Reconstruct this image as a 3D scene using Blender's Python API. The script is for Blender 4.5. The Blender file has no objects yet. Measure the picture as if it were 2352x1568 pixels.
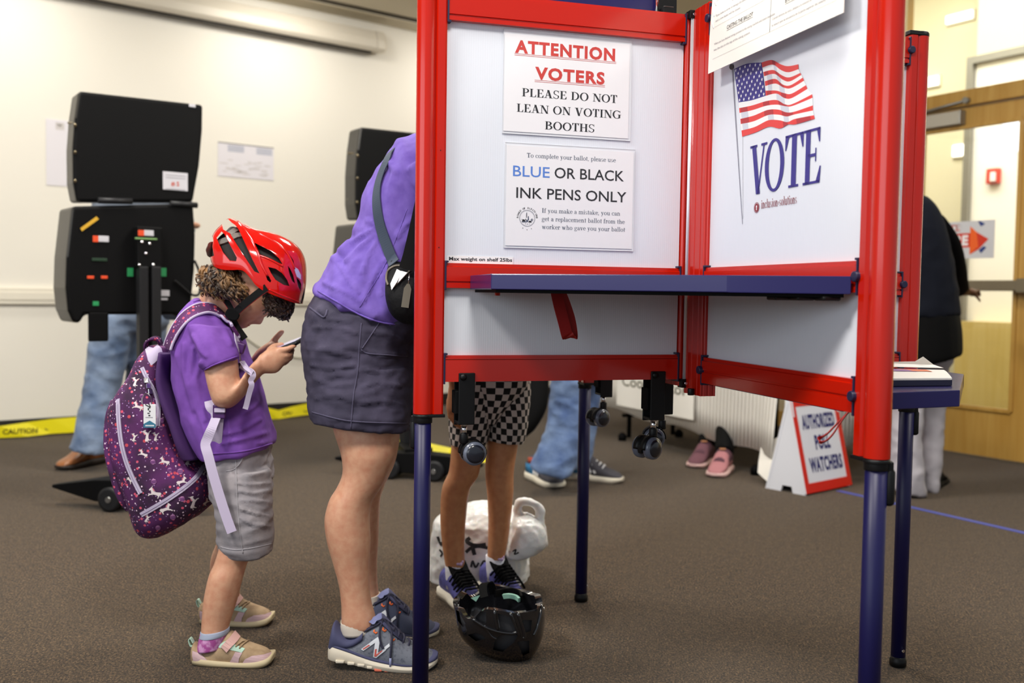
import bpy, bmesh, math, random
import numpy as np
from mathutils import Vector, Matrix, noise
from mathutils.bvhtree import BVHTree
from mathutils.geometry import tessellate_polygon
S = bpy.context.scene
COL = S.collection
PI = math.pi
random.seed(7)

# ------------------------------------------------------------------ camera
H = 0.92                       # camera height
FPX, PITCH, ROLL = 2225.0, 0.0495, 0.0148
cam_d = bpy.data.cameras.new('camera'); cam = bpy.data.objects.new('camera', cam_d); COL.objects.link(cam)
cam_d.sensor_width = 36.0; cam_d.lens = 36.0 * FPX / 2352.0
cam.matrix_world = Matrix.Translation((0, 0, H)) @ Matrix.Rotation(PI/2 - PITCH, 4, 'X') @ Matrix.Rotation(ROLL, 4, 'Z')
cam_d.clip_start = 0.05; cam_d.clip_end = 100
cam_d.dof.use_dof = True; cam_d.dof.focus_distance = 2.08; cam_d.dof.aperture_fstop = 3.2
S.camera = cam
# ------------------------------------------------------------------ view + world
S.view_settings.view_transform = 'Standard'; S.view_settings.look = 'None'
S.view_settings.gamma = 1.0; S.view_settings.use_curve_mapping = False
S.view_settings.exposure = 0.0
S.cycles.max_bounces = 7; S.cycles.diffuse_bounces = 3; S.cycles.glossy_bounces = 3
S.cycles.transparent_max_bounces = 12; S.cycles.caustics_reflective = False; S.cycles.caustics_refractive = False
S.cycles.sample_clamp_indirect = 6.0
W = bpy.data.worlds.new('daylight'); S.world = W; W.use_nodes = True
W.node_tree.nodes['Background'].inputs[0].default_value = (0.86, 0.93, 1.0, 1)
W.node_tree.nodes['Background'].inputs[1].default_value = 0.45
# ------------------------------------------------------------------ lights
def area(name, loc, rot, sx, sy, power, color=(1, 1, 1), spread=PI):
    l = bpy.data.lights.new(name, 'AREA'); l.shape = 'RECTANGLE'; l.size = sx; l.size_y = sy
    l.energy = power; l.color = color; l.spread = spread
    o = bpy.data.objects.new(name, l); COL.objects.link(o); o.location = loc; o.rotation_euler = rot
    return o
WARM = (1.0, 0.955, 0.88)
# rows of ceiling lights over the hall
for lx, ly, pw in ((-1.7, 0.9, 84), (0.1, 0.6, 58), (2.5, 1.4, 30), (-2.0, 3.5, 76), (0.1, 4.1, 58), (1.9, 3.4, 46)):
    area('ceiling_lamp', (lx, ly, 2.94), (0, 0, 0.66), 0.6, 0.6, pw, WARM)
# wall washers above the back wall
for lx, ly, pw in ((-2.75, 5.35, 14), (-1.35, 6.4, 16), (-0.1, 7.4, 14)):
    area('wall_washer', (lx, ly, 2.92), (math.radians(20), 0, 0.66), 0.5, 0.4, pw, WARM)
# daylight of the window band behind the photographer
area('window_daylight', (-3.4, -2.0, 1.9), (math.radians(88), 0, math.radians(-42)), 5.0, 1.6, 66, (0.88, 0.94, 1.0))
# added area light under the corridor ceiling, brightening the space beyond the doors
area('corridor_fill', (3.5, 6.7, 4.12), (0, 0, 0.555), 1.6, 6.0, 270, (1.0, 0.97, 0.90))

# ------------------------------------------------------------------ picture measurements -> points
def ray(u, v):
    c, s = math.cos(ROLL), math.sin(ROLL); a, b = u-1176, v-784
    X = c*a+s*b; Y = -s*a+c*b
    return Vector((X, FPX*math.cos(PITCH)-Y*math.sin(PITCH), -Y*math.cos(PITCH)-FPX*math.sin(PITCH)))
def at(u, v, Y):
    d = ray(u, v); p = d*(Y/d.y); return Vector((p.x, p.y, p.z+H))
def floor_at(u, v, z=0.0):
    d = ray(u, v); p = d*((z-H)/d.z); return Vector((p.x, p.y, z))

# ------------------------------------------------------------------ materials
def lin(c): c /= 255.0; return c/12.92 if c <= 0.04045 else ((c+0.055)/1.055)**2.4
def rgb(r, g, b): return (lin(r), lin(g), lin(b), 1)
MATS = {}
def mat(name, col, rough=0.6, metal=0.0, coat=0.0, spec=0.5, bump=None, mottle=None, sheen=0.0, sss=0.0, emit=0.0, coords='Object'):
    """bump=(scale,strength,dist[,detail]); mottle=(scale,col2,lo,hi)"""
    if name in MATS: return MATS[name]
    m = bpy.data.materials.new(name); m.use_nodes = True; nt = m.node_tree
    b = nt.nodes['Principled BSDF']; L = nt.links
    b.inputs['Base Color'].default_value = col; b.inputs['Roughness'].default_value = rough
    b.inputs['Metallic'].default_value = metal; b.inputs['Coat Weight'].default_value = coat
    b.inputs['Coat Roughness'].default_value = 0.06
    b.inputs['Specular IOR Level'].default_value = spec; b.inputs['Sheen Weight'].default_value = sheen
    if sss:
        b.inputs['Subsurface Weight'].default_value = sss; b.inputs['Subsurface Radius'].default_value = (0.012, 0.005, 0.003)
        b.inputs['Subsurface Scale'].default_value = 0.5
    if emit:
        b.inputs['Emission Color'].default_value = col; b.inputs['Emission Strength'].default_value = emit
    tc = None
    if bump or mottle:
        tc = nt.nodes.new('ShaderNodeTexCoord')
    if mottle:
        n = nt.nodes.new('ShaderNodeTexNoise'); n.inputs['Scale'].default_value = mottle[0]; n.inputs['Detail'].default_value = 4
        L.new(tc.outputs[coords], n.inputs['Vector'])
        r = nt.nodes.new('ShaderNodeValToRGB'); r.color_ramp.elements[0].position = mottle[2]; r.color_ramp.elements[1].position = mottle[3]
        r.color_ramp.elements[0].color = col; r.color_ramp.elements[1].color = mottle[1]
        L.new(n.outputs['Fac'], r.inputs['Fac']); L.new(r.outputs['Color'], b.inputs['Base Color'])
    if bump:
        n = nt.nodes.new('ShaderNodeTexNoise'); n.inputs['Scale'].default_value = bump[0]; n.inputs['Detail'].default_value = bump[3] if len(bump) > 3 else 3
        L.new(tc.outputs[coords], n.inputs['Vector'])
        bp = nt.nodes.new('ShaderNodeBump'); bp.inputs['Strength'].default_value = bump[1]; bp.inputs['Distance'].default_value = bump[2]
        L.new(n.outputs['Fac'], bp.inputs['Height']); L.new(bp.outputs['Normal'], b.inputs['Normal'])
    MATS[name] = m
    return m

RED = mat('red_powder_coat', rgb(186, 24, 3), 0.18, coat=0.15)
NAVY = mat('navy_paint', rgb(15, 13, 66), 0.42, coat=0.0, spec=0.4)
SHELF = mat('navy_laminate', rgb(33, 28, 86), 0.24, bump=(900, 0.04, 0.001))
NAVYP = mat('navy_plastic', rgb(30, 30, 62), 0.4)
BLACK = mat('black_plastic', rgb(11, 11, 13), 0.45, spec=0.3)
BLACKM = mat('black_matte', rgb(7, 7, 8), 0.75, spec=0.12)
ROD = mat('polished_rod', rgb(226, 228, 236), 0.3, metal=0.55)
CHROME = mat('chrome', rgb(225, 225, 230), 0.1, metal=1.0)
STEEL = mat('brushed_steel', rgb(160, 160, 158), 0.35, metal=1.0)
PAPER = mat('white_paper', rgb(232, 231, 236), 0.55)
PAPERW = mat('warm_white_paper', rgb(238, 235, 228), 0.6)
SIGNRED = mat('printed_red', rgb(196, 60, 56), 0.6)
INK = mat('printed_black', rgb(36, 38, 44), 0.6)
INKG = mat('printed_slate', rgb(84, 92, 112), 0.6)
INKL = mat('printed_light_grey', rgb(150, 148, 156), 0.6)
INKBLUE = mat('printed_blue', rgb(84, 128, 208), 0.6)
FLAGRED = mat('printed_flag_red', rgb(222, 66, 64), 0.5)
FLAGBLUE = mat('printed_flag_blue', rgb(52, 46, 132), 0.5)
VOTEBLUE = mat('printed_vote_blue', rgb(54, 46, 134), 0.5)
MAROON = mat('printed_maroon', rgb(140, 50, 62), 0.5)
WHITEINK = mat('printed_white', rgb(240, 240, 242), 0.5)
SKIN = mat('skin_fair', rgb(212, 162, 132), 0.45, sss=0.12, mottle=(60, rgb(200, 140, 112), 0.35, 0.75))
SKINT = mat('skin_tan', rgb(202, 142, 98), 0.45, sss=0.12, mottle=(50, rgb(186, 122, 82), 0.35, 0.75))
SKINB = mat('skin_brown', rgb(110, 72, 52), 0.45, sss=0.08)

# ------------------------------------------------------------------ mesh builder
class MB:
    def __init__(s): s.v = []; s.f = []; s.m = []; s.sm = []; s.mats = []; s.uv = {}
    def mi(s, m):
        if m not in s.mats: s.mats.append(m)
        return s.mats.index(m)
    def add(s, vs, fs, m, smooth=False, M=None):
        k = len(s.v); i = s.mi(m)
        for p in vs:
            p = Vector(p)
            s.v.append(tuple(M @ p) if M is not None else tuple(p))
        for f in fs:
            s.f.append(tuple(k+a for a in f)); s.m.append(i); s.sm.append(smooth)
        return k
    def box(s, c, d, m, M=None):
        x, y, z = c; a, b, e = d[0]/2, d[1]/2, d[2]/2
        vs = [(x-a, y-b, z-e), (x+a, y-b, z-e), (x+a, y+b, z-e), (x-a, y+b, z-e), (x-a, y-b, z+e), (x+a, y-b, z+e), (x+a, y+b, z+e), (x-a, y+b, z+e)]
        s.add(vs, [(3, 2, 1, 0), (4, 5, 6, 7), (0, 1, 5, 4), (1, 2, 6, 5), (2, 3, 7, 6), (3, 0, 4, 7)], m, False, M)
    def rings(s, R, m, cap=(True, True), smooth=True, closed=False, M=None):
        n = len(R[0]); vs = [p for r in R for p in r]; fs = []
        for i in range(len(R)-1+(1 if closed else 0)):
            a = i*n; b = ((i+1) % len(R))*n
            for j in range(n):
                k = (j+1) % n; fs.append((a+j, a+k, b+k, b+j))
        k0 = s.add(vs, fs, m, smooth, M)
        if not closed:
            mi = s.mi(m)
            if cap[0]: s.f.append(tuple(k0+j for j in reversed(range(n)))); s.m.append(mi); s.sm.append(False)
            if cap[1]: s.f.append(tuple(k0+(len(R)-1)*n+j for j in range(n))); s.m.append(mi); s.sm.append(False)
        return k0
    def cyl(s, p, q, r, m, r2=None, n=20, smooth=True, cap=(True, True), M=None):
        p, q = Vector(p), Vector(q); d = (q-p).normalized(); a = d.orthogonal().normalized(); b = d.cross(a)
        r2 = r if r2 is None else r2
        R = [[c+a*rr*math.cos(2*PI*j/n)+b*rr*math.sin(2*PI*j/n) for j in range(n)] for c, rr in ((p, r), (q, r2))]
        s.rings(R, m, cap, smooth, M=M)
    def lathe(s, p, d, prof, m, n=28, M=None):
        """prof: (distance along d, radius)"""
        p, d = Vector(p), Vector(d).normalized(); a = d.orthogonal().normalized(); b = d.cross(a)
        R = [[p+d*h+a*max(r, 1e-5)*math.cos(2*PI*j/n)+b*max(r, 1e-5)*math.sin(2*PI*j/n) for j in range(n)] for h, r in prof]
        s.rings(R, m, (True, True), True, M=M)
    def tube(s, pts, r, m, n=8, closed=False, M=None, flat=None):
        """round tube, or a flat ribbon if flat=(half width, half thickness, up vector or list[, 'w' if the vector is the width direction])"""
        P = [Vector(p) for p in pts]; R = []; prev = None
        for i, p in enumerate(P):
            if closed: t = (P[(i+1) % len(P)]-P[i-1])
            else: t = P[min(i+1, len(P)-1)]-P[max(i-1, 0)]
            if t.length < 1e-9: t = Vector((0, 0, 1))
            t.normalize()
            if flat:
                up = flat[2][i] if isinstance(flat[2], list) else flat[2]
                b = Vector(up); b = (b-t*b.dot(t))
                b = b.normalized() if b.length > 1e-6 else t.orthogonal().normalized()
                a = t.cross(b)
                if len(flat) > 3: a, b = b, a
                w = flat[0][i] if isinstance(flat[0], list) else flat[0]; h = flat[1]
                R.append([p+a*w+b*h, p+a*w-b*h, p-a*w-b*h, p-a*w+b*h])
            else:
                if prev is None: a = t.orthogonal().normalized()
                else:
                    a = prev-t*prev.dot(t); a = a.normalized() if a.length > 1e-6 else t.orthogonal().normalized()
                prev = a; b = t.cross(a); rr = r[i] if isinstance(r, (list, tuple)) else r
                R.append([p+a*rr*math.cos(2*PI*j/n)+b*rr*math.sin(2*PI*j/n) for j in range(n)])
        s.rings(R, m, smooth=not flat, closed=closed, M=M)
    def poly(s, pts, m, M=None):
        P = [Vector(p) for p in pts]
        s.add(P, [tuple(t) for t in tessellate_polygon([P])], m, False, M)
    def prism(s, poly, z0, z1, m, M=None, smooth=False):
        """extrude a 2-D outline (x, y) from z0 to z1"""
        n = len(poly); P0 = [Vector((x, y, z0)) for x, y in poly]; P1 = [Vector((x, y, z1)) for x, y in poly]
        T = [tuple(t) for t in tessellate_polygon([P0])]
        fs = [(j, (j+1) % n, n+(j+1) % n, n+j) for j in range(n)]
        k = s.add(P0+P1, fs, m, smooth, M); i = s.mi(m)
        for t in T:
            s.f.append(tuple(k+a for a in t)); s.f.append(tuple(k+n+a for a in reversed(t))); s.m += [i, i]; s.sm += [False, False]
    def mesh(s, name='mesh', fix=True):
        me = bpy.data.meshes.new(name); me.from_pydata(s.v, [], s.f)
        for m in s.mats: me.materials.append(m)
        me.polygons.foreach_set('material_index', s.m); me.polygons.foreach_set('use_smooth', s.sm)
        me.update()
        if fix:
            bm = bmesh.new(); bm.from_mesh(me); bmesh.ops.recalc_face_normals(bm, faces=bm.faces); bm.to_mesh(me); bm.free()
        return me
    def obj(s, name, parent=None, bevel=0.0, seg=2, fix=True):
        return link(name, s.mesh(name, fix), parent, bevel, seg)
def link(name, me, parent=None, bevel=0.0, seg=2):
    o = bpy.data.objects.new(name, me); COL.objects.link(o)
    if parent is not None:
        o.parent = parent
        o.matrix_parent_inverse = Matrix.Identity(4)
    if bevel:
        b = o.modifiers.new('edge', 'BEVEL'); b.width = bevel; b.segments = seg; b.limit_method = 'ANGLE'; b.angle_limit = math.radians(40)
    return o
def empty(name, label, cat, loc=(0, 0, 0), rz=0.0, group=None):
    o = bpy.data.objects.new(name, None); COL.objects.link(o); o.location = loc; o.rotation_euler = (0, 0, rz); o.empty_display_size = 0.05
    o['label'] = label; o['category'] = cat
    if group: o['group'] = group
    return o
def tag(o, label, cat, group=None, kind=None):
    o['label'] = label; o['category'] = cat
    if group: o['group'] = group
    if kind: o['kind'] = kind
    return o
def structure(o, label=None):
    o['kind'] = 'structure'
    if label: o['label'] = label
    return o
def local(root):
    """world -> root space, for parts measured in world space"""
    return (Matrix.Translation(root.location) @ root.rotation_euler.to_matrix().to_4x4()).inverted()
def put(mb, name, root, bevel=0.0, seg=2):
    """link a builder holding world coordinates as a part of root"""
    M = local(root); mb.v = [tuple(M @ Vector(p)) for p in mb.v]
    return mb.obj(name, root, bevel, seg)
def put_mesh(me, name, root, bevel=0.0):
    me.transform(local(root)); return link(name, me, root, bevel)

def merge_into(o, mb, root):
    """printed marks become faces of the part they are printed on"""
    a = MB(); me = o.data
    for m in me.materials: a.mi(m)
    a.v = [tuple(v.co) for v in me.vertices]; a.f = [tuple(p.vertices) for p in me.polygons]; a.m = [p.material_index for p in me.polygons]; a.sm = [p.use_smooth for p in me.polygons]
    k = len(a.v); M = local(root); a.v += [tuple(M @ Vector(p)) for p in mb.v]
    a.f += [tuple(k+i for i in f) for f in mb.f]; a.m += [a.mi(mb.mats[i]) for i in mb.m]; a.sm += mb.sm
    o.data = a.mesh(me.name, fix=False); return o
# ------------------------------------------------------------------ lofts from silhouettes
def catmull(rows, k):
    A = np.array(rows, float)
    if k <= 1: return A
    out = []
    n = len(A)
    for i in range(n-1):
        p0 = A[max(i-1, 0)]; p1 = A[i]; p2 = A[i+1]; p3 = A[min(i+2, n-1)]
        for j in range(k):
            t = j/k
            out.append(0.5*((2*p1)+(-p0+p2)*t+(2*p0-5*p1+4*p2-p3)*t*t+(-p0+3*p1-3*p2+p3)*t**3))
    out.append(A[-1]); return np.array(out)
def ring(c, a, b, n=24, e=2.0):
    out = []
    for j in range(n):
        th = 2*PI*j/n; x, y = math.cos(th), math.sin(th)
        if e != 2.0:
            x = math.copysign(abs(x)**(2/e), x); y = math.copysign(abs(y)**(2/e), y)
        out.append(c+a*x+b*y)
    return out
def pair_rings(rows, k=4, n=24, e=2.0, tilt=None):
    """rows (u1,v1,u2,v2,Y,depth radius): two silhouette points of a body at distance Y, and its half thickness along Y"""
    A = catmull(rows, k); R = []
    for u1, v1, u2, v2, Y, rb in A:
        p, q = at(u1, v1, Y), at(u2, v2, Y)
        R.append(ring((p+q)/2, (q-p)/2, Vector((0, rb, 0)), n, e))
    return R
def pair_loft(mb, rows, m, k=4, n=24, e=2.0, cap=(True, True)):
    mb.rings(pair_rings(rows, k, n, e), m, cap)
def limb(mb, pts, m, k=4, n=16, e=2.0, cap=(True, True), squash=None):
    """rows (x,y,z,ra,rb): ra across the bend plane (in x-z), rb along y-ish"""
    A = catmull(pts, k); R = []
    for i, (x, y, z, ra, rb) in enumerate(A):
        t = Vector(A[min(i+1, len(A)-1)][:3])-Vector(A[max(i-1, 0)][:3]); t.normalize()
        yv = Vector((0, 1, 0)) if abs(t.y) < 0.9 else Vector((1, 0, 0))
        a = t.cross(yv).normalized(); b = a.cross(t).normalized()
        R.append(ring(Vector((x, y, z)), a*ra, b*rb, n, e))
    mb.rings(R, m, cap)
def evaluated(me, setup):
    o = bpy.data.objects.new('work', me); COL.objects.link(o); setup(o)
    bpy.context.view_layer.update(); dg = bpy.context.evaluated_depsgraph_get()
    out = bpy.data.meshes.new_from_object(o.evaluated_get(dg)); bpy.data.objects.remove(o)
    return out
def fuse(mb, voxel, smooth=4, m=None, fac=0.5):
    """one continuous surface around everything in the builder"""
    def setup(o):
        r = o.modifiers.new('r', 'REMESH'); r.mode = 'VOXEL'; r.voxel_size = voxel; r.use_smooth_shade = True
        if smooth:
            s = o.modifiers.new('s', 'SMOOTH'); s.factor = fac; s.iterations = smooth
    me = evaluated(mb.mesh(), setup)
    if m is not None:
        me.materials.clear(); me.materials.append(m)
        me.polygons.foreach_set('material_index', [0]*len(me.polygons))
    return me
def warp(me, fn):
    """move vertices along their normals by fn(point, normal)"""
    ns = [v.normal.copy() for v in me.vertices]
    for v, nn in zip(me.vertices, ns): v.co += nn*fn(v.co, nn)
    me.update()
def folds(scale, amp, stretch=(1, 1, 1), seed=0, sharp=1.0):
    sv = Vector(stretch); off = Vector((seed*3.1, seed*1.7, seed*2.3))
    def fn(p, nn):
        q = Vector((p.x*sv.x, p.y*sv.y, p.z*sv.z))*scale+off
        a = 1-abs(noise.noise(q))*2; b = noise.noise(q*2.1)
        return amp*(0.7*a*abs(a)**(sharp-1)+0.3*b)
    return fn
def to_picture(p):
    x, y, z = p.x, p.y, p.z-H; c, s_ = math.cos(PITCH), math.sin(PITCH); yc = y*c-z*s_; zc = z*c+y*s_
    X, Y = FPX*x/yc, -FPX*zc/yc; c, s_ = math.cos(ROLL), math.sin(ROLL); return 1176+c*X-s_*Y, 784+s_*X+c*Y
def creases(lines):
    """raised folds of cloth on the side towards the photographer: [(line, width, height)]"""
    segs = [(a, b, w, h) for L_, w, h in lines for a, b in zip(L_, L_[1:])]; ends = [(L_[0], L_[-1]) for L_, w, h in lines]
    def fn(p, n):
        if n.y > .15: return 0.0
        u, v = to_picture(p); k = 0.0; i = 0
        for L_, w, h in lines:
            best = 1e9
            for (ax, ay), (bx, by) in zip(L_, L_[1:]):
                dx, dy = bx-ax, by-ay; t = max(0, min(1, ((u-ax)*dx+(v-ay)*dy)/(dx*dx+dy*dy+1e-9))); best = min(best, (u-ax-dx*t)**2+(v-ay-dy*t)**2)
            q = best/(w*w)
            if q < 9: k += h*(1.35*math.exp(-q)-.55*math.exp(-q/3.2))
        return k*min(1, max(0, .15-n.y)*2.2)
    return fn
def bvh_of(me): return BVHTree.FromPolygons([v.co.copy() for v in me.vertices], [tuple(p.vertices) for p in me.polygons])
CAMP = Vector((0, 0, H))
def drape(bvh, uv, lift=0.0):
    """points of a picture line laid onto a surface: [(point, normal)]"""
    out = []
    for u, v in uv:
        d = ray(u, v).normalized(); hit = bvh.ray_cast(CAMP, d)
        if hit[0] is None: continue
        n = hit[1] if hit[1].dot(d) < 0 else -hit[1]
        out.append((hit[0]+n*lift, n))
    return out
def dense(pts, step):
    out = []
    for (a, b), (c, d) in zip(pts, pts[1:]):
        n = max(1, int(math.hypot(c-a, d-b)/step))
        out += [(a+(c-a)*i/n, b+(d-b)*i/n) for i in range(n)]
    out.append(pts[-1]); return out
def spline(pts, k=6): return [tuple(p) for p in catmull(pts, k)]
def drape_tube(mb, bvh, uv, r, m, lift=0.0, step=6, flat=None, n=8):
    P = drape(bvh, dense(uv, step), lift)
    if len(P) < 2: return
    if flat: mb.tube([p for p, _ in P], 0, m, flat=(flat[0], flat[1], [n_ for _, n_ in P]))
    else: mb.tube([p for p, _ in P], r, m, n=n)
def drape_poly(mb, bvh, uv, m, lift=0.0006, step=5.0):
    """lay a flat outline onto a curved surface, cut fine enough to follow it"""
    uv = list(uv); V, F_ = [], []; memo = {}
    def vert(p):
        k = (round(p[0], 3), round(p[1], 3))
        if k not in memo:
            h = drape(bvh, [p], lift); memo[k] = len(V) if h else None
            if h: V.append(h[0][0])
        return memo[k]
    for t in tessellate_polygon([[Vector((a, b, 0)) for a, b in uv]]):
        A, B, C = (uv[i] for i in t); n = max(1, math.ceil(max(math.dist(A, B), math.dist(B, C), math.dist(C, A))/step))
        g = {(i, j): vert((A[0]+(B[0]-A[0])*i/n+(C[0]-A[0])*j/n, A[1]+(B[1]-A[1])*i/n+(C[1]-A[1])*j/n)) for i in range(n+1) for j in range(n+1-i)}
        for i in range(n):
            for j in range(n-i):
                for T in (((i, j), (i+1, j), (i, j+1)), ((i+1, j), (i+1, j+1), (i, j+1))):
                    if all(q in g and g[q] is not None for q in T): F_.append(tuple(g[q] for q in T))
    if F_: mb.add(V, F_, m, True)
def smoothed(H_, k=5):
    """even out a draped line"""
    P = [p for p, _ in H_]; N = [n for _, n in H_]; n = len(P); out = []
    for i in range(n):
        a, b = max(0, i-k), min(n, i+k+1); w = min(i-a, b-1-i); a, b = i-w, i+w+1; a2, b2 = max(0, i-k), min(n, i+k+1)
        out.append((sum(P[a:b], Vector())/(b-a), (sum(N[a2:b2], Vector())).normalized()))
    return out

# ------------------------------------------------------------------ lettering
_txt = {}
def text_geo(body, bold=0.0, res=3, space=1.0):
    key = (body, bold, space)
    if key not in _txt:
        c = bpy.data.curves.new('lettering', 'FONT'); c.body = body; c.size = 1.0; c.offset = bold; c.space_character = space; c.resolution_u = res
        o = bpy.data.objects.new('lettering', c); me = bpy.data.meshes.new_from_object(o)
        vs = [v.co.copy() for v in me.vertices]; fs = [tuple(p.vertices) for p in me.polygons]
        bpy.data.objects.remove(o); bpy.data.curves.remove(c); bpy.data.meshes.remove(me); _txt[key] = (vs, fs)
    return _txt[key]
# a roman face with thick and thin strokes; cap height 1, stems .17, hairlines .05
def _serif():
    G = {}
    TH, TN, SF = 0.165, 0.055, 0.045
    def V(x, y0, y1, w=TH): return [(x-w/2, y0), (x+w/2, y0), (x+w/2, y1), (x-w/2, y1)]
    def Hh(x0, x1, y, h=TN): return [(x0, y-h/2), (x1, y-h/2), (x1, y+h/2), (x0, y+h/2)]
    def sf(x, y, w=0.34): return Hh(x-w/2, x+w/2, y+(SF/2 if y < .5 else -SF/2), SF)
    def D(x0, y0, x1, y1, w): return [(x0-w/2, y0), (x0+w/2, y0), (x1+w/2, y1), (x1-w/2, y1)]
    def A(cx, cy, rx, ry, a0, a1, wx=TH, wy=TN, n=18):
        o = []; i = []
        for k in range(n+1):
            t = math.radians(a0+(a1-a0)*k/n); o.append((cx+rx*math.cos(t), cy+ry*math.sin(t))); i.append((cx+(rx-wx)*math.cos(t), cy+(ry-wy)*math.sin(t)))
        return [[o[k], o[k+1], i[k+1], i[k]] for k in range(n)]
    def R(x, y, r): return [(x+r*math.cos(2*PI*k/10), y+r*math.sin(2*PI*k/10)) for k in range(10)]
    G['I'] = (0.42, [V(.21, 0, 1), sf(.21, 0), sf(.21, 1)])
    G['L'] = (0.66, [V(.2, 0, 1), sf(.2, 1), Hh(.04, .6, SF/2, SF), [(.6, 0), (.64, .3), (.6, .3), (.5, .04)]])
    G['E'] = (0.70, [V(.2, 0, 1), Hh(.04, .62, .98, SF), Hh(.04, .64, .02, SF), Hh(.2, .48, .52), V(.48, .4, .64, .04), [(.62, 1), (.62, .74), (.585, .74), (.5, .97)], [(.64, 0), (.67, .3), (.63, .3), (.5, .03)]])
    G['T'] = (0.68, [V(.34, 0, 1), sf(.34, 0), Hh(.03, .65, .98, SF), [(.03, 1), (.03, .72), (.065, .72), (.16, .97)], [(.65, 1), (.65, .72), (.615, .72), (.52, .97)]])
    G['H'] = (0.86, [V(.2, 0, 1), V(.66, 0, 1), sf(.2, 0), sf(.2, 1), sf(.66, 0), sf(.66, 1), Hh(.2, .66, .52)])
    G['N'] = (0.84, [V(.16, 0, 1, TN), V(.7, 0, 1, TN), D(.18, 1, .68, 0, .19), sf(.16, 0, .26), sf(.7, 1, .26), Hh(0, .2, 1-SF/2, SF)])
    G['V'] = (0.84, [D(.19, 1, .44, 0, .19), D(.68, 1, .44, 0, .06), sf(.18, 1), sf(.68, 1, .28)])
    G['A'] = (0.84, [D(.39, 1, .64, 0, .19), D(.39, 1, .15, 0, .06), sf(.65, 0), sf(.15, 0, .28), Hh(.22, .56, .34)])
    G['O'] = (0.88, A(.44, .5, .41, .52, 0, 360, n=36))
    G['D'] = (0.84, [V(.2, 0, 1), Hh(.04, .42, .98, SF), Hh(.04, .42, .02, SF)]+A(.36, .5, .44, .5, -90, 90))
    G['P'] = (0.70, [V(.2, 0, 1), sf(.2, 0), Hh(.04, .38, .98, SF), Hh(.2, .38, .47)]+A(.35, .725, .33, .275, -90, 90))
    G['B'] = (0.76, [V(.2, 0, 1), Hh(.04, .38, .98, SF), Hh(.04, .4, .02, SF), Hh(.2, .4, .53)]+A(.34, .765, .31, .235, -90, 90)+A(.36, .275, .36, .275, -90, 90))
    G['R'] = (0.80, [V(.2, 0, 1), sf(.2, 0), Hh(.04, .38, .98, SF), Hh(.2, .38, .48), D(.42, .5, .66, 0, .2), Hh(.56, .8, .02, SF)]+A(.35, .735, .33, .265, -90, 90))
    G['S'] = (0.62, A(.3, .735, .25, .285, 30, 200, .1, TN)+A(.31, .265, .26, .285, -150, 30, .1, TN)+[[(.05, .68), (.2, .6), (.57, .32), (.5, .2), (.4, .4), (.12, .53)], V(.53, .72, 1, .04), V(.07, 0, .28, .04)])
    G['G'] = (0.86, A(.46, .5, .43, .52, 45, 318, n=30)+[V(.7, .06, .46), sf(.7, .46, .34), V(.76, .7, 1, .04)])
    x = .66
    G['o'] = (0.56, A(.28, x/2, .25, x/2+.01, 0, 360, .11, .045, 26))
    G['c'] = (0.5, A(.28, x/2, .25, x/2+.01, 45, 318, .11, .045, 20)+[R(.43, .52, .06)])
    G['e'] = (0.5, A(.27, x/2, .24, x/2+.01, 10, 325, .11, .045, 24)+[Hh(.08, .5, .37, .05)])
    G['t'] = (0.36, [V(.17, .1, .86, .11), Hh(.03, .34, x-.02, .05)]+A(.25, .11, .135, .12, 180, 300, .1, .05, 8))
    G['l'] = (0.31, [V(.155, 0, 1.0, .11), Hh(.03, .28, .02, .04), Hh(.03, .15, .98, .04)])
    G['i'] = (0.31, [V(.155, 0, x, .11), Hh(.03, .28, .02, .04), Hh(.03, .15, x-.02, .04), R(.15, .88, .075)])
    G['n'] = (0.62, [V(.15, 0, x, .11), V(.46, 0, .45, .11), Hh(.02, .28, .02, .04), Hh(.34, .6, .02, .04), Hh(.02, .15, x-.02, .04)]+A(.33, .42, .185, .25, 0, 150, .11, .06, 10))
    G['m'] = (0.92, [V(.15, 0, x, .11), V(.46, 0, .45, .11), V(.77, 0, .45, .11), Hh(.02, .28, .02, .04), Hh(.34, .58, .02, .04), Hh(.65, .9, .02, .04), Hh(.02, .15, x-.02, .04)]+A(.33, .42, .185, .25, 0, 150, .11, .06, 10)+A(.64, .42, .185, .25, 0, 150, .11, .06, 10))
    G['h'] = (0.62, [V(.15, 0, 1, .11), V(.46, 0, .45, .11), Hh(.02, .28, .02, .04), Hh(.34, .6, .02, .04), Hh(.02, .15, .98, .04)]+A(.33, .42, .185, .25, 0, 150, .11, .06, 10))
    G['r'] = (0.44, [V(.15, 0, x, .11), Hh(.02, .3, .02, .04), Hh(.02, .15, x-.02, .04), R(.37, .56, .075)]+A(.34, .42, .2, .25, 80, 150, .1, .06, 6))
    G['u'] = (0.62, [V(.15, .2, x, .11), V(.46, 0, x, .11), Hh(.02, .15, x-.02, .04), Hh(.34, .46, x-.02, .04), Hh(.46, .6, .02, .04)]+A(.285, .22, .19, .235, 180, 330, .11, .06, 10))
    G['p'] = (0.6, [V(.15, -.28, x, .11), Hh(.02, .3, -.26, .04), Hh(.02, .15, x-.02, .04)]+A(.32, x/2, .24, x/2+.01, -140, 140, .11, .045, 18))
    G['b'] = (0.6, [V(.15, 0, 1, .11), Hh(.02, .15, .98, .04)]+A(.32, x/2, .24, x/2+.01, -140, 140, .11, .045, 18))
    G['d'] = (0.6, [V(.45, 0, 1, .11), Hh(.33, .45, .98, .04), Hh(.45, .58, .02, .04)]+A(.29, x/2, .24, x/2+.01, 40, 320, .11, .045, 18))
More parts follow.
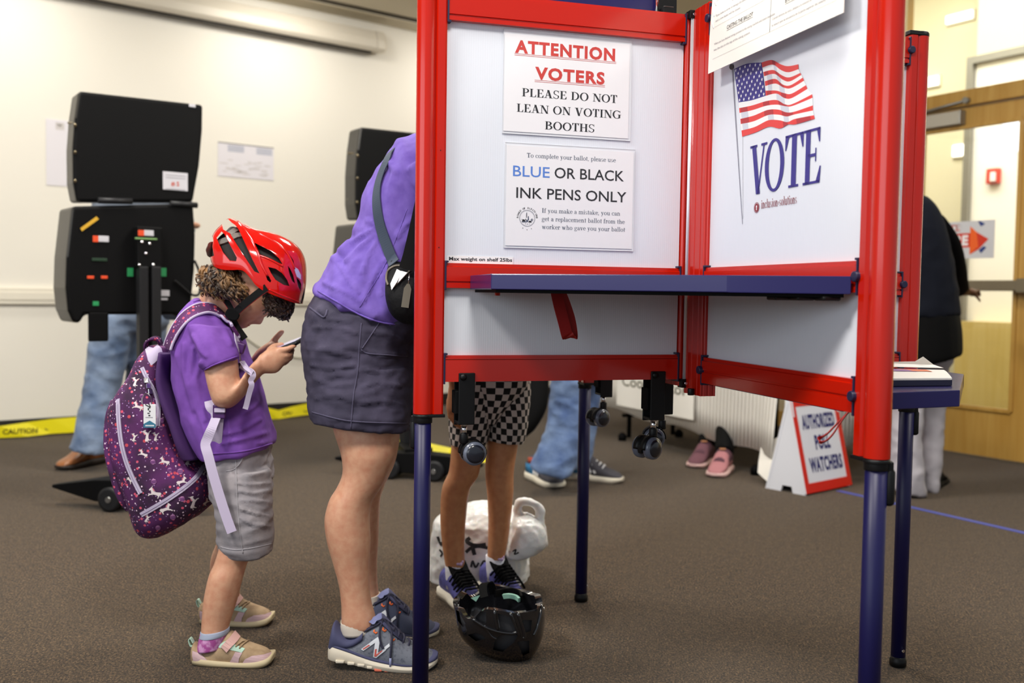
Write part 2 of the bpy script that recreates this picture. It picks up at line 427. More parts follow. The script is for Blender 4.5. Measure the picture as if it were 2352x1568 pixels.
    G['a'] = (0.52, [V(.37, .06, .5, .11), R(.11, .52, .06), Hh(.37, .5, .03, .05)]+A(.24, .47, .185, .2, 10, 150, .1, .045, 10)+A(.22, .18, .18, .19, 30, 330, .1, .045, 14))
    G['g'] = (0.56, A(.26, .42, .2, .24, 0, 360, .09, .045, 20)+A(.27, -.13, .23, .16, 0, 360, .07, .05, 20)+[D(.1, .03, .16, .22, .07), Hh(.4, .54, .6, .06)])
    G['y'] = (0.56, [D(.13, x, .3, 0, .12), D(.44, x, .18, -.26, .05), R(.13, -.22, .06), Hh(.01, .26, x-.02, .04), Hh(.34, .55, x-.02, .04)])
    G['v'] = (0.56, [D(.13, x, .3, 0, .12), D(.44, x, .3, 0, .05), Hh(.01, .26, x-.02, .04), Hh(.34, .55, x-.02, .04)])
    G['w'] = (0.82, [D(.13, x, .28, 0, .12), D(.4, x, .28, 0, .05), D(.4, x, .55, 0, .12), D(.68, x, .55, 0, .05), Hh(.01, .26, x-.02, .04), Hh(.58, .8, x-.02, .04)])
    G['k'] = (0.6, [V(.15, 0, 1, .11), Hh(.02, .28, .02, .04), Hh(.02, .15, .98, .04), D(.47, x, .18, .28, .05), D(.26, .4, .47, 0, .13), Hh(.36, .6, .02, .04), Hh(.36, .58, x-.02, .04)])
    G['s'] = (0.44, A(.21, .49, .16, .18, 30, 200, .07, .045, 8)+A(.22, .17, .17, .18, -150, 30, .07, .045, 8)+[[(.06, .45), (.38, .22), (.33, .12), (.09, .38)]])
    G['f'] = (0.36, [V(.15, 0, .82, .11), Hh(.02, .3, .02, .04), Hh(.02, .32, x-.02, .05), R(.33, .9, .065)]+A(.25, .8, .155, .2, 60, 180, .1, .05, 8))
    G[','] = (0.26, [R(.1, .05, .07), D(.14, .05, .08, -.14, .05)]); G['.'] = (0.26, [R(.1, .06, .07)])
    G['='] = (0.4, [Hh(.04, .36, .24, .06), Hh(.04, .36, .42, .06)]); G[' '] = (0.3, [])
    return G
SERIF = _serif()
def serif_geo(body, space=0.3):
    vs, fs, x = [], [], 0.0
    for ch in body:
        if ch == ' ': x += space; continue
        w, polys = SERIF.get(ch, SERIF['I'])
        for P in polys:
            k = len(vs); vs += [Vector((x+a, b, 0)) for a, b in P]
            T = tessellate_polygon([[Vector((a, b, 0)) for a, b in P]]) if len(P) > 4 else [(0, 1, 2), (0, 2, 3)] if len(P) == 4 else [(0, 1, 2)]
            fs += [tuple(k+i for i in t) for t in T]
        x += w
    return vs, fs
def letter(mb, geo, m, M, x0, y0, width=None, height=None, cap=None):
    """lay lettering in the x-y plane of M: left end x0, baseline y0, total width, height of the capitals"""
    vs, fs = geo
    xs = [v.x for v in vs]; a, b = min(xs), max(xs)
    ch = cap if cap else 0.682
    sy = height/ch; sx = width/(b-a) if width else sy
    mb.add([Vector((x0+(v.x-a)*sx, y0+v.y*sy, 0)) for v in vs], fs, m, False, M)
    return (b-a)*sx

# ================================================================== the room
class Plane:
    """a vertical plane: s metres along it, z up, off metres towards the camera"""
    def __init__(s, p, d):
        s.p = Vector((p[0], p[1], 0)); s.d = Vector((d[0], d[1], 0)).normalized(); n = Vector((s.d.y, -s.d.x, 0))
        if n.dot(Vector((0, 0, 0))-s.p) < 0: n = -n
        s.n = n
    def hit(s, u, v, off=0.0):
        r = ray(u, v); p = s.p+s.n*off
        k = s.n.dot(p-Vector((0, 0, 0)))/s.n.dot(Vector((r.x, r.y, 0)))
        q = r*k; return (q-p).dot(s.d), q.z+H
    def pt(s, a, z, off=0.0): q = s.p+s.d*a+s.n*off; return Vector((q.x, q.y, z))
    def M(s, off=0.0):
        """x along the plane, y up, z out of it"""
        q = s.p+s.n*off
        return Matrix(((s.d.x, 0, s.n.x, q.x), (s.d.y, 0, s.n.y, q.y), (0, 1, 0, 0), (0, 0, 0, 1)))
    def slab(s, mb, a0, a1, z0, z1, o0, o1, m):
        P = [s.pt(a, z, o) for o in (o0, o1) for a, z in ((a0, z0), (a1, z0), (a1, z1), (a0, z1))]
        mb.add(P, [(3, 2, 1, 0), (4, 5, 6, 7), (0, 1, 5, 4), (1, 2, 6, 5), (2, 3, 7, 6), (3, 0, 4, 7)], m)
BW = Plane((-3.118, 5.9), (0.788, 0.616))                # back wall
RWd = Vector((0.52676, -0.85001, 0))
RW = Plane((2.6122, 5.8405), (RWd.x, RWd.y))              # wall with the doors
CW = Plane(tuple((RW.p-RW.n*2.6)[:2]), (RWd.x, RWd.y))    # far side of the corridor

def carpet():
    m = mat('brown_carpet', rgb(84, 74, 62), 0.95, spec=0.1, sheen=0.15); nt = m.node_tree; L = nt.links; b = nt.nodes['Principled BSDF']
    tc = nt.nodes.new('ShaderNodeTexCoord')
    mp = nt.nodes.new('ShaderNodeMapping'); mp.inputs['Scale'].default_value = (1, 0.55, 1); mp.inputs['Rotation'].default_value = (0, 0, 0.35); L.new(tc.outputs['Object'], mp.inputs['Vector'])
    n1 = nt.nodes.new('ShaderNodeTexNoise'); n1.inputs['Scale'].default_value = 210; n1.inputs['Detail'].default_value = 4; n1.inputs['Roughness'].default_value = 0.85; L.new(mp.outputs['Vector'], n1.inputs['Vector'])
    r1 = nt.nodes.new('ShaderNodeValToRGB'); e = r1.color_ramp.elements
    e[0].position = 0.38; e[0].color = rgb(18, 12, 7); e[1].position = 0.64; e[1].color = rgb(120, 97, 69)
    x = e.new(0.5); x.color = rgb(58, 45, 30); L.new(n1.outputs['Fac'], r1.inputs['Fac'])
    n2 = nt.nodes.new('ShaderNodeTexNoise'); n2.inputs['Scale'].default_value = 48; n2.inputs['Detail'].default_value = 5; n2.inputs['Roughness'].default_value = 0.7; L.new(mp.outputs['Vector'], n2.inputs['Vector'])
    r2 = nt.nodes.new('ShaderNodeMapRange'); r2.inputs[1].default_value = 0.3; r2.inputs[2].default_value = 0.7; r2.inputs[3].default_value = 0.62; r2.inputs[4].default_value = 1.34; L.new(n2.outputs['Fac'], r2.inputs[0])
    mx = nt.nodes.new('ShaderNodeVectorMath'); mx.operation = 'SCALE'; L.new(r1.outputs['Color'], mx.inputs[0]); L.new(r2.outputs[0], mx.inputs['Scale']); L.new(mx.outputs['Vector'], b.inputs['Base Color'])
    bp = nt.nodes.new('ShaderNodeBump'); bp.inputs['Strength'].default_value = 0.7; bp.inputs['Distance'].default_value = 0.004; L.new(n1.outputs['Fac'], bp.inputs['Height']); L.new(bp.outputs['Normal'], b.inputs['Normal'])
    return m
def wood(name, c1, c2, rough=0.35, sc=(1, 1, 0.06), blocks=0.0):
    m = mat(name, c1, rough, coat=0.1); nt = m.node_tree; L = nt.links; b = nt.nodes['Principled BSDF']
    tc = nt.nodes.new('ShaderNodeTexCoord'); mp = nt.nodes.new('ShaderNodeMapping'); mp.inputs['Scale'].default_value = sc; L.new(tc.outputs['Object'], mp.inputs['Vector'])
    n = nt.nodes.new('ShaderNodeTexNoise'); n.inputs['Scale'].default_value = 22; n.inputs['Detail'].default_value = 6; n.inputs['Distortion'].default_value = 0.4; L.new(mp.outputs['Vector'], n.inputs['Vector'])
    r = nt.nodes.new('ShaderNodeValToRGB'); r.color_ramp.elements[0].position = 0.3; r.color_ramp.elements[1].position = 0.7
    r.color_ramp.elements[0].color = c1; r.color_ramp.elements[1].color = c2; L.new(n.outputs['Fac'], r.inputs['Fac']); L.new(r.outputs['Color'], b.inputs['Base Color'])
    return m
WALL = mat('cream_wall_paint', rgb(236, 231, 219), 0.75, bump=(160, 0.06, 0.002))
CEIL = mat('ceiling_paint', rgb(206, 197, 176), 0.9)
TRIMW = mat('cream_trim', rgb(232, 225, 208), 0.5)
BASEB = mat('black_vinyl_base', rgb(30, 27, 24), 0.55)
OAK = wood('maple_door', rgb(176, 132, 58), rgb(196, 156, 82))
OAKL = wood('pale_maple', rgb(206, 180, 104), rgb(216, 194, 126), 0.4)
CREAM = mat('corridor_cream', rgb(230, 222, 190), 0.85)
CWHITE = mat('corridor_white', rgb(246, 243, 236), 0.8)
ALU = mat('grey_aluminium', rgb(150, 148, 142), 0.4, metal=0.7)
ALUD = mat('bronze_aluminium', rgb(128, 118, 98), 0.4, metal=0.6)
def glass():
    m = bpy.data.materials.new('door_glass'); m.use_nodes = True; nt = m.node_tree; L = nt.links; nt.nodes.remove(nt.nodes['Principled BSDF'])
    t = nt.nodes.new('ShaderNodeBsdfTransparent'); t.inputs[0].default_value = (0.97, 0.98, 0.97, 1); g = nt.nodes.new('ShaderNodeBsdfGlossy'); g.inputs['Roughness'].default_value = 0.02
    f = nt.nodes.new('ShaderNodeFresnel'); f.inputs[0].default_value = 1.35; x = nt.nodes.new('ShaderNodeMixShader')
    L.new(f.outputs[0], x.inputs[0]); L.new(t.outputs[0], x.inputs[1]); L.new(g.outputs[0], x.inputs[2]); L.new(x.outputs[0], nt.nodes['Material Output'].inputs[0])
    return m
GLASS = glass()
LIT = mat('lamp_diffuser', rgb(255, 250, 236), 0.5, emit=3.0)

mb = MB(); mb.add([(-9, -3.5, 0), (12, -3.5, 0), (12, 15, 0), (-9, 15, 0)], [(0, 1, 2, 3)], carpet()); structure(mb.obj('floor'))
CZ = 2.96
mb = MB()
a = BW.pt(-6, CZ); b = BW.pt(4.6, CZ); c = RW.pt(-3.4, CZ, -0.06); d = RW.pt(7, CZ, -0.06)
mb.add([a, b, c, d, (5.5, -0.5, CZ), (-9, -0.5, CZ)], [(0, 1, 2, 3, 4, 5)], CEIL); structure(mb.obj('ceiling'))
mb = MB(); BW.slab(mb, -6, 4.6, 0, CZ+0.02, -0.1, 0, WALL); structure(mb.obj('wall_back'))
mb = MB(); BW.slab(mb, -6, 4.6, 0, 0.098, 0, 0.012, BASEB); structure(mb.obj('baseboard_back', bevel=0.003))
mb = MB(); BW.slab(mb, -6, 4.6, 0.81, 0.91, 0, 0.028, TRIMW); BW.slab(mb, -6, 4.6, 0.835, 0.885, 0.028, 0.034, TRIMW); structure(mb.obj('trim_1', bevel=0.004))
# slot in the ceiling
mb = MB(); p, q = floor_at(744, 0, CZ), floor_at(961, 47, CZ); t = (q-p).normalized(); p = p-t*2; q = q+t*3; n = Vector((-t.y, t.x, 0))
dn = Vector((0, 0, -0.012))
for o, w, mm in ((0, 0.022, mat('slot_black', rgb(60, 52, 40), 0.8)), (0.035, 0.012, TRIMW)):
    A = [p+n*(o-w), q+n*(o-w), q+n*(o+w), p+n*(o+w)]; mb.add(A+[x+dn for x in A], [(0, 1, 2, 3), (4, 5, 6, 7), (0, 1, 5, 4), (1, 2, 6, 5), (2, 3, 7, 6), (3, 0, 4, 7)], mm)
structure(mb.obj('trim_2'))
# solid part of the right wall, with a tan paint
TAN = mat('tan_wall_paint', rgb(206, 190, 156), 0.8)
mb = MB(); RW.slab(mb, -4.4, -0.52, 0, CZ+0.02, -0.1, 0, TAN); structure(mb.obj('wall_right'))
mb = MB(); RW.slab(mb, -4.4, -0.52, 0, 0.11, 0, 0.02, OAK); structure(mb.obj('baseboard_right', bevel=0.003))
# door frame, transom
mb = MB()
RW.slab(mb, -0.52, -0.38, 0, CZ, -0.12, 0.03, OAK); RW.slab(mb, -0.38, 3.0, 2.06, 2.152, -0.12, 0.03, OAK); RW.slab(mb, 0.60, 0.74, 0, 2.06, -0.12, 0.03, OAK)
RW.slab(mb, 2.9, 3.0, 0, CZ, -0.12, 0.03, OAK); RW.slab(mb, -0.38, 3.0, CZ-0.08, CZ, -0.12, 0.03, OAK); RW.slab(mb, 0.64, 0.70, 2.152, CZ-0.08, -0.1, 0.01, OAK)
structure(mb.obj('trim_3', bevel=0.004))
mb = MB(); RW.slab(mb, -0.38, 2.9, 2.152, CZ-0.08, -0.05, -0.042, GLASS); structure(mb.obj('window_1'))
mb = MB(); RW.slab(mb, 0.74, 2.9, 0.0, 2.06, -0.05, -0.042, GLASS); structure(mb.obj('window_2'))
# the door leaf: stiles, rails, pane, closer, push bar
dr = bpy.data.objects.new('door_1', None); COL.objects.link(dr); dr.location = RW.pt(-0.37, 0, 0); structure(dr, 'pale maple door with one large pane and a push bar')
G0, G1, GZ0, GZ1 = -0.205, 0.425, 0.29, 1.94
mb = MB()
RW.slab(mb, -0.375, G0, 0.012, 2.055, -0.05, -0.005, OAK); RW.slab(mb, G1, 0.595, 0.012, 2.055, -0.05, -0.005, OAK)
RW.slab(mb, G0, G1, 0.012, GZ0, -0.05, -0.005, OAK); RW.slab(mb, G0, G1, GZ1, 2.055, -0.05, -0.005, OAK)
put(mb, 'leaf', dr, 0.003)
mb = MB()
for a0, a1, z0, z1 in ((G0, G1, GZ0-0.012, GZ0+0.012), (G0, G1, GZ1-0.012, GZ1+0.012), (G0-0.012, G0+0.012, GZ0, GZ1), (G1-0.012, G1+0.012, GZ0, GZ1)):
    RW.slab(mb, a0, a1, z0, z1, -0.02, 0.006, OAK)
put(mb, 'glazing_bead', dr, 0.003)
mb = MB(); RW.slab(mb, G0, G1, GZ0, GZ1, -0.03, -0.024, GLASS); put(mb, 'pane', dr)
mb = MB(); RW.slab(mb, -0.3, 0.075, 1.955, 2.035, -0.004, 0.05, mat('silver_closer', rgb(186, 180, 166), 0.4, metal=0.25)); RW.slab(mb, 0.07, 0.08, 1.952, 2.038, -0.004, 0.052, ALU); put(mb, 'door_closer', dr, 0.006)
mb = MB(); p = RW.pt(-0.25, 2.05, 0.05); q = RW.pt(0.11, 2.085, 0.045); mb.tube([p, q], 0.008, ALU); mb.cyl(RW.pt(0.11, 2.085, 0.02), RW.pt(0.11, 2.085, 0.06), 0.018, ALU); put(mb, 'closer_arm', dr)
mb = MB(); RW.slab(mb, 0.0, 0.47, 0.975, 1.035, 0.035, 0.07, ALUD); RW.slab(mb, 0.47, 0.56, 0.965, 1.045, -0.005, 0.075, ALUD); RW.slab(mb, -0.3, -0.22, 0.965, 1.045, -0.005, 0.075, ALUD); RW.slab(mb, -0.22, 0.0, 0.985, 1.025, 0.035, 0.065, ALUD); put(mb, 'push_bar', dr, 0.005)
# ------------------------------------------------------------------ corridor
mb = MB(); s0 = CW.hit(2229, 500)[0]
CW.slab(mb, s0, 5.0, 0, 3.0, -0.1, 0, CWHITE); structure(mb.obj('wall_corridor'))
mb = MB(); CW.slab(mb, s0, 5.0, 3.0, 4.2, -0.1, 0, CREAM); structure(mb.obj('wall_soffit'))
mb = MB(); CW.slab(mb, -7.0, s0, 0, 4.2, -0.5, -0.4, CREAM); structure(mb.obj('wall_recess'))
mb = MB(); CW.slab(mb, s0-0.06, s0, 0.02, 3.03, -0.06, 0.05, ALU); CW.slab(mb, s0, 4.0, 2.97, 3.03, 0, 0.05, ALU); structure(mb.obj('trim_4'))
mb = MB(); CW.slab(mb, s0-0.07, s0+0.01, 0, 0.05, -0.07, 0.06, BLACKM); structure(mb.obj('baseboard_post'))
mb = MB(); a = CW.hit(2235, 742)[0]; CW.slab(mb, a, 4.0, 0.0, 0.74, 0.0, 0.25, OAKL); structure(mb.obj('wall_panelling'))
mb = MB(); P = [CW.pt(*CW.hit(u, v, 0.01), 0.01) for u, v in ((2293, 270), (2390, 250), (2390, 440))]; mb.add(P, [(0, 1, 2)], mat('sky_pane', rgb(228, 236, 250), 0.2, emit=1.0)); structure(mb.obj('window_3'))
mb = MB(); CZ2 = 4.2
mb.add([RW.pt(-6, CZ2, -0.12), RW.pt(5, CZ2, -0.12), CW.pt(5, CZ2, -0.6), CW.pt(-7, CZ2, -0.6)], [(0, 1, 2, 3)], CREAM); structure(mb.obj('ceiling_corridor'))
mb = MB(); RW.slab(mb, -4.4, 4.0, CZ, CZ2, -0.2, -0.12, CREAM); structure(mb.obj('wall_bulkhead'))
# small lamps on the cream corridor wall, seen through the glass
for u, v, hw, hh, lab in ((2205, 40, .13, .035, 'bright corridor lamp seen highest, through the glass above the door header'), (2128, 190, .13, .04, 'bright corridor lamp just over the door header beside the red post'), (2210, 345, .085, .05, 'small bright lamp on the cream corridor wall seen through the door pane')):
    s, z = CW.hit(u, v, -0.38)
    wl = empty('wall_lamp', lab, 'lamp', CW.pt(s, z, -0.4), 0, 'corridor lamps behind the glass')
    mb = MB(); CW.slab(mb, s-hw, s+hw, z-hh, z+hh, -0.40, -0.355, LIT); put(mb, 'diffuser', wl, .004)
    mb = MB(); CW.slab(mb, s-hw-.015, s+hw+.015, z-hh-.015, z+hh+.015, -0.40, -0.375, TRIMW); put(mb, 'housing', wl, .003)
s, z = CW.hit(2286, 405, 0.0)
fa = empty('fire_alarm', 'red fire alarm with white strobe on the corridor wall beyond the door', 'fire alarm', CW.pt(s, z, 0))
mb = MB(); CW.slab(mb, s-0.055, s+0.055, z-0.065, z+0.065, 0, 0.05, mat('alarm_red', rgb(206, 52, 24), 0.35)); put(mb, 'housing', fa, 0.006)
mb = MB(); CW.slab(mb, s-0.005, s+0.04, z-0.05, z+0.03, 0.05, 0.075, WHITEINK); put(mb, 'strobe', fa, 0.006)

# projector screen housing along the top of the back wall
ps = empty('projector_screen', 'long white projector screen housing mounted high on the back wall', 'projector screen', BW.pt(1.0, 2.72, 0))
SCR = mat('screen_case', rgb(214, 206, 190), 0.45)
mb = MB(); prof = [(0.0, 2.735), (0.10, 2.72), (0.125, 2.745), (0.125, 2.80), (0.095, 2.875), (0.0, 2.885)]
R = [[BW.pt(s, z, o) for o, z in prof] for s in (-2.5, 2.54)]; mb.rings(R, SCR, smooth=False); put(mb, 'case', ps, 0.006)
mb = MB(); R = [[BW.pt(s, 2.80+(z-2.80)*k, o*k) for o, z in prof] for s, k in ((2.54, 1.03), (2.60, 1.03), (2.625, 0.9))]; mb.rings(R, SCR, smooth=False); put(mb, 'end_cap', ps, 0.004)
mb = MB(); BW.slab(mb, -2.5, 2.52, 2.712, 2.722, 0.03, 0.075, mat('screen_bar', rgb(40, 34, 26), 0.5)); put(mb, 'pull_bar', ps)
# papers on the back wall
def wall_paper(name, u0, v0, u1, v1, label, marks):
    s0, z1 = BW.hit(u0, v0); s1, z0 = BW.hit(u1, v1)
    mb = MB(); BW.slab(mb, s0, s1, z0, z1, 0.001, 0.004, mat('cool_white_paper', rgb(226, 222, 227), .6)); M = BW.M(0.0046)
    for a, b, c, d, m in marks:
        x0, x1 = s0+(s1-s0)*a, s0+(s1-s0)*c; y1, y0 = z1-(z1-z0)*b, z1-(z1-z0)*d
        mb.add([(x0, y0, 0), (x1, y0, 0), (x1, y1, 0), (x0, y1, 0)], [(0, 1, 2, 3)], m, False, M)
    return tag(mb.obj(name), label, 'paper', 'papers taped to the back wall')
INKVL = mat('printed_faint', rgb(206, 200, 198), 0.7); INKP = mat('printed_faint_blue', rgb(150, 158, 178), 0.7); DARKBAR = mat('printed_grey_bar', rgb(96, 92, 92), 0.7)
wall_paper('notice', 105, 272, 205, 432, 'tall white notice on the cream wall half behind the black voting machine', [(.22, .04, .42, .15, INKVL), (.26, .06, .38, .1, PAPERW)])
mk = [(0, 0, 1, .03, DARKBAR)]+[(.17, .07+.05*i, .46, .095+.05*i, INKP) for i in range(4)]+[(.68, .07+.05*i, .97, .095+.05*i, INKP) for i in range(4)]
rr = random.Random(3)
for i in range(34):
    y = .48+.4*rr.random(); x = rr.random()*.85; mk.append((x, y, x+.06+.08*rr.random(), y+.025, INKVL))
wall_paper('wall_chart', 500, 325, 628, 415, 'pale printed chart with dark top edge on the wall above the red helmet', mk)
s, z = BW.hit(600, 800)
mb = MB(); P = [BW.pt(*BW.hit(u, v), 0.012) for u, v in spline([(470, 712), (555, 770), (600, 800), (660, 818), (720, 824)], 5)]; mb.tube(P, 0.006, mat('grey_cable', rgb(178, 174, 156), 0.5)); tag(mb.obj('cable'), 'thin grey cable sagging along the back wall behind the child', 'cable')

# yellow caution tape along the skirting
YEL = mat('yellow_tape', rgb(240, 226, 20), 0.4); YINK = mat('tape_lettering', rgb(70, 62, 10), 0.5)
ct = MB(); A = [(-60, 983, 1018), (0, 978, 1006), (60, 970, 1002), (120, 962, 996), (175, 957, 992), (300, 950, 980), (500, 938, 968), (610, 935, 963), (640, 942, 962), (670, 934, 957), (700, 927, 953), (735, 924, 950), (800, 922, 946), (880, 930, 950), (930, 940, 962)]
R = []
for i, (u, v0, v1) in enumerate(A):
    s, z0 = BW.hit(u, v0, 0.14); s1, z1 = BW.hit(u, v1, 0.15); R.append((BW.pt(s, max(z0, 0.03), 0.14+0.006*math.sin(i*2)), BW.pt(s1, max(z1, 0.004), 0.15+0.008*math.cos(i*3))))
th = BW.n*0.0012
V = [p for a in R for p in a]; V2 = [p-th for p in V]; n = len(V)
fs = []
for i in range(len(R)-1):
    fs += [(2*i, 2*i+1, 2*i+3, 2*i+2), (n+2*i, n+2*i+2, n+2*i+3, n+2*i+1), (2*i, 2*i+2, n+2*i+2, n+2*i), (2*i+1, n+2*i+1, n+2*i+3, 2*i+3)]
ct.add(V+V2, fs, YEL, False)
def tape_word(i, f0, word, flip=False):
    a, b = R[i], R[i+1]
    o = a[1].lerp(b[1], f0); x = (b[1]-a[1]).normalized(); y = (a[0]-a[1]).normalized(); h = (a[0]-a[1]).length
    nrm = x.cross(y)
    M = Matrix(((x.x, y.x, nrm.x, o.x), (x.y, y.y, nrm.y, o.y), (x.z, y.z, nrm.z, o.z), (0, 0, 0, 1)))
    M = M @ Matrix.Translation((0, 0, 0.003 if nrm.dot(CAMP-o) > 0 else -0.003))
    letter(ct, text_geo(word, 0.02), YINK, M, 0, h*0.3, height=h*0.4)
tape_word(1, .1, 'CAUTION'); tape_word(2, .7, 'CAUTION'); tape_word(8, .3, 'CAUTION'); tape_word(9, .9, 'CAUTION')
tag(ct.obj('caution_tape', fix=False), 'yellow caution tape strung along the skirting of the back wall', 'tape')
# second piece by the far machine's base
mb = MB(); P = [floor_at(u, v, z) for u, v, z in ((905, 1035, .10), (925, 1018, .09), (945, 1020, .07), (985, 1030, .05), (1030, 1040, .03), (1120, 1052, .02))]
mb.tube(P, 0, YEL, flat=(0.035, 0.0008, Vector((0.2, -0.8, 0.6)))); tag(mb.obj('caution_tape'), 'loose yellow caution tape crossing the base of the voting machine behind the woman', 'tape')
# blue line taped on the carpet
mb = MB(); p, q = floor_at(1925, 1126, 0.0015), floor_at(2420, 1238, 0.0015); t = (q-p).normalized(); w = Vector((-t.y, t.x, 0))*0.017
A = [p-w, q-w, q+w, p+w]; mb.add(A+[x-Vector((0, 0, 0.0014)) for x in A], [(0, 1, 2, 3), (0, 1, 5, 4), (1, 2, 6, 5), (2, 3, 7, 6), (3, 0, 4, 7)], mat('blue_tape', rgb(62, 72, 150), 0.6))
tag(mb.obj('floor_tape'), 'blue tape line stuck to the carpet from the A-frame sign to the right', 'tape')

# ================================================================== the voting booth: four panels in a cross
BA = 0.281; BC = Vector((0.4053, 2.2265, 0))
E1 = Vector((math.cos(BA), math.sin(BA), 0)); E2 = Vector((-math.sin(BA), math.cos(BA), 0))
booth = empty('voting_booth', 'red framed four-station voting booth with white panels and navy legs', 'voting booth', BC, BA)
def bl(p): d = p-BC; return Vector((d.dot(E1), d.dot(E2), p.z))
def bhit(u, v, axis, val):
    """where a picture point meets the plane x=val or y=val of the booth"""
    r = ray(u, v); e = E1 if axis == 0 else E2
    k = (val+BC.dot(e))/r.dot(e); p = r*k; p.z += H; return bl(p)
def corrugated():
    m = mat('fluted_white_plastic', rgb(223, 227, 237), 0.38, spec=0.4); nt = m.node_tree; L = nt.links; b = nt.nodes['Principled BSDF']
    tc = nt.nodes.new('ShaderNodeTexCoord'); w = nt.nodes.new('ShaderNodeTexWave'); w.bands_direction = 'X'; w.inputs['Scale'].default_value = 62; w.inputs['Distortion'].default_value = 0
    sp = nt.nodes.new('ShaderNodeSeparateXYZ'); ad = nt.nodes.new('ShaderNodeMath'); ad.operation = 'ADD'; cb = nt.nodes.new('ShaderNodeCombineXYZ')
    L.new(tc.outputs['Object'], sp.inputs[0]); L.new(sp.outputs['X'], ad.inputs[0]); L.new(sp.outputs['Y'], ad.inputs[1]); L.new(ad.outputs[0], cb.inputs['X']); L.new(cb.outputs[0], w.inputs['Vector'])
    bp = nt.nodes.new('ShaderNodeBump'); bp.inputs['Strength'].default_value = 0.10; bp.inputs['Distance'].default_value = 0.0006; L.new(w.outputs['Fac'], bp.inputs['Height']); L.new(bp.outputs['Normal'], b.inputs['Normal'])
    mr = nt.nodes.new('ShaderNodeMapRange'); mr.inputs[3].default_value = 0.975; mr.inputs[4].default_value = 1.0; L.new(w.outputs['Fac'], mr.inputs[0])
    v = nt.nodes.new('ShaderNodeVectorMath'); v.operation = 'SCALE'; v.inputs[0].default_value = rgb(223, 227, 237)[:3]; L.new(mr.outputs[0], v.inputs['Scale']); L.new(v.outputs['Vector'], b.inputs['Base Color'])
    return m
FLUTE = corrugated()
ZT, ZRT, ZM1, ZM0, ZB1, ZB0, ZP0, ZP1 = 1.488, 1.550, 0.9825, 0.930, 0.7866, 0.7305, 0.662, 1.556
ARMS = {'left': (PI, 0.031, 0.577, 0.617), 'right': (-PI/2, 0.103, 0.6486, 0.688), 'far_right': (0.0, 0.05, 0.561, 0.600), 'far_left': (PI/2, 0.05, 0.63, 0.672)}
def armM(a): return Matrix.Rotation(a, 4, 'Z')
def profile_rail(mb, s0, s1, z0, z1, groove, M):
    """extruded rail: lip at the panel side and a fine groove"""
    h = z1-z0; y = 0.019
    P = [(-y, z0), (-y, z0+groove*h-0.002), (-y+0.003, z0+groove*h-0.001), (-y+0.003, z0+groove*h+0.002), (-y, z0+groove*h+0.003), (-y, z1-0.008), (-y+0.004, z1-0.0065), (-y+0.004, z1),
         (y-0.004, z1), (y-0.004, z1-0.0065), (y, z1-0.008), (y, z0+groove*h+0.003), (y-0.003, z0+groove*h+0.002), (y-0.003, z0+groove*h-0.001), (y, z0+groove*h-0.002), (y, z0)]
    R = [[Vector((s, t, z)) for t, z in P] for s in (s0, s1)]
    mb.rings(R, RED, smooth=False, M=M)
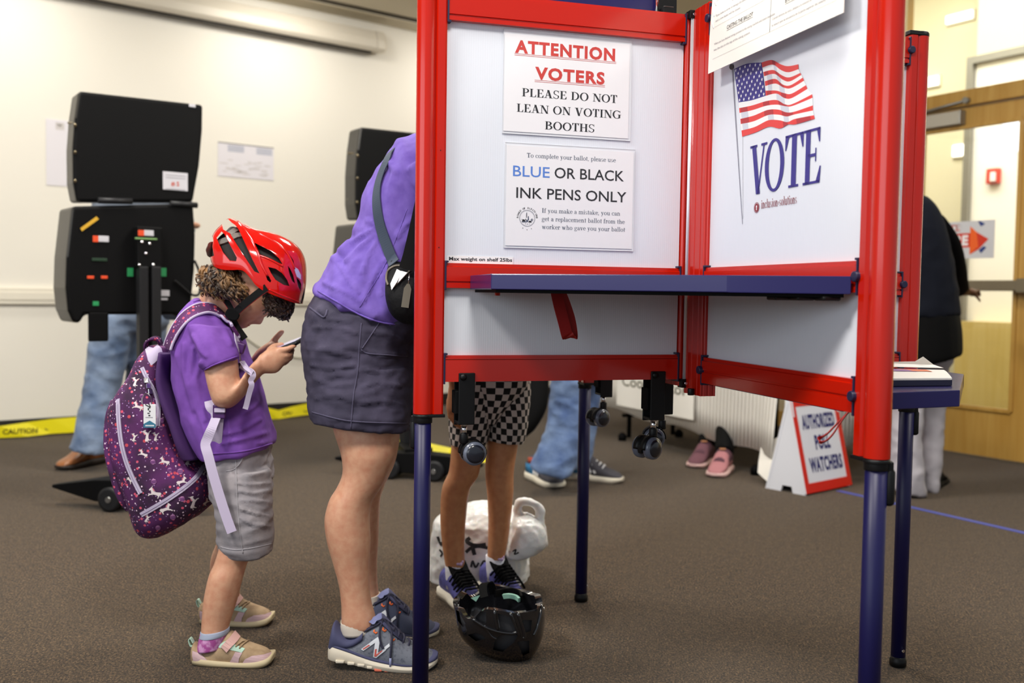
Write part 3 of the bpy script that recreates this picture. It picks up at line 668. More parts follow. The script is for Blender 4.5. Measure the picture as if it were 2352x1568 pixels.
for key, (ang, s0, s1, sl) in ARMS.items():
    M = armM(ang)
    mb = MB(); mb.box(((s0+s1)/2, 0, (ZB1+ZT)/2), (s1-s0, 0.010, ZT-ZB1+0.02), FLUTE, M)
    pan = mb.obj('panel', booth)
    for z0, z1, gr in ((ZT, ZRT, .16), (ZM0, ZM1, .22), (ZB0, ZB1, .45 if key == 'right' else .86)):
        mb = MB(); profile_rail(mb, s0+0.003, s1-0.003, z0, z1, gr, M); rl = mb.obj('rail', booth)
        for s, d in ((s0, 1), (s1, -1)):
            mb = MB(); e = 0.0035; zz = (z0-0.005, z1+0.005)
            P = [(s-d*0.0003, zz[0]), (s+d*e, zz[0]), (s+d*e, zz[1]-0.004), (s+d*0.008, zz[1]-0.004), (s+d*0.008, zz[1]), (s-d*0.0003, zz[1])] if z0 != ZT else [(s-d*0.0003, zz[1]-0.004), (s+d*e, zz[1]-0.004), (s+d*e, zz[0]+0.004), (s+d*0.008, zz[0]+0.004), (s+d*0.008, zz[0]), (s-d*0.0003, zz[0])]
            mb.prism(P, -0.0202, 0.0202, NAVYP, M @ Matrix.Rotation(PI/2, 4, 'X')); mb.obj('connector', rl, 0.0008)
            if key in ('right', 'far_right'):
                mb = MB(); mb.cyl((s, -0.027, (z0+z1)/2), (s, 0.027, (z0+z1)/2), 0.009, NAVYP, M=M); mb.obj('connector_knob', rl, 0.002)
    # outer post: tube with a flange towards the panel
    mb = MB(); r = 0.0212; P = []
    for j in range(33):
        a = math.radians(142-j*(284/32)); P.append((sl+r*math.cos(a), r*math.sin(a)))
    fl = [(s1+0.004, -0.0195), (s1, -0.0165), (s1, 0.0165), (s1+0.004, 0.0195)]
    P = P+[(sl-r*0.86, -0.0155), (sl-r*0.86-0.002, -0.0195)]+fl+[(sl-r*0.86-0.002, 0.0195), (sl-r*0.86, 0.0155)]
    R = [[Vector((x, y, z)) for x, y in P] for z in (ZP0, ZP1)]
    mb.rings(R, RED, smooth=False, M=M); po = mb.obj('post', booth)
    for p_ in po.data.polygons: p_.use_smooth = True
    wn = po.modifiers.new('edges', 'EDGE_SPLIT'); wn.split_angle = math.radians(28)
    for z, h in ((ZP1+0.006, 0.012), (ZP0-0.004, 0.008)):
        mb = MB(); mb.lathe((sl, 0, z-h/2), (0, 0, 1), [(0, 0.0218), (h*0.6, 0.0218), (h, 0.019)], BLACK, M=M); mb.box(((s1+sl)/2-0.004, 0, z), (sl-s1, 0.040, h*0.8), BLACK, M)
        if z < 1: mb.cyl((sl, 0, ZP0-0.02), (sl, 0, ZP0), 0.0200, BLACK, M=M)
        mb.obj('end_cap', po, 0.001)
    mb = MB(); mb.cyl((sl, 0, 0.018), (sl, 0, ZP0+0.05), 0.0178, NAVY, n=32, M=M); lg = mb.obj('leg', booth)
    mb = MB(); mb.lathe((sl, 0, 0), (0, 0, 1), [(0, 0.017), (0.003, 0.0205), (0.016, 0.0205), (0.020, 0.0182), (0.026, 0.0182)], BLACK, M=M); mb.obj('foot', lg)
    mb = MB(); mb.cyl((sl, -0.0165, 0.044), (sl, -0.0195, 0.044), 0.0038, CHROME, n=12, M=M); mb.obj('button', lg)
    lat = {'left': (0.0, -1, -0.03), 'right': (0.0, 1, 0), 'far_right': (0.0, 1, 0), 'far_left': (0, 1, 0)}[key]
    mb = MB(); d = -1 if key == 'left' else 1
    if key == 'left': ML = M @ Matrix.Translation((sl, 0, 0)) @ Matrix.Rotation(math.radians(-35), 4, 'Z')
    elif key == 'right': ML = M @ Matrix.Translation((sl, 0, 0)) @ Matrix.Rotation(math.radians(62), 4, 'Z')
    else: ML = M @ Matrix.Translation((sl, 0, 0)) @ Matrix.Rotation(math.radians(-25), 4, 'Z')
    mb.lathe((0.021, 0, ZP0-0.078), (0, 0, 1), [(0, 0.004), (0.004, 0.0085), (0.056, 0.0085), (0.062, 0.005)], BLACK, M=ML); mb.box((0.016, 0, ZP0-0.03), (0.02, 0.014, 0.05), BLACK, ML)
    mb.obj('latch', lg, 0.002)
# hub: fluted red hinge post and chrome rod
mb = MB()
def fluted(x0, x1, y0, y1, z0, z1):
    P = []
    n = 3
    for (ax, ay), (bx, by) in (((x0, y0), (x1, y0)), ((x1, y0), (x1, y1)), ((x1, y1), (x0, y1)), ((x0, y1), (x0, y0))):
        dx, dy = bx-ax, by-ay; l = math.hypot(dx, dy); nx, ny = -dy/l, dx/l
        for k in range(n):
            for f, o in ((.08, 0), (.3, 0), (.38, .0012), (.62, .0012), (.7, 0), (.92, 0)):
                P.append((ax+dx*(k+f)/n+nx*o, ay+dy*(k+f)/n+ny*o))
    mb.rings([[Vector((x, y, z)) for x, y in P] for z in (z0, z1)], RED, smooth=False)
fluted(-0.030, 0.030, -0.018, 0.055, 0.715, 1.552)
fluted(-0.019, 0.019, -0.102, -0.020, 0.700, 1.556)
mb.obj('hinge_post', booth, 0.0008)
mb = MB(); p = bhit(1577, 640, 1, -0.024); hx = p.x
mb.cyl((hx, -0.025, 0.72), (hx, -0.025, 1.55), 0.0046, ROD); rod = mb.obj('hinge_rod', booth)
for z0, z1 in ((0.712, 0.732), (1.538, 1.556)):
    mb = MB(); mb.box((hx+0.002, -0.020, (z0+z1)/2), (0.023, 0.022, z1-z0), BLACK); mb.lathe((hx+0.001, -0.031, (z0+z1)/2), (0, -1, 0), [(0, 0.004), (0.0015, 0.0035)], CHROME, n=12)
    mb.obj('rod_cap', rod, 0.002)
mb = MB(); mb.cyl((-0.028, -0.075, 0.700), (-0.028, -0.075, 0.715), 0.007, BLACK); mb.obj('hinge_foot', booth, 0.001)

# shelves
def shelf(name, pts, z1, th, studs, lip):
    mb = MB(); mb.prism(pts, z1-th, z1, SHELF); sh = mb.obj(name, booth, 0.0015)
    cx = sum(p[0] for p in pts)/len(pts); cy = sum(p[1] for p in pts)/len(pts)
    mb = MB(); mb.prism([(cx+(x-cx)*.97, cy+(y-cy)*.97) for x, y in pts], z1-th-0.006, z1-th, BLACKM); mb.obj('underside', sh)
    for x, y in studs:
        mb = MB(); mb.box((x, y, z1-th-0.008), (0.034, 0.03, 0.008), BLACK, None); mb.obj('shelf_stud', sh, 0.003)
    return sh
NP = (-0.012, -0.02)
pd = bhit(1957.8, 660, 0, -0.022)
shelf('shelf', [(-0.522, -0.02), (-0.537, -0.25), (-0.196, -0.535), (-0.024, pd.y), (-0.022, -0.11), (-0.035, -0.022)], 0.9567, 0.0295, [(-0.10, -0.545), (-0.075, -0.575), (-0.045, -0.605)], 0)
mb = MB(); mb.cyl((-0.47, -0.05, 0.915), (-0.47, -0.05, 0.93), 0.006, RED); mb.obj('stop_pin', booth)
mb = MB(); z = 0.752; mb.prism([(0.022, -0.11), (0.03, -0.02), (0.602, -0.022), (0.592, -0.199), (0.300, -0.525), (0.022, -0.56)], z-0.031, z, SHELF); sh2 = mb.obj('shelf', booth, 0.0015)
# edge of the lower shelf shows raw pale board
RAWB = mat('raw_board_edge', rgb(206, 172, 100), 0.7, mottle=(90, rgb(176, 140, 76), .4, .7))
mb = MB(); a, b = Vector((0.592, -0.199, 0)), Vector((0.300, -0.525, 0)); t = (a-b).normalized(); n = Vector((t.y, -t.x, 0))*0.0009
if n.x < 0: n = -n
mb.add([a-t*0.002+n+Vector((0, 0, z-0.030)), a-t*0.002+n+Vector((0, 0, z-0.002)), Vector((0.602, -0.024, z-0.002))+Vector((0.001, 0, 0)), Vector((0.602, -0.024, z-0.030))+Vector((0.001, 0, 0))], [(0, 1, 2, 3)], RAWB); mb.obj('raw_edge', sh2)
# shelves of the two rear stations
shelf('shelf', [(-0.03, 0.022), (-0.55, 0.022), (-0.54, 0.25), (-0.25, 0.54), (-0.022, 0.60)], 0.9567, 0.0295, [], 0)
# red pull straps
RSTRAP = mat('red_webbing', rgb(150, 12, 10), 0.6, bump=(1200, 0.3, 0.0006))
mb = MB(); a = at(1278, 668, 1.98); c = at(1308, 772, 1.99); Pp = []
ctrl = [(1277, 668, 1.985), (1284, 700, 1.982), (1296, 745, 1.978), (1302, 768, 1.976), (1308, 774, 1.985), (1314, 770, 1.995), (1309, 735, 2.0), (1298, 700, 2.0), (1285, 668, 1.995)]
Pp = [bl(at(*q)) for q in spline(ctrl, 6)]
mb.tube(Pp, 0, RSTRAP, flat=(0.0125, 0.0007, Vector((1, 0.1, 0.1)), 'w')); mb.obj('pull_strap', booth)
mb = MB(); ctrl = [(1958, 938, 1.63), (1930, 965, 1.62), (1903, 993, 1.61), (1886, 1006, 1.605), (1884, 1012, 1.60), (1895, 1013, 1.595), (1912, 998, 1.60), (1932, 968, 1.61), (1950, 944, 1.62)]
Pp = [bl(at(*q)) for q in spline(ctrl, 6)]
mb.tube(Pp, 0, RSTRAP, flat=(0.008, 0.0007, Vector((0.60, 0.78, -0.22)), 'w')); mb.obj('pull_strap', booth)
# casters: bracket, stem, twin wheel
WHEELG = mat('grey_wheel', rgb(96, 102, 118), 0.3, coat=0.3); HUBG = mat('dark_wheel_hub', rgb(30, 33, 44), 0.25, coat=0.3)
def caster(x, y, side, turn, zc=0.575):
    zb0 = 0.638
    mb = MB(); mb.box((x, y+side*0.021, (ZB0+0.019+zb0)/2), (0.036, 0.004, ZB0+0.019-zb0), BLACK); mb.box((x, y-side*0.021, (ZB0+zb0)/2), (0.036, 0.004, ZB0-zb0+0.01), BLACK)
    mb.box((x, y, zb0+0.003), (0.036, 0.040, 0.006), BLACK); mb.box((x-0.006, y, ZB0-0.045), (0.036, 0.036, 0.05), BLACKM)
    cb = mb.obj('caster_bracket', booth, 0.003)
    mb = MB(); mb.lathe((x-0.008, y+side*0.023, ZB0+0.010), (0, side, 0), [(0, 0.0072), (0.002, 0.0070), (0.0045, 0.004), (0.0048, 0)], BLACK, n=18); mb.obj('bolt', cb)
    mb = MB(); mb.cyl((x, y, 0.612), (x, y, 0.637), 0.0062, CHROME); mb.cyl((x, y, 0.634), (x, y, 0.638), 0.008, CHROME); mb.obj('caster_stem', cb)
    # wheel carrier in its own frame: axle along local y
    Mw = Matrix.Translation((x, y, zc)) @ Matrix.Rotation(turn, 4, 'Z')
    wx = 0.020
    mb = MB(); mb.cyl((0, 0, 0.02), (0, 0, 0.042), 0.0095, BLACK, M=Mw)
    R = []
    for yy in (-0.006, 0.006):
        R.append([Vector((wx-0.0, yy, 0))+Vector((0.027*math.cos(t), 0, 0.027*math.sin(t))) for t in [math.radians(-10+12.5*k) for k in range(17)]]+[Vector((wx-0.024, yy, -0.012)), Vector((wx+0.024, yy, -0.012))])
    mb.rings(R, BLACK, smooth=False, M=Mw); mb.obj('caster_fork', cb, 0.002)
    wh = None
    for sg in (-1, 1):
        mb = MB(); mb.lathe((wx, sg*0.008, 0), (0, sg, 0), [(0, 0.020), (0.002, 0.0255), (0.012, 0.0258), (0.016, 0.0245), (0.0175, 0.0205), (0.0178, 0.0200)], WHEELG, M=Mw); wh = mb.obj('wheel', cb)
        mb = MB(); mb.lathe((wx, sg*0.0245, 0), (0, sg, 0), [(0, 0.0205), (0.0016, 0.0200), (0.0036, 0.014), (0.0044, 0.0)], HUBG, M=Mw); mb.obj('wheel_cap', wh)
        mb = MB()
        R = []
        for rr, yy in ((0.0268, 0.004), (0.0275, 0.018)):
            R.append([Vector((wx+rr*math.cos(t), sg*yy, rr*math.sin(t))) for t in [math.radians(-5+9.5*k) for k in range(21)]])
        R2 = [[Vector((p.x+0.0012*math.cos(0), p.y, p.z)) for p in r] for r in R]
        mb.add([p for r in R for p in r], [(k, k+1, 21+k+1, 21+k) for k in range(20)], BLACK, True, Mw); g = mb.obj('wheel_guard', wh, fix=False); so = g.modifiers.new('t', 'SOLIDIFY'); so.thickness = 0.0015
p = bhit(1072, 900, 1, -0.021); caster(p.x, 0, -1, math.radians(0))
p = bhit(1511, 900, 1, -0.021); caster(p.x, 0, -1, math.radians(205))
caster(0, 0.13, 1, math.radians(160)); caster(0.0, 0.52, 1, math.radians(200))
# navy privacy header and black lamp clamp standing above the rail, at the rear station
mb = MB(); p0 = bhit(1190, 4, 1, 0.03); p1 = bhit(1512, 30, 1, 0.03)
mb.box(((-0.47+p1.x)/2, 0.034, 1.60), (p1.x+0.47, 0.012, 0.10), SHELF); mb.obj('header_board', booth, 0.002)
mb = MB(); q = bhit(1512, 20, 1, 0.02); mb.cyl((q.x-0.004, 0.02, 1.545), (q.x-0.004, 0.02, 1.75), 0.0042, CHROME); mb.box((q.x-0.008, 0.02, 1.553), (0.02, 0.03, 0.006), STEEL); cl = mb.obj('lamp_stand', booth)
mb = MB(); x0 = q.x+0.004; mb.box((x0+0.012, 0.018, 1.558), (0.026, 0.04, 0.016), BLACK); mb.box((x0+0.02, 0.03, 1.62), (0.045, 0.016, 0.16), BLACK); mb.box((x0+0.012, 0.0, 1.567), (0.024, 0.004, 0.0016), STEEL); mb.obj('lamp_clamp', cl, 0.001)

# ------------------------------------------------------------------ what is printed on the right panel (its face looks to -x)
pan = [o for o in booth.children if o.name.startswith('panel')]
right_panel = pan[1]
mbp = MB()
XF = -0.0058
def rp(u, v): p = bhit(u, v, 0, XF); return (p.y, p.z)
def rpoly(pts, m, lift=0.0):
    P = [(XF-lift, *rp(u, v)) for u, v in pts]
    mbp.add(P, [tuple(t) for t in tessellate_polygon([[Vector((a, b, 0)) for a, b in pts]])], m)
def F(x, y): return (1640+x/3.921, 120+y/3.92)      # measured on an enlarged crop
def edge(pts, n): return [tuple(q) for q in catmull(pts, n)]
# the wavy flag: 14 stripe boundaries given at five stations (left edge, canton edge, fold, mid, right edge)
TOPS = []
st = [ # x of each station runs along; rows are (left, s1, s2, s3, right)
 [(182,150),(300,102),(428,92),(522,70),(600,108),(668,125),(760,108)],
 [None,None,(436,138),(530,112),(604,160),(672,180),(762,152)],
 [None,None,(444,178),(536,160),(610,206),(678,226),(778,186)],
 [None,None,(452,216),(545,195),(618,246),(684,262),(788,203)],
 [None,None,(458,262),(552,240),(624,292),(690,296),(800,228)],
 [None,None,(462,304),(556,282),(630,318),(696,322),(812,256)],
 [None,None,(464,346),(560,345),(634,368),(700,372),(828,296)],
 [(222,452),(340,432),(466,392),(562,372),(636,412),(702,412),(842,330)],
 [(227,503),(345,478),(470,440),(566,430),(640,468),(706,466),(884,378)],
 [(231,546),(350,520),(476,480),(572,472),(646,486),(712,482),(888,410)],
 [(238,600),(358,570),(482,520),(578,516),(652,540),(720,536),(890,478)],
 [(242,646),(362,620),(486,566),(582,562),(656,578),(724,560),(892,524)],
 [(248,704),(368,672),(490,612),(588,612),(662,628),(730,600),(900,566)],
 [(254,760),(374,722),(496,670),(594,686),(668,650),(736,648),(908,598)]]
for i in range(13):
    a, b = st[i], st[i+1]
    k0 = 0 if a[0] is not None and b[0] is not None else 2
    A = edge([F(*p) for p in a[k0:]], 6); B = edge([F(*p) for p in b[k0:]], 6)
    m = FLAGRED if i % 2 == 0 else WHITEINK
    if i == 0: A = edge([F(*p) for p in a[2:]], 6); B = edge([F(*p) for p in b[2:]], 6)
    for j in range(min(len(A), len(B))-1):
        q = [A[j], A[j+1], B[j+1], B[j]]; mbp.add([(XF-0.0002, *rp(u, v)) for u, v in q], [(0, 1, 2, 3)], m)
top = edge([F(*p) for p in st[0][:3]], 6); bot = edge([F(*p) for p in st[7][:3]], 6)
for j in range(len(top)-1): mbp.add([(XF-0.0003, *rp(u, v)) for u, v in (top[j], top[j+1], bot[j+1], bot[j])], [(0, 1, 2, 3)], FLAGBLUE)
# stars
for r_ in range(9):
    n = 6 if r_ % 2 == 0 else 5
    for c_ in range(n):
        f = (c_+.55)/6 if n == 6 else (c_+1.05)/6; g = (r_+.6)/9.2
        tp = top[min(len(top)-1, int(f*(len(top)-1)))]; bt = bot[min(len(bot)-1, int(f*(len(bot)-1)))]
        u, v = tp[0]+(bt[0]-tp[0])*g, tp[1]+(bt[1]-tp[1])*g
        cy, cz = rp(u, v); R_ = 0.0042
        P = [(XF-0.0005, cy+R_*(1 if k % 2 == 0 else .42)*math.sin(k*PI/5)*1.0, cz+R_*(1 if k % 2 == 0 else .42)*math.cos(k*PI/5)) for k in range(10)]
        mbp.add(P+[(XF-0.0005, cy, cz)], [(k, (k+1) % 10, 10) for k in range(10)], WHITEINK)
# printed folds of the cloth (part of the print)
FOLDR = mat('printed_flag_crimson', rgb(178, 50, 56), 0.5)
FOLDW = mat('printed_flag_grey', rgb(206, 210, 222), 0.5)
def fold(i, f0, f1):
    a, b = st[i], st[i+1]; k0 = 0 if a[0] is not None and b[0] is not None else 2
    A = edge([F(*p) for p in a[k0:]], 12); B = edge([F(*p) for p in b[k0:]], 12); n = len(A)-1
    j0, j1 = int(f0*n), int(f1*n)
    for j in range(j0, j1): mbp.add([(XF-0.0004, *rp(u, v)) for u, v in (A[j], A[j+1], B[j+1], B[j])], [(0, 1, 2, 3)], FOLDR if i % 2 == 0 else FOLDW)
for i, f0, f1 in ((0, .26, .34), (1, .28, .36), (2, .30, .40), (3, .32, .44), (4, .36, .52), (5, .36, .54), (6, .40, .58), (7, .50, .68), (8, .54, .72), (9, .56, .76), (10, .58, .82), (11, .6, .72), (12, .58, .68), (12, .86, .97), (2, .06, .14), (4, .1, .2), (6, .06, .16), (8, .3, .38), (10, .3, .42), (11, .34, .42), (3, .1, .2), (5, .1, .18), (8, .04, .12), (10, .02, .12), (9, .04, .12), (11, .04, .1)): fold(i, f0, f1)
POLEC = mat('printed_grey_line', rgb(136, 136, 152), 0.5)
rpoly([F(158, 130), F(170, 130), F(258, 1545), F(254, 1545)], POLEC, 0.0002)
rpoly([F(258, 760), F(260, 760), F(262, 1500), F(260, 1500)], INKL, 0.0002)
rpoly([F(158+20*math.cos(t), 132+26*math.sin(t)) for t in [2*PI*k/16 for k in range(16)]], INK, 0.0003)
# VOTE
MR = Matrix(((0, 0, -1, XF-0.0003), (-1, 0, 0, 0), (0, 1, 0, 0), (0, 0, 0, 1)))     # x -> -y (towards the photographer), y -> up
def rletter(geo, m, p0, p1, hgt, cap):
    a, b = rp(*p0), rp(*p1); letter(mbp, geo, m, MR, -a[0], a[1], width=abs(a[0]-b[0]), height=hgt, cap=cap)
a = rp(*F(385, 1292)); b = rp(*F(316, 1025))
for ch, u0, v0, u1, v1, ht in (('V', 316, 1296, 468, 1255, 0), ('O', 452, 1262, 626, 1226, 0), ('T', 632, 1228, 796, 1197, 0), ('E', 798, 1200, 958, 1165, 0)):
    zt = rp(*F(u0, {'V': 1022, 'O': 964, 'T': 934, 'E': 888}[ch]))[1]; zb = rp(*F(u0, v0))[1]
    p = rp(*F(u0, v0)); q = rp(*F(u1, v1))
    letter(mbp, serif_geo(ch), VOTEBLUE, MR, -p[0], (p[1]+q[1])/2, width=abs(p[0]-q[0]), height=0.098, cap=1.0)
p = rp(*F(424, 1412)); q = rp(*F(744, 1352)); letter(mbp, serif_geo('inclusion=solutions'), MAROON, MR, -p[0], (p[1]+q[1])/2, width=abs(p[0]-q[0]), height=0.017, cap=1.0)
c = rp(*F(384, 1398))
def disc(r0, r1, m, lift):
    V = [(XF-lift, c[0]+r*math.cos(2*PI*k/28), c[1]+r*math.sin(2*PI*k/28)) for r in (r0, r1) for k in range(28)]
    mbp.add(V, [(k, (k+1) % 28, 28+(k+1) % 28, 28+k) for k in range(28)], m)
disc(0.0095, 0.0105, MAROON, 0.0003); disc(0.00, 0.0085, MAROON, 0.0003)
V = [(XF-0.0005, c[0]+0.0022*math.cos(2*PI*k/16), c[1]+0.0018+0.0026*math.sin(2*PI*k/16)) for k in range(16)]; mbp.add(V, [tuple(range(16))], WHITEINK)
mbp.add([(XF-0.0005, c[0]-0.001, c[1]), (XF-0.0005, c[0]+0.001, c[1]), (XF-0.0005, c[0]+0.0015, c[1]-0.005), (XF-0.0005, c[0]-0.0015, c[1]-0.005)], [(0, 1, 2, 3)], WHITEINK)
mbp.obj('panel_print', right_panel, fix=False)
# sticker on the left panel
YF = -0.0058; ML_ = Matrix(((1, 0, 0, 0), (0, 0, -1, YF), (0, 1, 0, 0), (0, 0, 0, 1)))
mbs = MB(); p = bhit(1027, 605, 1, YF); q = bhit(1178, 588, 1, YF)
mbs.box(((p.x+q.x)/2, YF-0.0002, (p.z+q.z)/2-0.001), (q.x-p.x, 0.0006, 0.017), WHITEINK)
p = bhit(1031, 597.5, 1, YF); q = bhit(1176, 600, 1, YF); letter(mbs, text_geo('Max weight on shelf 25lbs', 0.025), INK, ML_ @ Matrix.Translation((0, 0, 0.0007)), p.x, (p.z+q.z)/2-0.0005, width=q.x-p.x, height=0.0072)
mbs.obj('weight_sticker', pan[0], fix=False)
# screw heads
for u, v, ax, val in ((1012, 345, 1, -0.0196), (1008, 568, 1, -0.0196)):
    mb = MB(); p = bhit(u, v, ax, val); mb.lathe((p.x, val, p.z), (0, -1, 0), [(0, 0.0012), (0.0006, 0.001)], BLACK, n=10)
    mb.obj('screw', booth)

# ================================================================== paper on the booth
YP = -0.0075
def lp(u, v, y=YP): p = bhit(u, v, 1, y); return p.x, p.z
class Sheet:
    """a paper in a clear sleeve fixed to the left panel"""
    def __init__(s, label, sleeve, page):
        (s0, z1), (s1, z0) = lp(*sleeve[0]), lp(*sleeve[1])
        s.root = empty('paper_sign', label, 'sign', BC+E1*((s0+s1)/2)+E2*YP+Vector((0, 0, z0)), BA, 'printed signs on the left booth panel'); s.o = Vector(((s0+s1)/2, YP, z0))
        mb = MB(); mb.box(((s0+s1)/2-s.o.x, 0.0008, (z1-z0)/2), (s1-s0, 0.0007, z1-z0), SLEEVE); mb.obj('sleeve', s.root)
        (a0, b1), (a1, b0) = lp(*page[0]), lp(*page[1])
        s.p = MB(); s.p.box(((a0+a1)/2-s.o.x, -0.0006, (b0+b1)/2-z0), (a1-a0, 0.0008, b1-b0), PAPER)
        s.M = Matrix(((1, 0, 0, -s.o.x), (0, 0, -1, -0.0013), (0, 1, 0, -z0), (0, 0, 0, 1)))
        mb = MB()
        # clear edge strips and a glint along the sleeve's rim
        mb.tube([(s0-s.o.x, -0.0004, 0), (s1-s.o.x, -0.0004, 0), (s1-s.o.x, -0.0004, z1-z0), (s0-s.o.x, -0.0004, z1-z0)], 0.0004, SLEEVE, n=6, closed=True); mb.obj('sleeve_edge', s.root)
    def text(s, geo, m, p, q, height, cap=None):
        a, b = lp(*p), lp(*q); letter(s.p, geo, m, s.M, a[0], (a[1]+b[1])/2, width=b[0]-a[0], height=height, cap=cap)
    def line(s, p, q, m, h=0.0008):
        a, b = lp(*p), lp(*q); z = (a[1]+b[1])/2
        s.p.add([(a[0], z-h/2, 0), (b[0], z-h/2, 0), (b[0], z+h/2, 0), (a[0], z+h/2, 0)], [(0, 1, 2, 3)], m, False, s.M)
    def end(s): return s.p.obj('page', s.root, fix=False)
SLEEVE = mat('clear_sleeve', rgb(224, 226, 233), 0.3, spec=0.5)
def A1(x, y): return (1150+x/5.806, 60+y/5.806)
sh = Sheet('white sign reading ATTENTION VOTERS, upper of two on the left booth panel', ((1157, 66), (1447, 324)), (A1(55, 95), A1(1695, 1500)))
sh.text(text_geo('ATTENTION', 0.04, space=1.14), SIGNRED, A1(188, 352), A1(1522, 458), 0.0245)
for k, (x0, y0, x1, y1) in enumerate(((182, 370, 1538, 478), (182, 389, 1538, 497), (450, 720, 1388, 792), (450, 741, 1388, 812))): sh.line(A1(x0, y0), A1(x1, y1), SIGNRED)
sh.text(text_geo('VOTERS', 0.04, space=1.14), SIGNRED, A1(456, 708), A1(1382, 768), 0.0240)
sh.text(serif_geo('PLEASE DO NOT', .36), INK, A1(282, 938), A1(1548, 1025), 0.0172, 1.0)
sh.text(serif_geo('LEAN ON VOTING', .36), INK, A1(212, 1145), A1(1602, 1232), 0.0172, 1.0)
sh.text(serif_geo('BOOTHS', .36), INK, A1(588, 1378), A1(1245, 1416), 0.0172, 1.0)
sh.end()
def A2(x, y): return (1150+x/5.806, 320+y/5.806)
sh = Sheet('white sign reading BLUE OR BLACK INK PENS ONLY, under the ATTENTION sign', ((1160, 326), (1454, 577)), (A2(82, 76), A2(1745, 1462)))
sh.text(serif_geo('To complete your ballot, please use'), INKG, A2(348, 245), A2(1532, 302), 0.0098, 1.0)
sh.text(text_geo('BLUE', 0.005), INKBLUE, A2(162, 490), A2(650, 510), 0.0222)
sh.text(text_geo('OR BLACK', 0.008), INK, A2(715, 522), A2(1640, 552), 0.0222)
sh.text(text_geo('INK PENS ONLY', 0.008), INK, A2(205, 785), A2(1672, 835), 0.0222)
sh.text(serif_geo('If you make a mistake, you can'), INKG, A2(548, 982), A2(1590, 1012), 0.0098, 1.0)
sh.text(serif_geo('get a replacement ballot from the'), INKG, A2(545, 1096), A2(1650, 1118), 0.0098, 1.0)
sh.text(serif_geo('worker who gave you your ballot'), INKG, A2(545, 1200), A2(1656, 1225), 0.0098, 1.0)
# round seal with lettering around it
c = lp(*A2(352, 1052))
def circ(r0, r1, m, n=40):
    V = [(c[0]+r*math.cos(2*PI*k/n), c[1]+r*math.sin(2*PI*k/n), 0) for r in (r0, r1) for k in range(n)]
    sh.p.add(V, [(k, (k+1) % n, n+(k+1) % n, n+k) for k in range(n)], m, False, sh.M)
circ(0.0171, 0.0178, INKG); circ(0.0158, 0.0161, INKL)
word = 'BOARD OF ELECTIONS'; n = len(word)
for k, ch in enumerate(word):
    if ch == ' ': continue
    a = math.radians(176-172*k/(n-1)); r = 0.0202
    M = sh.M @ Matrix.Translation((c[0]+r*math.cos(a), c[1]+r*math.sin(a), 0)) @ Matrix.Rotation(a-PI/2, 4, 'Z')
    letter(sh.p, text_geo(ch, 0.02), INK, M, -0.0016, 0, height=0.0036)
for dx, dy in ((-.0098, -.0215), (0, -.0248), (.0098, -.0222)): sh.p.add([(c[0]+dx+0.0009*math.cos(2*PI*k/8), c[1]+dy+0.0009*math.sin(2*PI*k/8), 0) for k in range(8)], [tuple(range(8))], INK, False, sh.M)
rr = random.Random(5)
def blob(x, y, w, h, m): sh.p.add([(c[0]+x, c[1]+y, 0), (c[0]+x+w, c[1]+y, 0), (c[0]+x+w*.8, c[1]+y+h, 0), (c[0]+x+w*.15, c[1]+y+h*.9, 0)], [(0, 1, 2, 3)], m, False, sh.M)
for x, y, w, h, m in ((-.003, .001, .003, .011, INKL), (-.0022, .004, .0016, .009, INKG), (.001, -.004, .003, .009, INKG), (-.012, -.007, .008, .004, INK), (-.013, -.009, .012, .002, INKG), (-.003, -.008, .006, .005, INKG), (.003, -.009, .007, .004, INK), (.009, -.006, .003, .006, INKG), (.006, -.003, .009, .0008, INKG), (-.014, -.003, .006, .0008, INKL), (-.005, -.0125, .002, .0012, INKG), (-.001, -.013, .003, .0012, INKG), (.004, -.0125, .002, .0012, INKG), (-.01, -.0055, .003, .003, INK), (-.0045, -.005, .002, .004, INK)): blob(x, y, w, h, m)
sh.end()

# instruction sheet in a plastic sleeve, hanging from the top of the right panel and standing off it
XS = -0.040
def sp(u, v): p = bhit(u, v, 0, XS); return p.y, p.z
yl = sp(1628, 100)[0]; yr = sp(1938, 10)[0]; zb = (sp(1628, 181)[1]+sp(1938, 13)[1])/2
zt = 1.66
ins = empty('instruction_sheet', 'white instruction sheet in English and Spanish hanging over the flag panel', 'paper', BC+E1*XS+E2*((yl+yr)/2)+Vector((0, 0, zb)), BA)
ym = (yl+yr)/2
def sheet_x(z): t = max(0.0, min(1.0, (z-zb)/(zt-zb))); return 0.018*t*t*(1)     # comes back to the panel towards the top
def SM(z0, z1):
    return None
page = MB(); N = 14; V = []
for i in range(N+1):
    z = (zt-zb)*i/N
    for y in (yl, yr): V.append((sheet_x(zb+z), y-ym, z))
page.add(V, [(2*i, 2*i+1, 2*i+3, 2*i+2) for i in range(N)], PAPERW, True)
V2 = [(x+0.0012, y, z) for x, y, z in V]; page.add(V2, [(2*i, 2*i+2, 2*i+3, 2*i+1) for i in range(N)], PAPERW, True)
page.add(V+V2, [(0, 1, 2*N+3, 2*N+2)]+[(2*i, 2*i+2, 2*N+2+2*i+2, 2*N+2+2*i) for i in range(N)]+[(2*i+1, 2*N+3+2*i, 2*N+3+2*i+2, 2*i+3) for i in range(N)], PAPERW)
wid = abs(yr-yl)
def on_sheet(x, y):   # x 0..1 left to right, y metres above the bottom edge
    return (sheet_x(zb+y)-0.0006, (yl-ym)+(yr-yl)*x, y)
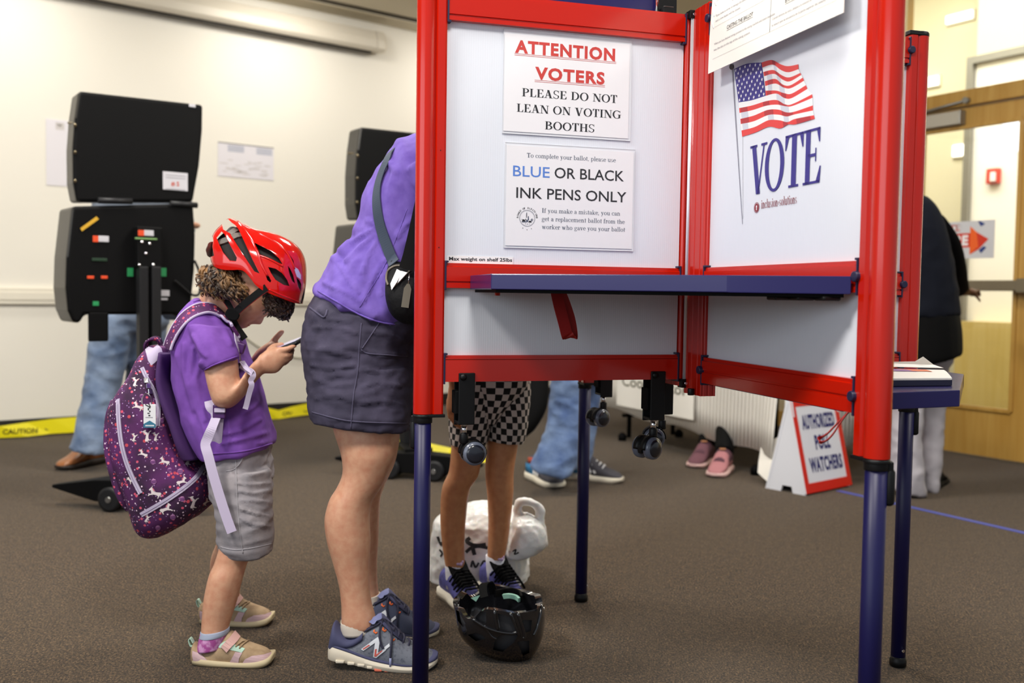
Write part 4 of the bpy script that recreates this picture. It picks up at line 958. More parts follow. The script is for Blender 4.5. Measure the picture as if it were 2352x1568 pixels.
def slet(geo, m, x, y, w=None, h=0.006, cap=None):
    vs, fs = geo; xs = [v.x for v in vs]; a, b = min(xs), max(xs); sy = h/(cap or .682); sx = (w*wid/(b-a)) if w else sy*0.92
    page.add([on_sheet(x+(v.x-a)*sx/wid, y+v.y*sy) for v in vs], fs, m)
    return (b-a)*sx/wid
def sline(x0, x1, y, m, h=0.0006): page.add([on_sheet(x0, y), on_sheet(x1, y), on_sheet(x1, y+h), on_sheet(x0, y+h)], [(0, 1, 2, 3)], m)
def head(t, xc, y):
    w = slet(text_geo(t, 0.0), INK, xc, y, h=0.0075); sline(xc, xc+w, y-0.003, INK)
LT = [('When you have finished voting, proceed to the voting machine and insert the ballot', 0.135), ('into the slot at the top of the voting system.', 0.124)]
for i, (t, y) in enumerate((('into the slot on the top of the voting system.', .042), ('When you have finished voting, proceed to the voting machine and insert the ballot', .054), ('and a new ballot will be issued.', .102), ('If you make an error or damage the ballot, return the ballot to the Ballot Clerk,', .113), ('B. Return the ballot and request a new ballot to vote again.', .152), ('A. Insert the overvoted ballot to be accepted as voted.', .163), ('ballot and will be returned to you.', .174), ('If you mark to vote for more than the number of candidates to be elected the', .185), ('ballot will be returned.', .224), ('A. Return the ballot with the number of votes to be selected if', .235))):
    slet(text_geo(t), INKL, .05, y, h=.0044, w=min(.5, .0068*len(t)))
for t, x, y in (('CASTING THE BALLOT', .16, .074), ('SPOILED BALLOT', .19, .131), ('OVERVOTE', .22, .207), ('UNDERVOTE', .2, .258)): head(t, x, y)
for t, y in (('la ranura que se encuentra en la parte superior del sistema de votacion.', .034), ('Cuando termine de votar, dirijase a la estacion de votacion e inserte la boleta en', .046), ('y su boleta sera reemplazada.', .094), ('Si comete un error o dana la boleta, devuelvala al secretario,', .105), ('B. Se anulara', .150), ('A. Su boleta', .161)):
    slet(text_geo(t), INKL, .53, y, h=.0044, w=min(.44, .0066*len(t)))
for t, x, y in (('EMITIR LA BOLETA', .62, .066), ('BOLETA DANADA', .64, .123)): head(t, x, y)
for y in (.026, .092, .146, .222): sline(.04, .96, y, INKL, .0004)
P = [on_sheet(.515, .026+.03*i) for i in range(9)]; page.tube(P, 0.0004, INKL, n=4)
page.obj('page', ins, fix=False)
mb = MB(); PLASTIC = mat('clear_plastic_glint', rgb(236, 236, 240), 0.08, spec=0.8)
for i in range(9):
    z0 = .10+.022*i+.01*random.random(); x = .012+.03*random.random()
    mb.tube([on_sheet(x, z0+.03), on_sheet(x+.012, z0+.02), on_sheet(x+.004, z0), on_sheet(x+.02, z0-.012)], .0011, PLASTIC, n=6)
mb.obj('sleeve_crease', ins)
# folded ballot booklet on the lower shelf
fb = empty('ballot_folder', 'white folded ballot with purple and orange print on the lower navy shelf', 'paper', BC+E1*0.25+E2*(-0.30)+Vector((0, 0, 0.752)), BA)
z0 = 0.7525
def shp(u, v, z=z0): return floor_at(u, v, z)
mb = MB(); a, b, c_, d = shp(1985, 888), shp(2186, 886), shp(2166, 856), shp(1990, 852)
up = Vector((0, 0, 1))
near0, near1 = a, b; far0, far1 = d, c_
N = 10; top = []; bot = []
for i in range(N+1):
    f = i/N; hgt = 0.014*math.sqrt(max(0, 1-(f-.0)**2*.9))+0.002
    lift = 0.0
    top.append((near0.lerp(far0, f)+up*hgt, near1.lerp(far1, f)+up*hgt)); bot.append((near0.lerp(far0, f)+up*.0006, near1.lerp(far1, f)+up*.0006))
V = [p for r in top for p in r]+[p for r in bot for p in r]; k = 2*(N+1)
fs = [(2*i, 2*i+1, 2*i+3, 2*i+2) for i in range(N)]+[(k+2*i, k+2*i+2, k+2*i+3, k+2*i+1) for i in range(N)]+[(0, k, k+1, 1), (2*N, 2*N+1, k+2*N+1, k+2*N)]+[(2*i, 2*i+2, k+2*i+2, k+2*i) for i in range(N)]+[(2*i+1, k+2*i+1, k+2*i+3, 2*i+3) for i in range(N)]
mb.add(V, fs, PAPERW)
put(mb, 'folder', fb, 0.0008)
mb = MB(); h = 0.018
p0, p1 = near0.lerp(far0, .95)+up*.012, near1.lerp(far1, .95)+up*.012
q0, q1 = p0+Vector((0.02, 0.05, .006)), p1+Vector((-0.01, 0.03, .005))
fl_ = [p0, p1, q1, q1.lerp(q0, .16)+up*.018+Vector((0, .0, 0)), q1.lerp(q0, .28)+up*.006, q0]
mb.poly(fl_, PAPERW); mb.poly([p+up*.0006 for p in reversed(fl_)], PAPERW); put(mb, 'cover_page', fb)
mb = MB(); PUR = mat('printed_purple', rgb(140, 104, 156), 0.5); ORG = mat('printed_orange', rgb(222, 122, 84), 0.5)
def tp(f, g): return near0.lerp(near1, g).lerp(far0.lerp(far1, g), f)+up*(0.0025+0.014*math.sqrt(max(0, 1-f*f*.9))+.0004)
mb.add([tp(.55, 0), tp(.5, .64), tp(.75, .5), tp(.95, .05)], [(0, 1, 2, 3)], PUR)
mb.add([tp(.55, .55), tp(.5, .82), tp(.78, .76), tp(.95, .38)], [(0, 1, 2, 3)], ORG); put(mb, 'cover_print', fb)
mb = MB(); mb.add([near0+up*.0008, near1+up*.0008, near1+up*.012, near0+up*.012], [(0, 1, 2, 3)], mat('dark_spine', rgb(26, 26, 54), .5)); 
for i in range(4): mb.v[i] = tuple(Vector(mb.v[i])+Vector((0, -.0012, 0)))
put(mb, 'spine', fb)

# ================================================================== people: heads, hands, shoes
def head(mb, c, fwd, up, h, m, face=True):
    """a head of height h around centre c, looking along fwd"""
    fwd, up = Vector(fwd).normalized(), Vector(up).normalized(); side = up.cross(fwd).normalized()
    NU, NV = 44, 34; R = []
    prof = [(-1.0, .30), (-.93, .62), (-.80, .76), (-.72, .74), (-.62, .84), (-.55, .78), (-.48, .85), (-.42, .80), (-.30, 1.0), (-.22, .98), (-.10, .82), (0, .74), (.10, .80), (.2, .84), (.4, .84), (.6, .76), (.8, .56), (.93, .33), (1.0, .0)]
    zs, xs = [p[0] for p in prof], [p[1] for p in prof]
    rz, rx, ry = h/2, h*.40, h*.335
    for i in range(1, NV):
        z = -math.cos(PI*i/NV); w = math.sqrt(max(0, 1-z*z))
        ring_ = []
        wy = w*(1.0 if z > -.1 else 1.0-.30*((-.1-z)/.9)**1.1)
        for j in range(NU):
            a = 2*PI*j/NU; ca, sa = math.cos(a), math.sin(a)
            x = ca*w; y = sa*wy
            if ca > 0:
                k = max(0, ca)**1.5; px = np.interp(z, zs, xs)
                nose = math.exp(-(y/.17)**2)
                base = .80*w**.8 if z > -.3 else max(.80*w**.8, .70*(1+z*.12))*(1 if z > -.86 else .9)
                tgt = base+(px-base)*(nose if -.45 < z < .02 else math.exp(-(y/.34)**2))
                if face:
                    tgt -= .05*math.exp(-((abs(y)-.30)/.13)**2-((z-.0)/.10)**2)
                x = x*(1-k)+tgt*k
            elif z < 0: x = x*(1+.28*z*z*0)*(1-.22*(-z))
            ring_.append(Vector(c)+fwd*(x*rx)+side*(y*ry)+up*(z*rz))
        R.append(ring_)
    mb.rings(R, m)
    for sg in (-1, 1):
        e = Vector(c)+side*(sg*ry*.97)+up*(-.10*rz)-fwd*(.06*rx); E = []
        for k in range(5):
            f = k/4; E.append(ring(e+side*sg*(.0+.10*ry*f)-fwd*.05*rx*f, up*rz*.26*(1-.35*abs(f-.4)), fwd*rx*.2*(1-.35*abs(f-.4)), 12))
        mb.rings(E, m)
def eyes(name, parent_root, c, fwd, up, h, iris, lids=None):
    fwd, up = Vector(fwd).normalized(), Vector(up).normalized(); side = up.cross(fwd).normalized(); rz, rx, ry = h/2, h*.40, h*.335
    for sg in (-1, 1):
        e = Vector(c)+side*(sg*ry*.33)+up*(-.0*rz)+fwd*(rx*.70); mb = MB(); r = h*.045
        mb.lathe(e-fwd*r, fwd, [(r+r*math.sin(t), r*math.cos(t)) for t in [(-.5+k/10)*PI for k in range(11)]], EYEW)
        mb.lathe(e+fwd*r*.72, fwd, [(0, r*.62), (r*.22, r*.45), (r*.3, 0)], iris, n=16)
        put(mb, name, parent_root)
EYEW = mat('eye_white', rgb(226, 222, 220), 0.2); IRIS = mat('dark_iris', rgb(44, 32, 28), 0.1)
def finger(mb, pts, r0, m, r1=None):
    """tapered finger with rounded tip through its joints"""
    r1 = r1 or r0*.78; P = catmull([tuple(p) for p in pts], 5); n = len(P); rr = [r0+(r1-r0)*i/(n-1) for i in range(n)]
    for j in range(len(pts)):           # knuckles
        k = min(n-1, j*5); rr[k] *= 1.06
    rr[-1] *= .55; mb.tube([Vector(p) for p in P], rr, m, n=10)
    mb.lathe(Vector(P[-1])-Vector((0, 0, 0)), Vector(P[-1])-Vector(P[-2]), [(0, rr[-1]), (rr[-1]*.5, rr[-1]*.8), (rr[-1]*.9, rr[-1]*.3)], m, n=10)
def hanging_hand(mb, wrist, s, m, fwd=(1, 0, 0), down=(0, 0, -1), side=(0, 1, 0)):
    """relaxed hand: palm, four curled fingers, thumb at the side"""
    w, f, d, q = Vector(wrist), Vector(fwd), Vector(down), Vector(side)
    mb.rings([ring(w+d*t*s, f*a*s, q*b*s, 14) for t, a, b in ((-.01, .022, .017), (.02, .028, .015), (.05, .037, .014), (.08, .038, .013), (.092, .034, .011))], m)
    for i, (o, l) in enumerate(((-.027, .062), (-.009, .072), (.010, .068), (.027, .052))):
        b = w+(d*.082-f*o)*s
        finger(mb, [b, b+(d*.5*l+q*.004)*s, b+(d*.82*l+q*.018)*s, b+(d*.98*l+q*.034)*s], .0085*s, m)
    b = w+(d*.03+f*.026)*s
    finger(mb, [b, b+(d*.022+f*.020+q*.006)*s, b+(d*.05+f*.024+q*.014)*s, b+(d*.068+f*.02+q*.02)*s], .0095*s, m)
def shoe_rows(rows, k=4): return catmull(rows, k)
def side_shoe(name, root, rows, sole_h, upper, sole, collar=None, e=2.4):
    """shoe seen from its side. rows: u, v top, v bottom, Y, half width from heel to toe; sole_h in px"""
    mb = MB(); R = []
    A = catmull(rows, 4)
    for u, vt, vb, Y, w in A:
        p, q = at(u, vt, Y), at(u, vb-sole_h*.6, Y); R.append(ring((p+q)/2, (q-p)/2, Vector((0, w, 0)), 24, e))
    mb.rings(R, upper); up = put(mb, name, root)
    mb = MB(); R = []
    for i, (u, vt, vb, Y, w) in enumerate(A):
        u2 = u+(-2.5 if i == 0 else 2.5 if i == len(A)-1 else 0)
        p, q = at(u2, vb-sole_h, Y), at(u2, vb, Y); ww = w*1.1+.002
        n = 12; r_ = []
        top, bot = p, q
        r_ = [top+Vector((0, -ww, 0)), top+Vector((0, ww, 0)), top.lerp(bot, .5)+Vector((0, ww*1.06, 0)), bot+Vector((0, ww*.92, 0)), bot+Vector((0, -ww*.92, 0)), top.lerp(bot, .5)+Vector((0, -ww*1.06, 0))]
        R.append(r_)
    mb.rings(R, sole); so = put(mb, 'sole', root if up.parent is None else root)
    so.parent = up; so.matrix_parent_inverse = Matrix.Identity(4)
    return up
def part_of(o, parent):
    """make o a sub-part of a part whose own transform is the identity"""
    o.parent = parent; o.matrix_parent_inverse = Matrix.Identity(4); return o
def free_shoe(root, heel, toe, L, Wd, Hh, upper, sole, nm='shoe', tongue=True):
    """a sports shoe on the floor from heel point to toe point"""
    heel, toe = Vector(heel), Vector(toe); f = (toe-heel); f.z = 0; f.normalize(); s = Vector((-f.y, f.x, 0)); up = Vector((0, 0, 1))
    top = [(0.0, .50, .55), (.06, .92, .8), (.2, .98, .86), (.34, 1.0, .86), (.42, 1.02, .88), (.55, .78, .96), (.7, .56, 1.0), (.85, .44, .92), (.95, .34, .66), (1.0, .2, .3)]
    mb = MB(); R = []
    for t, h, w in catmull(top, 4):
        z0, z1 = Hh*.16, Hh*h; R.append(ring(heel+f*(t*L)+up*((z0+z1)/2), up*((z1-z0)/2), s*(Wd/2*w), 20, 2.3))
    mb.rings(R, upper); u = put(mb, nm, root)
    mb = MB(); R = []
    for t, h, w in catmull(top, 4):
        ww = Wd/2*w*1.1+.002; c = heel+f*((t*1.03-.015)*L); z1 = Hh*(.30 if t < .5 else .26-.08*(t-.5)); z0 = 0.001+(.012*max(0, t-.85)/.15)
        R.append([c-s*ww+up*z1, c+s*ww+up*z1, c+s*ww*1.05+up*(z0+z1)*.5, c+s*ww*.93+up*z0, c-s*ww*.93+up*z0, c-s*ww*1.05+up*(z0+z1)*.5])
    mb.rings(R, sole); part_of(put(mb, 'sole', root), u)
    return u, f, s
def jeans_mat(name, c1, c2):
    m = mat(name, c1, 0.85, mottle=(7, c2, 0.35, 0.68), bump=(26, 0.5, 0.012, 4), sheen=0.1); return m
DENIM = jeans_mat('light_denim', rgb(84, 104, 136), rgb(138, 154, 178)); DENIM2 = jeans_mat('blue_denim', rgb(70, 94, 140), rgb(122, 146, 184))
def trousers(name, root, legs, waist, m, voxel=0.012, amp=0.008, seed=1):
    """legs: rows (x,y,z,ra,rb) each; waist rows the same; one garment"""
    mb = MB()
    for L in legs: limb(mb, L, m, 4, 18)
    limb(mb, waist, m, 4, 22)
    me = fuse(mb, voxel, 3, m); warp(me, folds(11, amp, (1, 1, 1.7), seed, 1.4)); return put_mesh(me, name, root)

# ================================================================== the voting machines
MBLACK = mat('machine_black', rgb(6, 6, 7), 0.6, spec=0.13, bump=(500, 0.15, 0.0008)); MSIDE = mat('machine_side_sheen', rgb(44, 41, 36), 0.34, spec=0.6); MCOL = mat('machine_column', rgb(28, 28, 30), 0.5, spec=0.25)  # side faces lightened: glancing sheen on the black plastic put into the colour
LORANGE = mat('sticker_orange', rgb(220, 72, 26), 0.5); LGREEN = mat('sticker_green', rgb(30, 140, 80), 0.5); LYEL = mat('sticker_yellow', rgb(206, 160, 40), 0.5)
MP = Plane(tuple(at(178, 465, 4.06)[:2]), (0.788, 0.616))
def machine():
    org = MP.pt(0.27, 0, -0.18)
    root = empty('voting_machine', 'black voting machine on wheeled stand beside the child with red helmet', 'voting machine', (org.x, org.y, 0), 0, 'black voting machines along the back wall')
    def outline(pts): return [MP.hit(u, v) for u, v in pts]
    def prism(name, pts, o0, o1, m, bev=0.012, taper=1.0):
        mb = MB(); P = outline(pts); cs = sum(p[0] for p in P)/len(P); cz = sum(p[1] for p in P)/len(P)
        A = [MP.pt(s, z, o0) for s, z in P]; B = [MP.pt(cs+(s-cs)*taper, cz+(z-cz)*taper, o1) for s, z in P]; n = len(P)
        mb.add(A+B, [tuple(range(n)), tuple(reversed(range(n, 2*n)))], m); mb.f += [(j, (j+1) % n, n+(j+1) % n, n+j) for j in range(n)]; ei = mb.mi(MSIDE); mb.m += [ei]*n; mb.sm += [False]*n
        return put(mb, name, root, bev, 3)
    lid = prism('lid', [(181, 208), (467, 240), (466, 300), (459, 380), (444, 464), (176, 464), (168, 420), (167, 340), (172, 270)], 0, -0.13, MBLACK, 0.014, 0.985)
    body = prism('body', [(163, 474), (441, 468), (446, 540), (444, 620), (437, 690), (428, 737), (412, 737), (400, 722), (192, 722), (182, 741), (166, 741), (153, 712), (148, 660), (150, 590)], 0.02, -0.20, MBLACK, 0.016)
    mb = MB()
    for v in (283, 345, 411):
        P = [MP.pt(*MP.hit(u, vv, 0), o) for u, vv, o in ((172, v+6, .003), (176, v-2, -.02), (172, v-8, -.10))]; mb.tube(P, .006, mat('latch_steel', rgb(120, 108, 84), .4, metal=.6))
        part_of(put(mb, 'lid_latch', root), lid); mb = MB()
    def plate(name, u0, v0, u1, v1, m, off, parent, bev=0.002, th=0.002):
        s0, z1 = MP.hit(u0, v0, off); s1, z0 = MP.hit(u1, v1, off); mb = MB(); MP.slab(mb, s0, s1, z0, z1, off, off+th, m); o = put(mb, name, root, bev)
        if parent: part_of(o, parent)
        return o
    LBL = mat('sticker_white', rgb(196, 194, 200), 0.5); LRED = mat('sticker_red_ink', rgb(190, 90, 76), 0.6)
    plate('number_label', 374, 393, 431, 439, LBL, 0.0015, lid, 0.0)
    s, z = MP.hit(393, 426, .004); mb = MB(); letter(mb, text_geo('# 5', 0.03), LRED, MP.M(0.0042), s, z, height=.018)
    for v in (402, 408, 434): a, b = MP.hit(380, v), MP.hit(425, v); mb.add([(a[0], a[1], 0), (b[0], a[1], 0), (b[0], a[1]+.003, 0), (a[0], a[1]+.003, 0)], [(0, 1, 2, 3)], INKL, False, MP.M(.0042))
    part_of(put(mb, 'label_print', root), lid)
    plate('round_tag', 434, 238, 449, 247, LBL, 0.0015, lid, 0.003)
    mb = MB(); mb.tube([MP.pt(*MP.hit(222, 461), .02), MP.pt(*MP.hit(300, 463), .02)], .013, MCOL); part_of(put(mb, 'hinge', root), body)
    mb = MB(); mb.tube([MP.pt(*MP.hit(388, 468), .02), MP.pt(*MP.hit(449, 472), .02)], .013, MCOL); part_of(put(mb, 'hinge', root), body)
    # column with bracket
    plate('column', 312, 612, 335, 1130, MCOL, 0.03, None, 0.004, 0.05); plate('column', 341, 612, 364, 1130, MCOL, 0.03, None, 0.004, 0.05); plate('column_core', 330, 600, 346, 1125, MBLACK, 0.0, None, 0.002, 0.06)
    br = plate('bracket', 307, 520, 365, 616, MBLACK, 0.022, None, 0.006, 0.05)
    plate('sticker', 310, 545, 361, 551, mat('sticker_pale_green', rgb(120, 160, 96), .5), 0.073, br)
    plate('sticker', 317, 528, 331, 542, LORANGE, 0.073, br); plate('sticker', 331, 528, 353, 542, LBL, 0.073, br)
    for u, v in ((320, 608), (352, 608), (326, 556), (344, 560), (335, 582)):
        mb = MB(); p = MP.pt(*MP.hit(u, v, .073), .073); mb.lathe(p, MP.n, [(0, .007), (.004, .006), (.006, .002)], CHROME, n=12); part_of(put(mb, 'bolt', root), br)
    plate('sticker', 213, 541, 226, 556, LORANGE, 0.022, body); plate('sticker', 226, 541, 250, 556, LBL, 0.022, body)
    for u0, v0, u1, v1 in ((200, 633, 216, 640), (232, 633, 247, 640)): plate('sticker', u0, v0, u1, v1, LORANGE, 0.022, body)
    plate('sticker', 213, 692, 227, 702, LGREEN, 0.022, body); plate('sticker', 292, 615, 306, 635, LGREEN, 0.022, body); plate('sticker', 370, 615, 382, 635, LGREEN, 0.022, body); plate('sticker', 211, 592, 246, 600, mat('sticker_dark_green', rgb(18, 50, 28), .5), 0.022, body)
    plate('barcode_label', 364, 666, 389, 680, LBL, 0.022, body); plate('barcode_label', 364, 684, 385, 689, LBL, 0.022, body)
    mb = MB(); a, b, c, d = [MP.pt(*MP.hit(u, v, .022), .023) for u, v in ((184, 524), (221, 497), (227, 503), (188, 531))]; mb.add([a, b, c, d]+[p+MP.n*.002 for p in (a, b, c, d)], [(0, 1, 2, 3), (4, 5, 6, 7), (0, 1, 5, 4), (2, 3, 7, 6)], LYEL); part_of(put(mb, 'sticker', root), body)
    plate('flap', 201, 716, 247, 783, MBLACK, 0.0, None, 0.006, 0.02)
    mb = MB(); P = [MP.pt(*MP.hit(u, v, 0), .03) for u, v in spline([(396, 644), (415, 660), (435, 676), (450, 676), (454, 660), (452, 625), (441, 598)], 6)]; mb.tube(P, .0055, BLACK); part_of(put(mb, 'cord', root), body)
    # wheeled foot: two tapering feet along the machine's depth, a cross bar and casters
    d = MP.d; n = MP.n; c0_ = MP.pt(MP.hit(338, 700)[0], 0, 0.05); cx = Vector((-1.50, 3.97, 0))
    tipA = at(126, 1118, 4.06); tipA.z = 0; 
    for sgn, far in ((1, tipA), (-1, None)):
        e = far if far is not None else cx+(cx-tipA)*0.75+Vector((0, 0, 0)); e = Vector((e.x, e.y, 0)); f = (e-cx).normalized(); s = Vector((-f.y, f.x, 0)); Lr = (e-cx).length; mb = MB()
        R = [[cx+f*t*Lr+s*w+Vector((0, 0, z1)), cx+f*t*Lr-s*w+Vector((0, 0, z1)), cx+f*t*Lr-s*w+Vector((0, 0, z0)), cx+f*t*Lr+s*w+Vector((0, 0, z0))] for t, z0, z1, w in ((0, .03, .135, .05), (.5, .035, .125, .045), (1, .075, .088, .02))]
        mb.rings(R, MBLACK, smooth=False); put(mb, 'base_foot', root, .004)
        for t, sd in ((.30, -1), (.30, 1)):
            p = cx+f*t*Lr+s*sd*.06; mb = MB(); mb.lathe(Vector((p.x, p.y, .052))-s*.014, s, [(0, .04), (.004, .0505), (.024, .0505), (.028, .04)], MCOL); mb.lathe(Vector((p.x, p.y, .052))-s*.018, s, [(0, .012), (.036, .012)], STEEL, n=12); put(mb, 'caster', root)
    mb = MB(); mb.tube([Vector((c0_.x, c0_.y, .13)), Vector((cx.x, cx.y, .13))], 0, MBLACK, flat=(.07, .02, Vector((0, 0, 1)))); put(mb, 'base_plate', root, .004)
    return root
vm = machine()
def copy_tree(o, parent=None):
    c = o.copy(); COL.objects.link(c)
    if parent is not None: c.parent = parent; c.matrix_parent_inverse = o.matrix_parent_inverse
    for ch in list(o.children): copy_tree(ch, c)
    return c
vm2 = copy_tree(vm); vm2['label'] = 'black voting machine half hidden behind the bending woman in purple'
pa = at(178, 465, 4.06); pb = at(824, 464, 4.84); vm2.location = vm.location+Vector((pb.x-pa.x, pb.y-pa.y, 0))

# ================================================================== table with cloth, coordinator sign
T1, T0 = Vector((1.345, 4.77, 0)), Vector((0.545, 6.35, 0)); tf = (T0-T1).normalized(); tb = Vector((tf.y, -tf.x, 0))
TL = (T0-T1).length; TD = 0.5
tab = empty('folding_table', 'folding table with black legs under the white cloth', 'table', T1+tf*TL/2+tb*TD/2)
mb = MB(); z = .725
mb.add([T1+tf*.01+tb*.01+Vector((0, 0, z)), T0-tf*.01+tb*.01+Vector((0, 0, z)), T0-tf*.01+tb*(TD-.01)+Vector((0, 0, z)), T1+tf*.01+tb*(TD-.01)+Vector((0, 0, z))], [(0, 1, 2, 3)], PAPERW)
k = [p for p in mb.v]; mb.add([Vector(p)-Vector((0, 0, .03)) for p in k], [(3, 2, 1, 0)], PAPERW); mb.f += [(0, 1, 5, 4), (1, 2, 6, 5), (2, 3, 7, 6), (3, 0, 4, 7)]; mb.m += [0]*4; mb.sm += [False]*4
put(mb, 'tabletop', tab)
for a in (.22, TL-.3):
    for b in (.08, TD-.08):
        p = T1+tf*a+tb*b; mb = MB(); mb.cyl((p.x, p.y, .018), (p.x, p.y, .70), .014, BLACKM); put(mb, 'leg', tab)
    p, q = T1+tf*a+tb*.03, T1+tf*a+tb*(TD-.03); mb = MB(); mb.cyl((p.x, p.y, .16), (q.x, q.y, .16), .012, BLACKM); put(mb, 'crossbar', tab)
    for b in (.03, TD-.03):
        p = T1+tf*a+tb*b; mb = MB(); mb.lathe((p.x, p.y, .002), (0, 0, 1), [(0, .026), (.03, .028), (.05, .012)], BLACKM, n=16); put(mb, 'foot_pad', tab)
CLOTH = mat('white_tablecloth', rgb(226, 222, 214), 0.7, bump=(30, 0.12, 0.004))
mb = MB(); NU = 60
def hem(t): # t along the long side from the near corner
    return 0.125+.085*t+.012*math.sin(t*17)
def wav(t, z): return .012*math.sin(t*9+z*2)*(1-(z/.73))
cols = []
for i in range(NU+1):
    t = i/NU; z0 = hem(t); cols.append([T1+tf*(t*TL)-tb*(.012+wav(t, z0+(.73-z0)*g)+.05*(1-g)*math.exp(-(t/.06)**2)) + Vector((0, 0, z0+(.73-z0)*g)) for g in (0, .25, .5, .75, 1.0)])
for c in range(NU): mb.add(cols[c]+cols[c+1], [(k, k+1, 5+k+1, 5+k) for k in range(4)], CLOTH, True)
mb.add([T1-tb*.012+Vector((0, 0, .73)), T0-tb*.012+Vector((0, 0, .73)), T0+tb*(TD+.012)+Vector((0, 0, .73)), T1+tb*(TD+.012)+Vector((0, 0, .73))], [(0, 1, 2, 3)], CLOTH)
# near end and the drooping corner
cols = []
for i in range(25):
    t = i/24; z0 = .13+.05*t+.015*math.sin(t*14); cols.append([T1+tb*(t*TD)-tf*(.012+.014*math.sin(t*15)*(1-g)) + Vector((0, 0, z0+(.73-z0)*g)) for g in (0, .25, .5, .75, 1.0)])
for c in range(24): mb.add(cols[c]+cols[c+1], [(k, k+1, 5+k+1, 5+k) for k in range(4)], CLOTH, True)
Yt = 4.62
tl = [at(u, v, y) for u, v, y in ((1748, 1022, 4.86), (1742, 1060, 4.82), (1740, 1085, 4.78), (1784, 1126, 4.60), (1787, 1095, 4.64), (1793, 1050, 4.70), (1794, 1000, 4.735))]
mb.poly(tl, CLOTH)
tc_ = mb.obj('tablecloth', fix=False); so = tc_.modifiers.new('t', 'SOLIDIFY'); so.thickness = .0015
tag(tc_, 'white cloth draped over the table below the booth panels', 'tablecloth')
TP = Plane(tuple(T1[:2]), tuple(tf[:2]))
OFF = 0.034
def tph(u, v): return TP.hit(u, v, OFF)
s0, z1 = tph(1594, 880); s1, z0 = tph(1416, 940); z0 = tph(1594, 965)[1]; z1 = z0+.30
mb = MB(); TP.slab(mb, min(s0, s1), max(s0, s1), z0, z1, OFF-.003, OFF, PAPERW)
Mt = Matrix(((-tf.x, 0, -tb.x, 0), (-tf.y, 0, -tb.y, 0), (0, 1, 0, 0), (0, 0, 0, 1)))   # x runs to the right as seen from the front
q = T1-tb*(OFF+.0008); Mt = Matrix.Translation(q) @ Mt
a = tph(1429, 886); b = tph(1579, 911)
letter(mb, text_geo('Coordinator', 0.012), mat('printed_olive', rgb(92, 90, 68), .6), Mt, -a[0], (a[1]+b[1])/2+.004, width=abs(a[0]-b[0]), height=.062)
tag(mb.obj('paper_sign', fix=False), 'white paper reading Coordinator on the front of the tablecloth', 'sign')

# ================================================================== A-frame sign
fL, fR, bk = floor_at(1853, 1139), floor_at(1958, 1117), floor_at(1800, 1125)
ax = (fR-fL).normalized(); ay = Vector((-ax.y, ax.x, 0)); wA = (fR-fL).length
hA = 0.44; lean = 0.115
afr = empty('a_frame_sign', 'white folding A-frame floor sign reading AUTHORIZED POLL WATCHERS with red border', 'sign', fL+ax*wA/2+ay*lean)
AWH = mat('sign_plastic', rgb(222, 224, 232), 0.45); ARED = mat('sign_red', rgb(206, 32, 12), 0.45); ABLU = mat('sign_navy_ink', rgb(30, 34, 104), 0.5)
for nm, o in (('front_panel', 0), ('back_panel', 1)):
    mb = MB(); base = fL if o == 0 else fL+ay*2*lean; n = ay*(lean-.008)/hA*(1 if o == 0 else -1); th = ay*.012*(1 if o == 0 else -1)
    def pt(x, z, off=0): return base+ax*(x*wA)+Vector((0, 0, z*hA))+n*(z*hA)+th*off
    def quad(x0, z0, x1, z1, off, m, d=1.0):
        A = [pt(x0, z0, off), pt(x1, z0, off), pt(x1, z1, off), pt(x0, z1, off)]; B = [pt(x0, z0, off+d), pt(x1, z0, off+d), pt(x1, z1, off+d), pt(x0, z1, off+d)]
        mb.add(A+B, [(0, 1, 2, 3), (4, 5, 6, 7), (0, 1, 5, 4), (1, 2, 6, 5), (2, 3, 7, 6), (3, 0, 4, 7)], m)
    if o == 0:
        quad(0, 0.02, 1, 1, 0, AWH); quad(.0, .02, 1, .12, -.12, ARED, .12); quad(0, .92, 1, 1, -.12, ARED, .12); quad(0, .12, .085, .92, -.12, ARED, .12); quad(.915, .12, 1, .92, -.12, ARED, .12)
        vx = (pt(1, 0)-pt(0, 0)).normalized(); vy = (pt(0, 1)-pt(0, 0)).normalized(); vz = vx.cross(vy)
        if vz.dot(CAMP-fL) < 0: vz = -vz
        M = Matrix(((vx.x, vy.x, vz.x, fL.x), (vx.y, vy.y, vz.y, fL.y), (vx.z, vy.z, vz.z, fL.z), (0, 0, 0, 1))) @ Matrix.Translation((0, 0, .0012))
        for t, x0, x1, zz, hh in (('AUTHORIZED', .16, .86, .70, .062), ('POLL', .36, .68, .47, .062), ('WATCHERS', .17, .87, .235, .062)): letter(mb, text_geo(t, .045, space=1.12), ABLU, M, x0*wA, zz*hA, width=(x1-x0)*wA, height=hh)
    else:
        quad(0, 0, 1, 1, 0, AWH)
    put(mb, nm, afr)
for x in (0.0, 1.0):
    mb = MB(); b0, b1, t0 = fL+ax*x*wA+ay*.01, fL+ax*x*wA+ay*(2*lean-.01), fL+ax*x*wA+ay*lean
    P = [b0+Vector((0, 0, .0)), b0.lerp(b1, .32), b0.lerp(b1, .36)+Vector((0, 0, .03)), b0.lerp(b1, .6)+Vector((0, 0, .03)), b0.lerp(b1, .64), b1, t0+ay*.012+Vector((0, 0, hA)), t0-ay*.012+Vector((0, 0, hA))]
    A = [p+ax*(.002 if x == 0 else -.014) for p in P]; B = [p+ax*.012 for p in A]; n = len(A); T = [tuple(t) for t in tessellate_polygon([A])]
    mb.add(A+B, T+[tuple(n+i for i in t) for t in T]+[(j, (j+1) % n, n+(j+1) % n, n+j) for j in range(n)], AWH); put(mb, 'side_panel', afr)

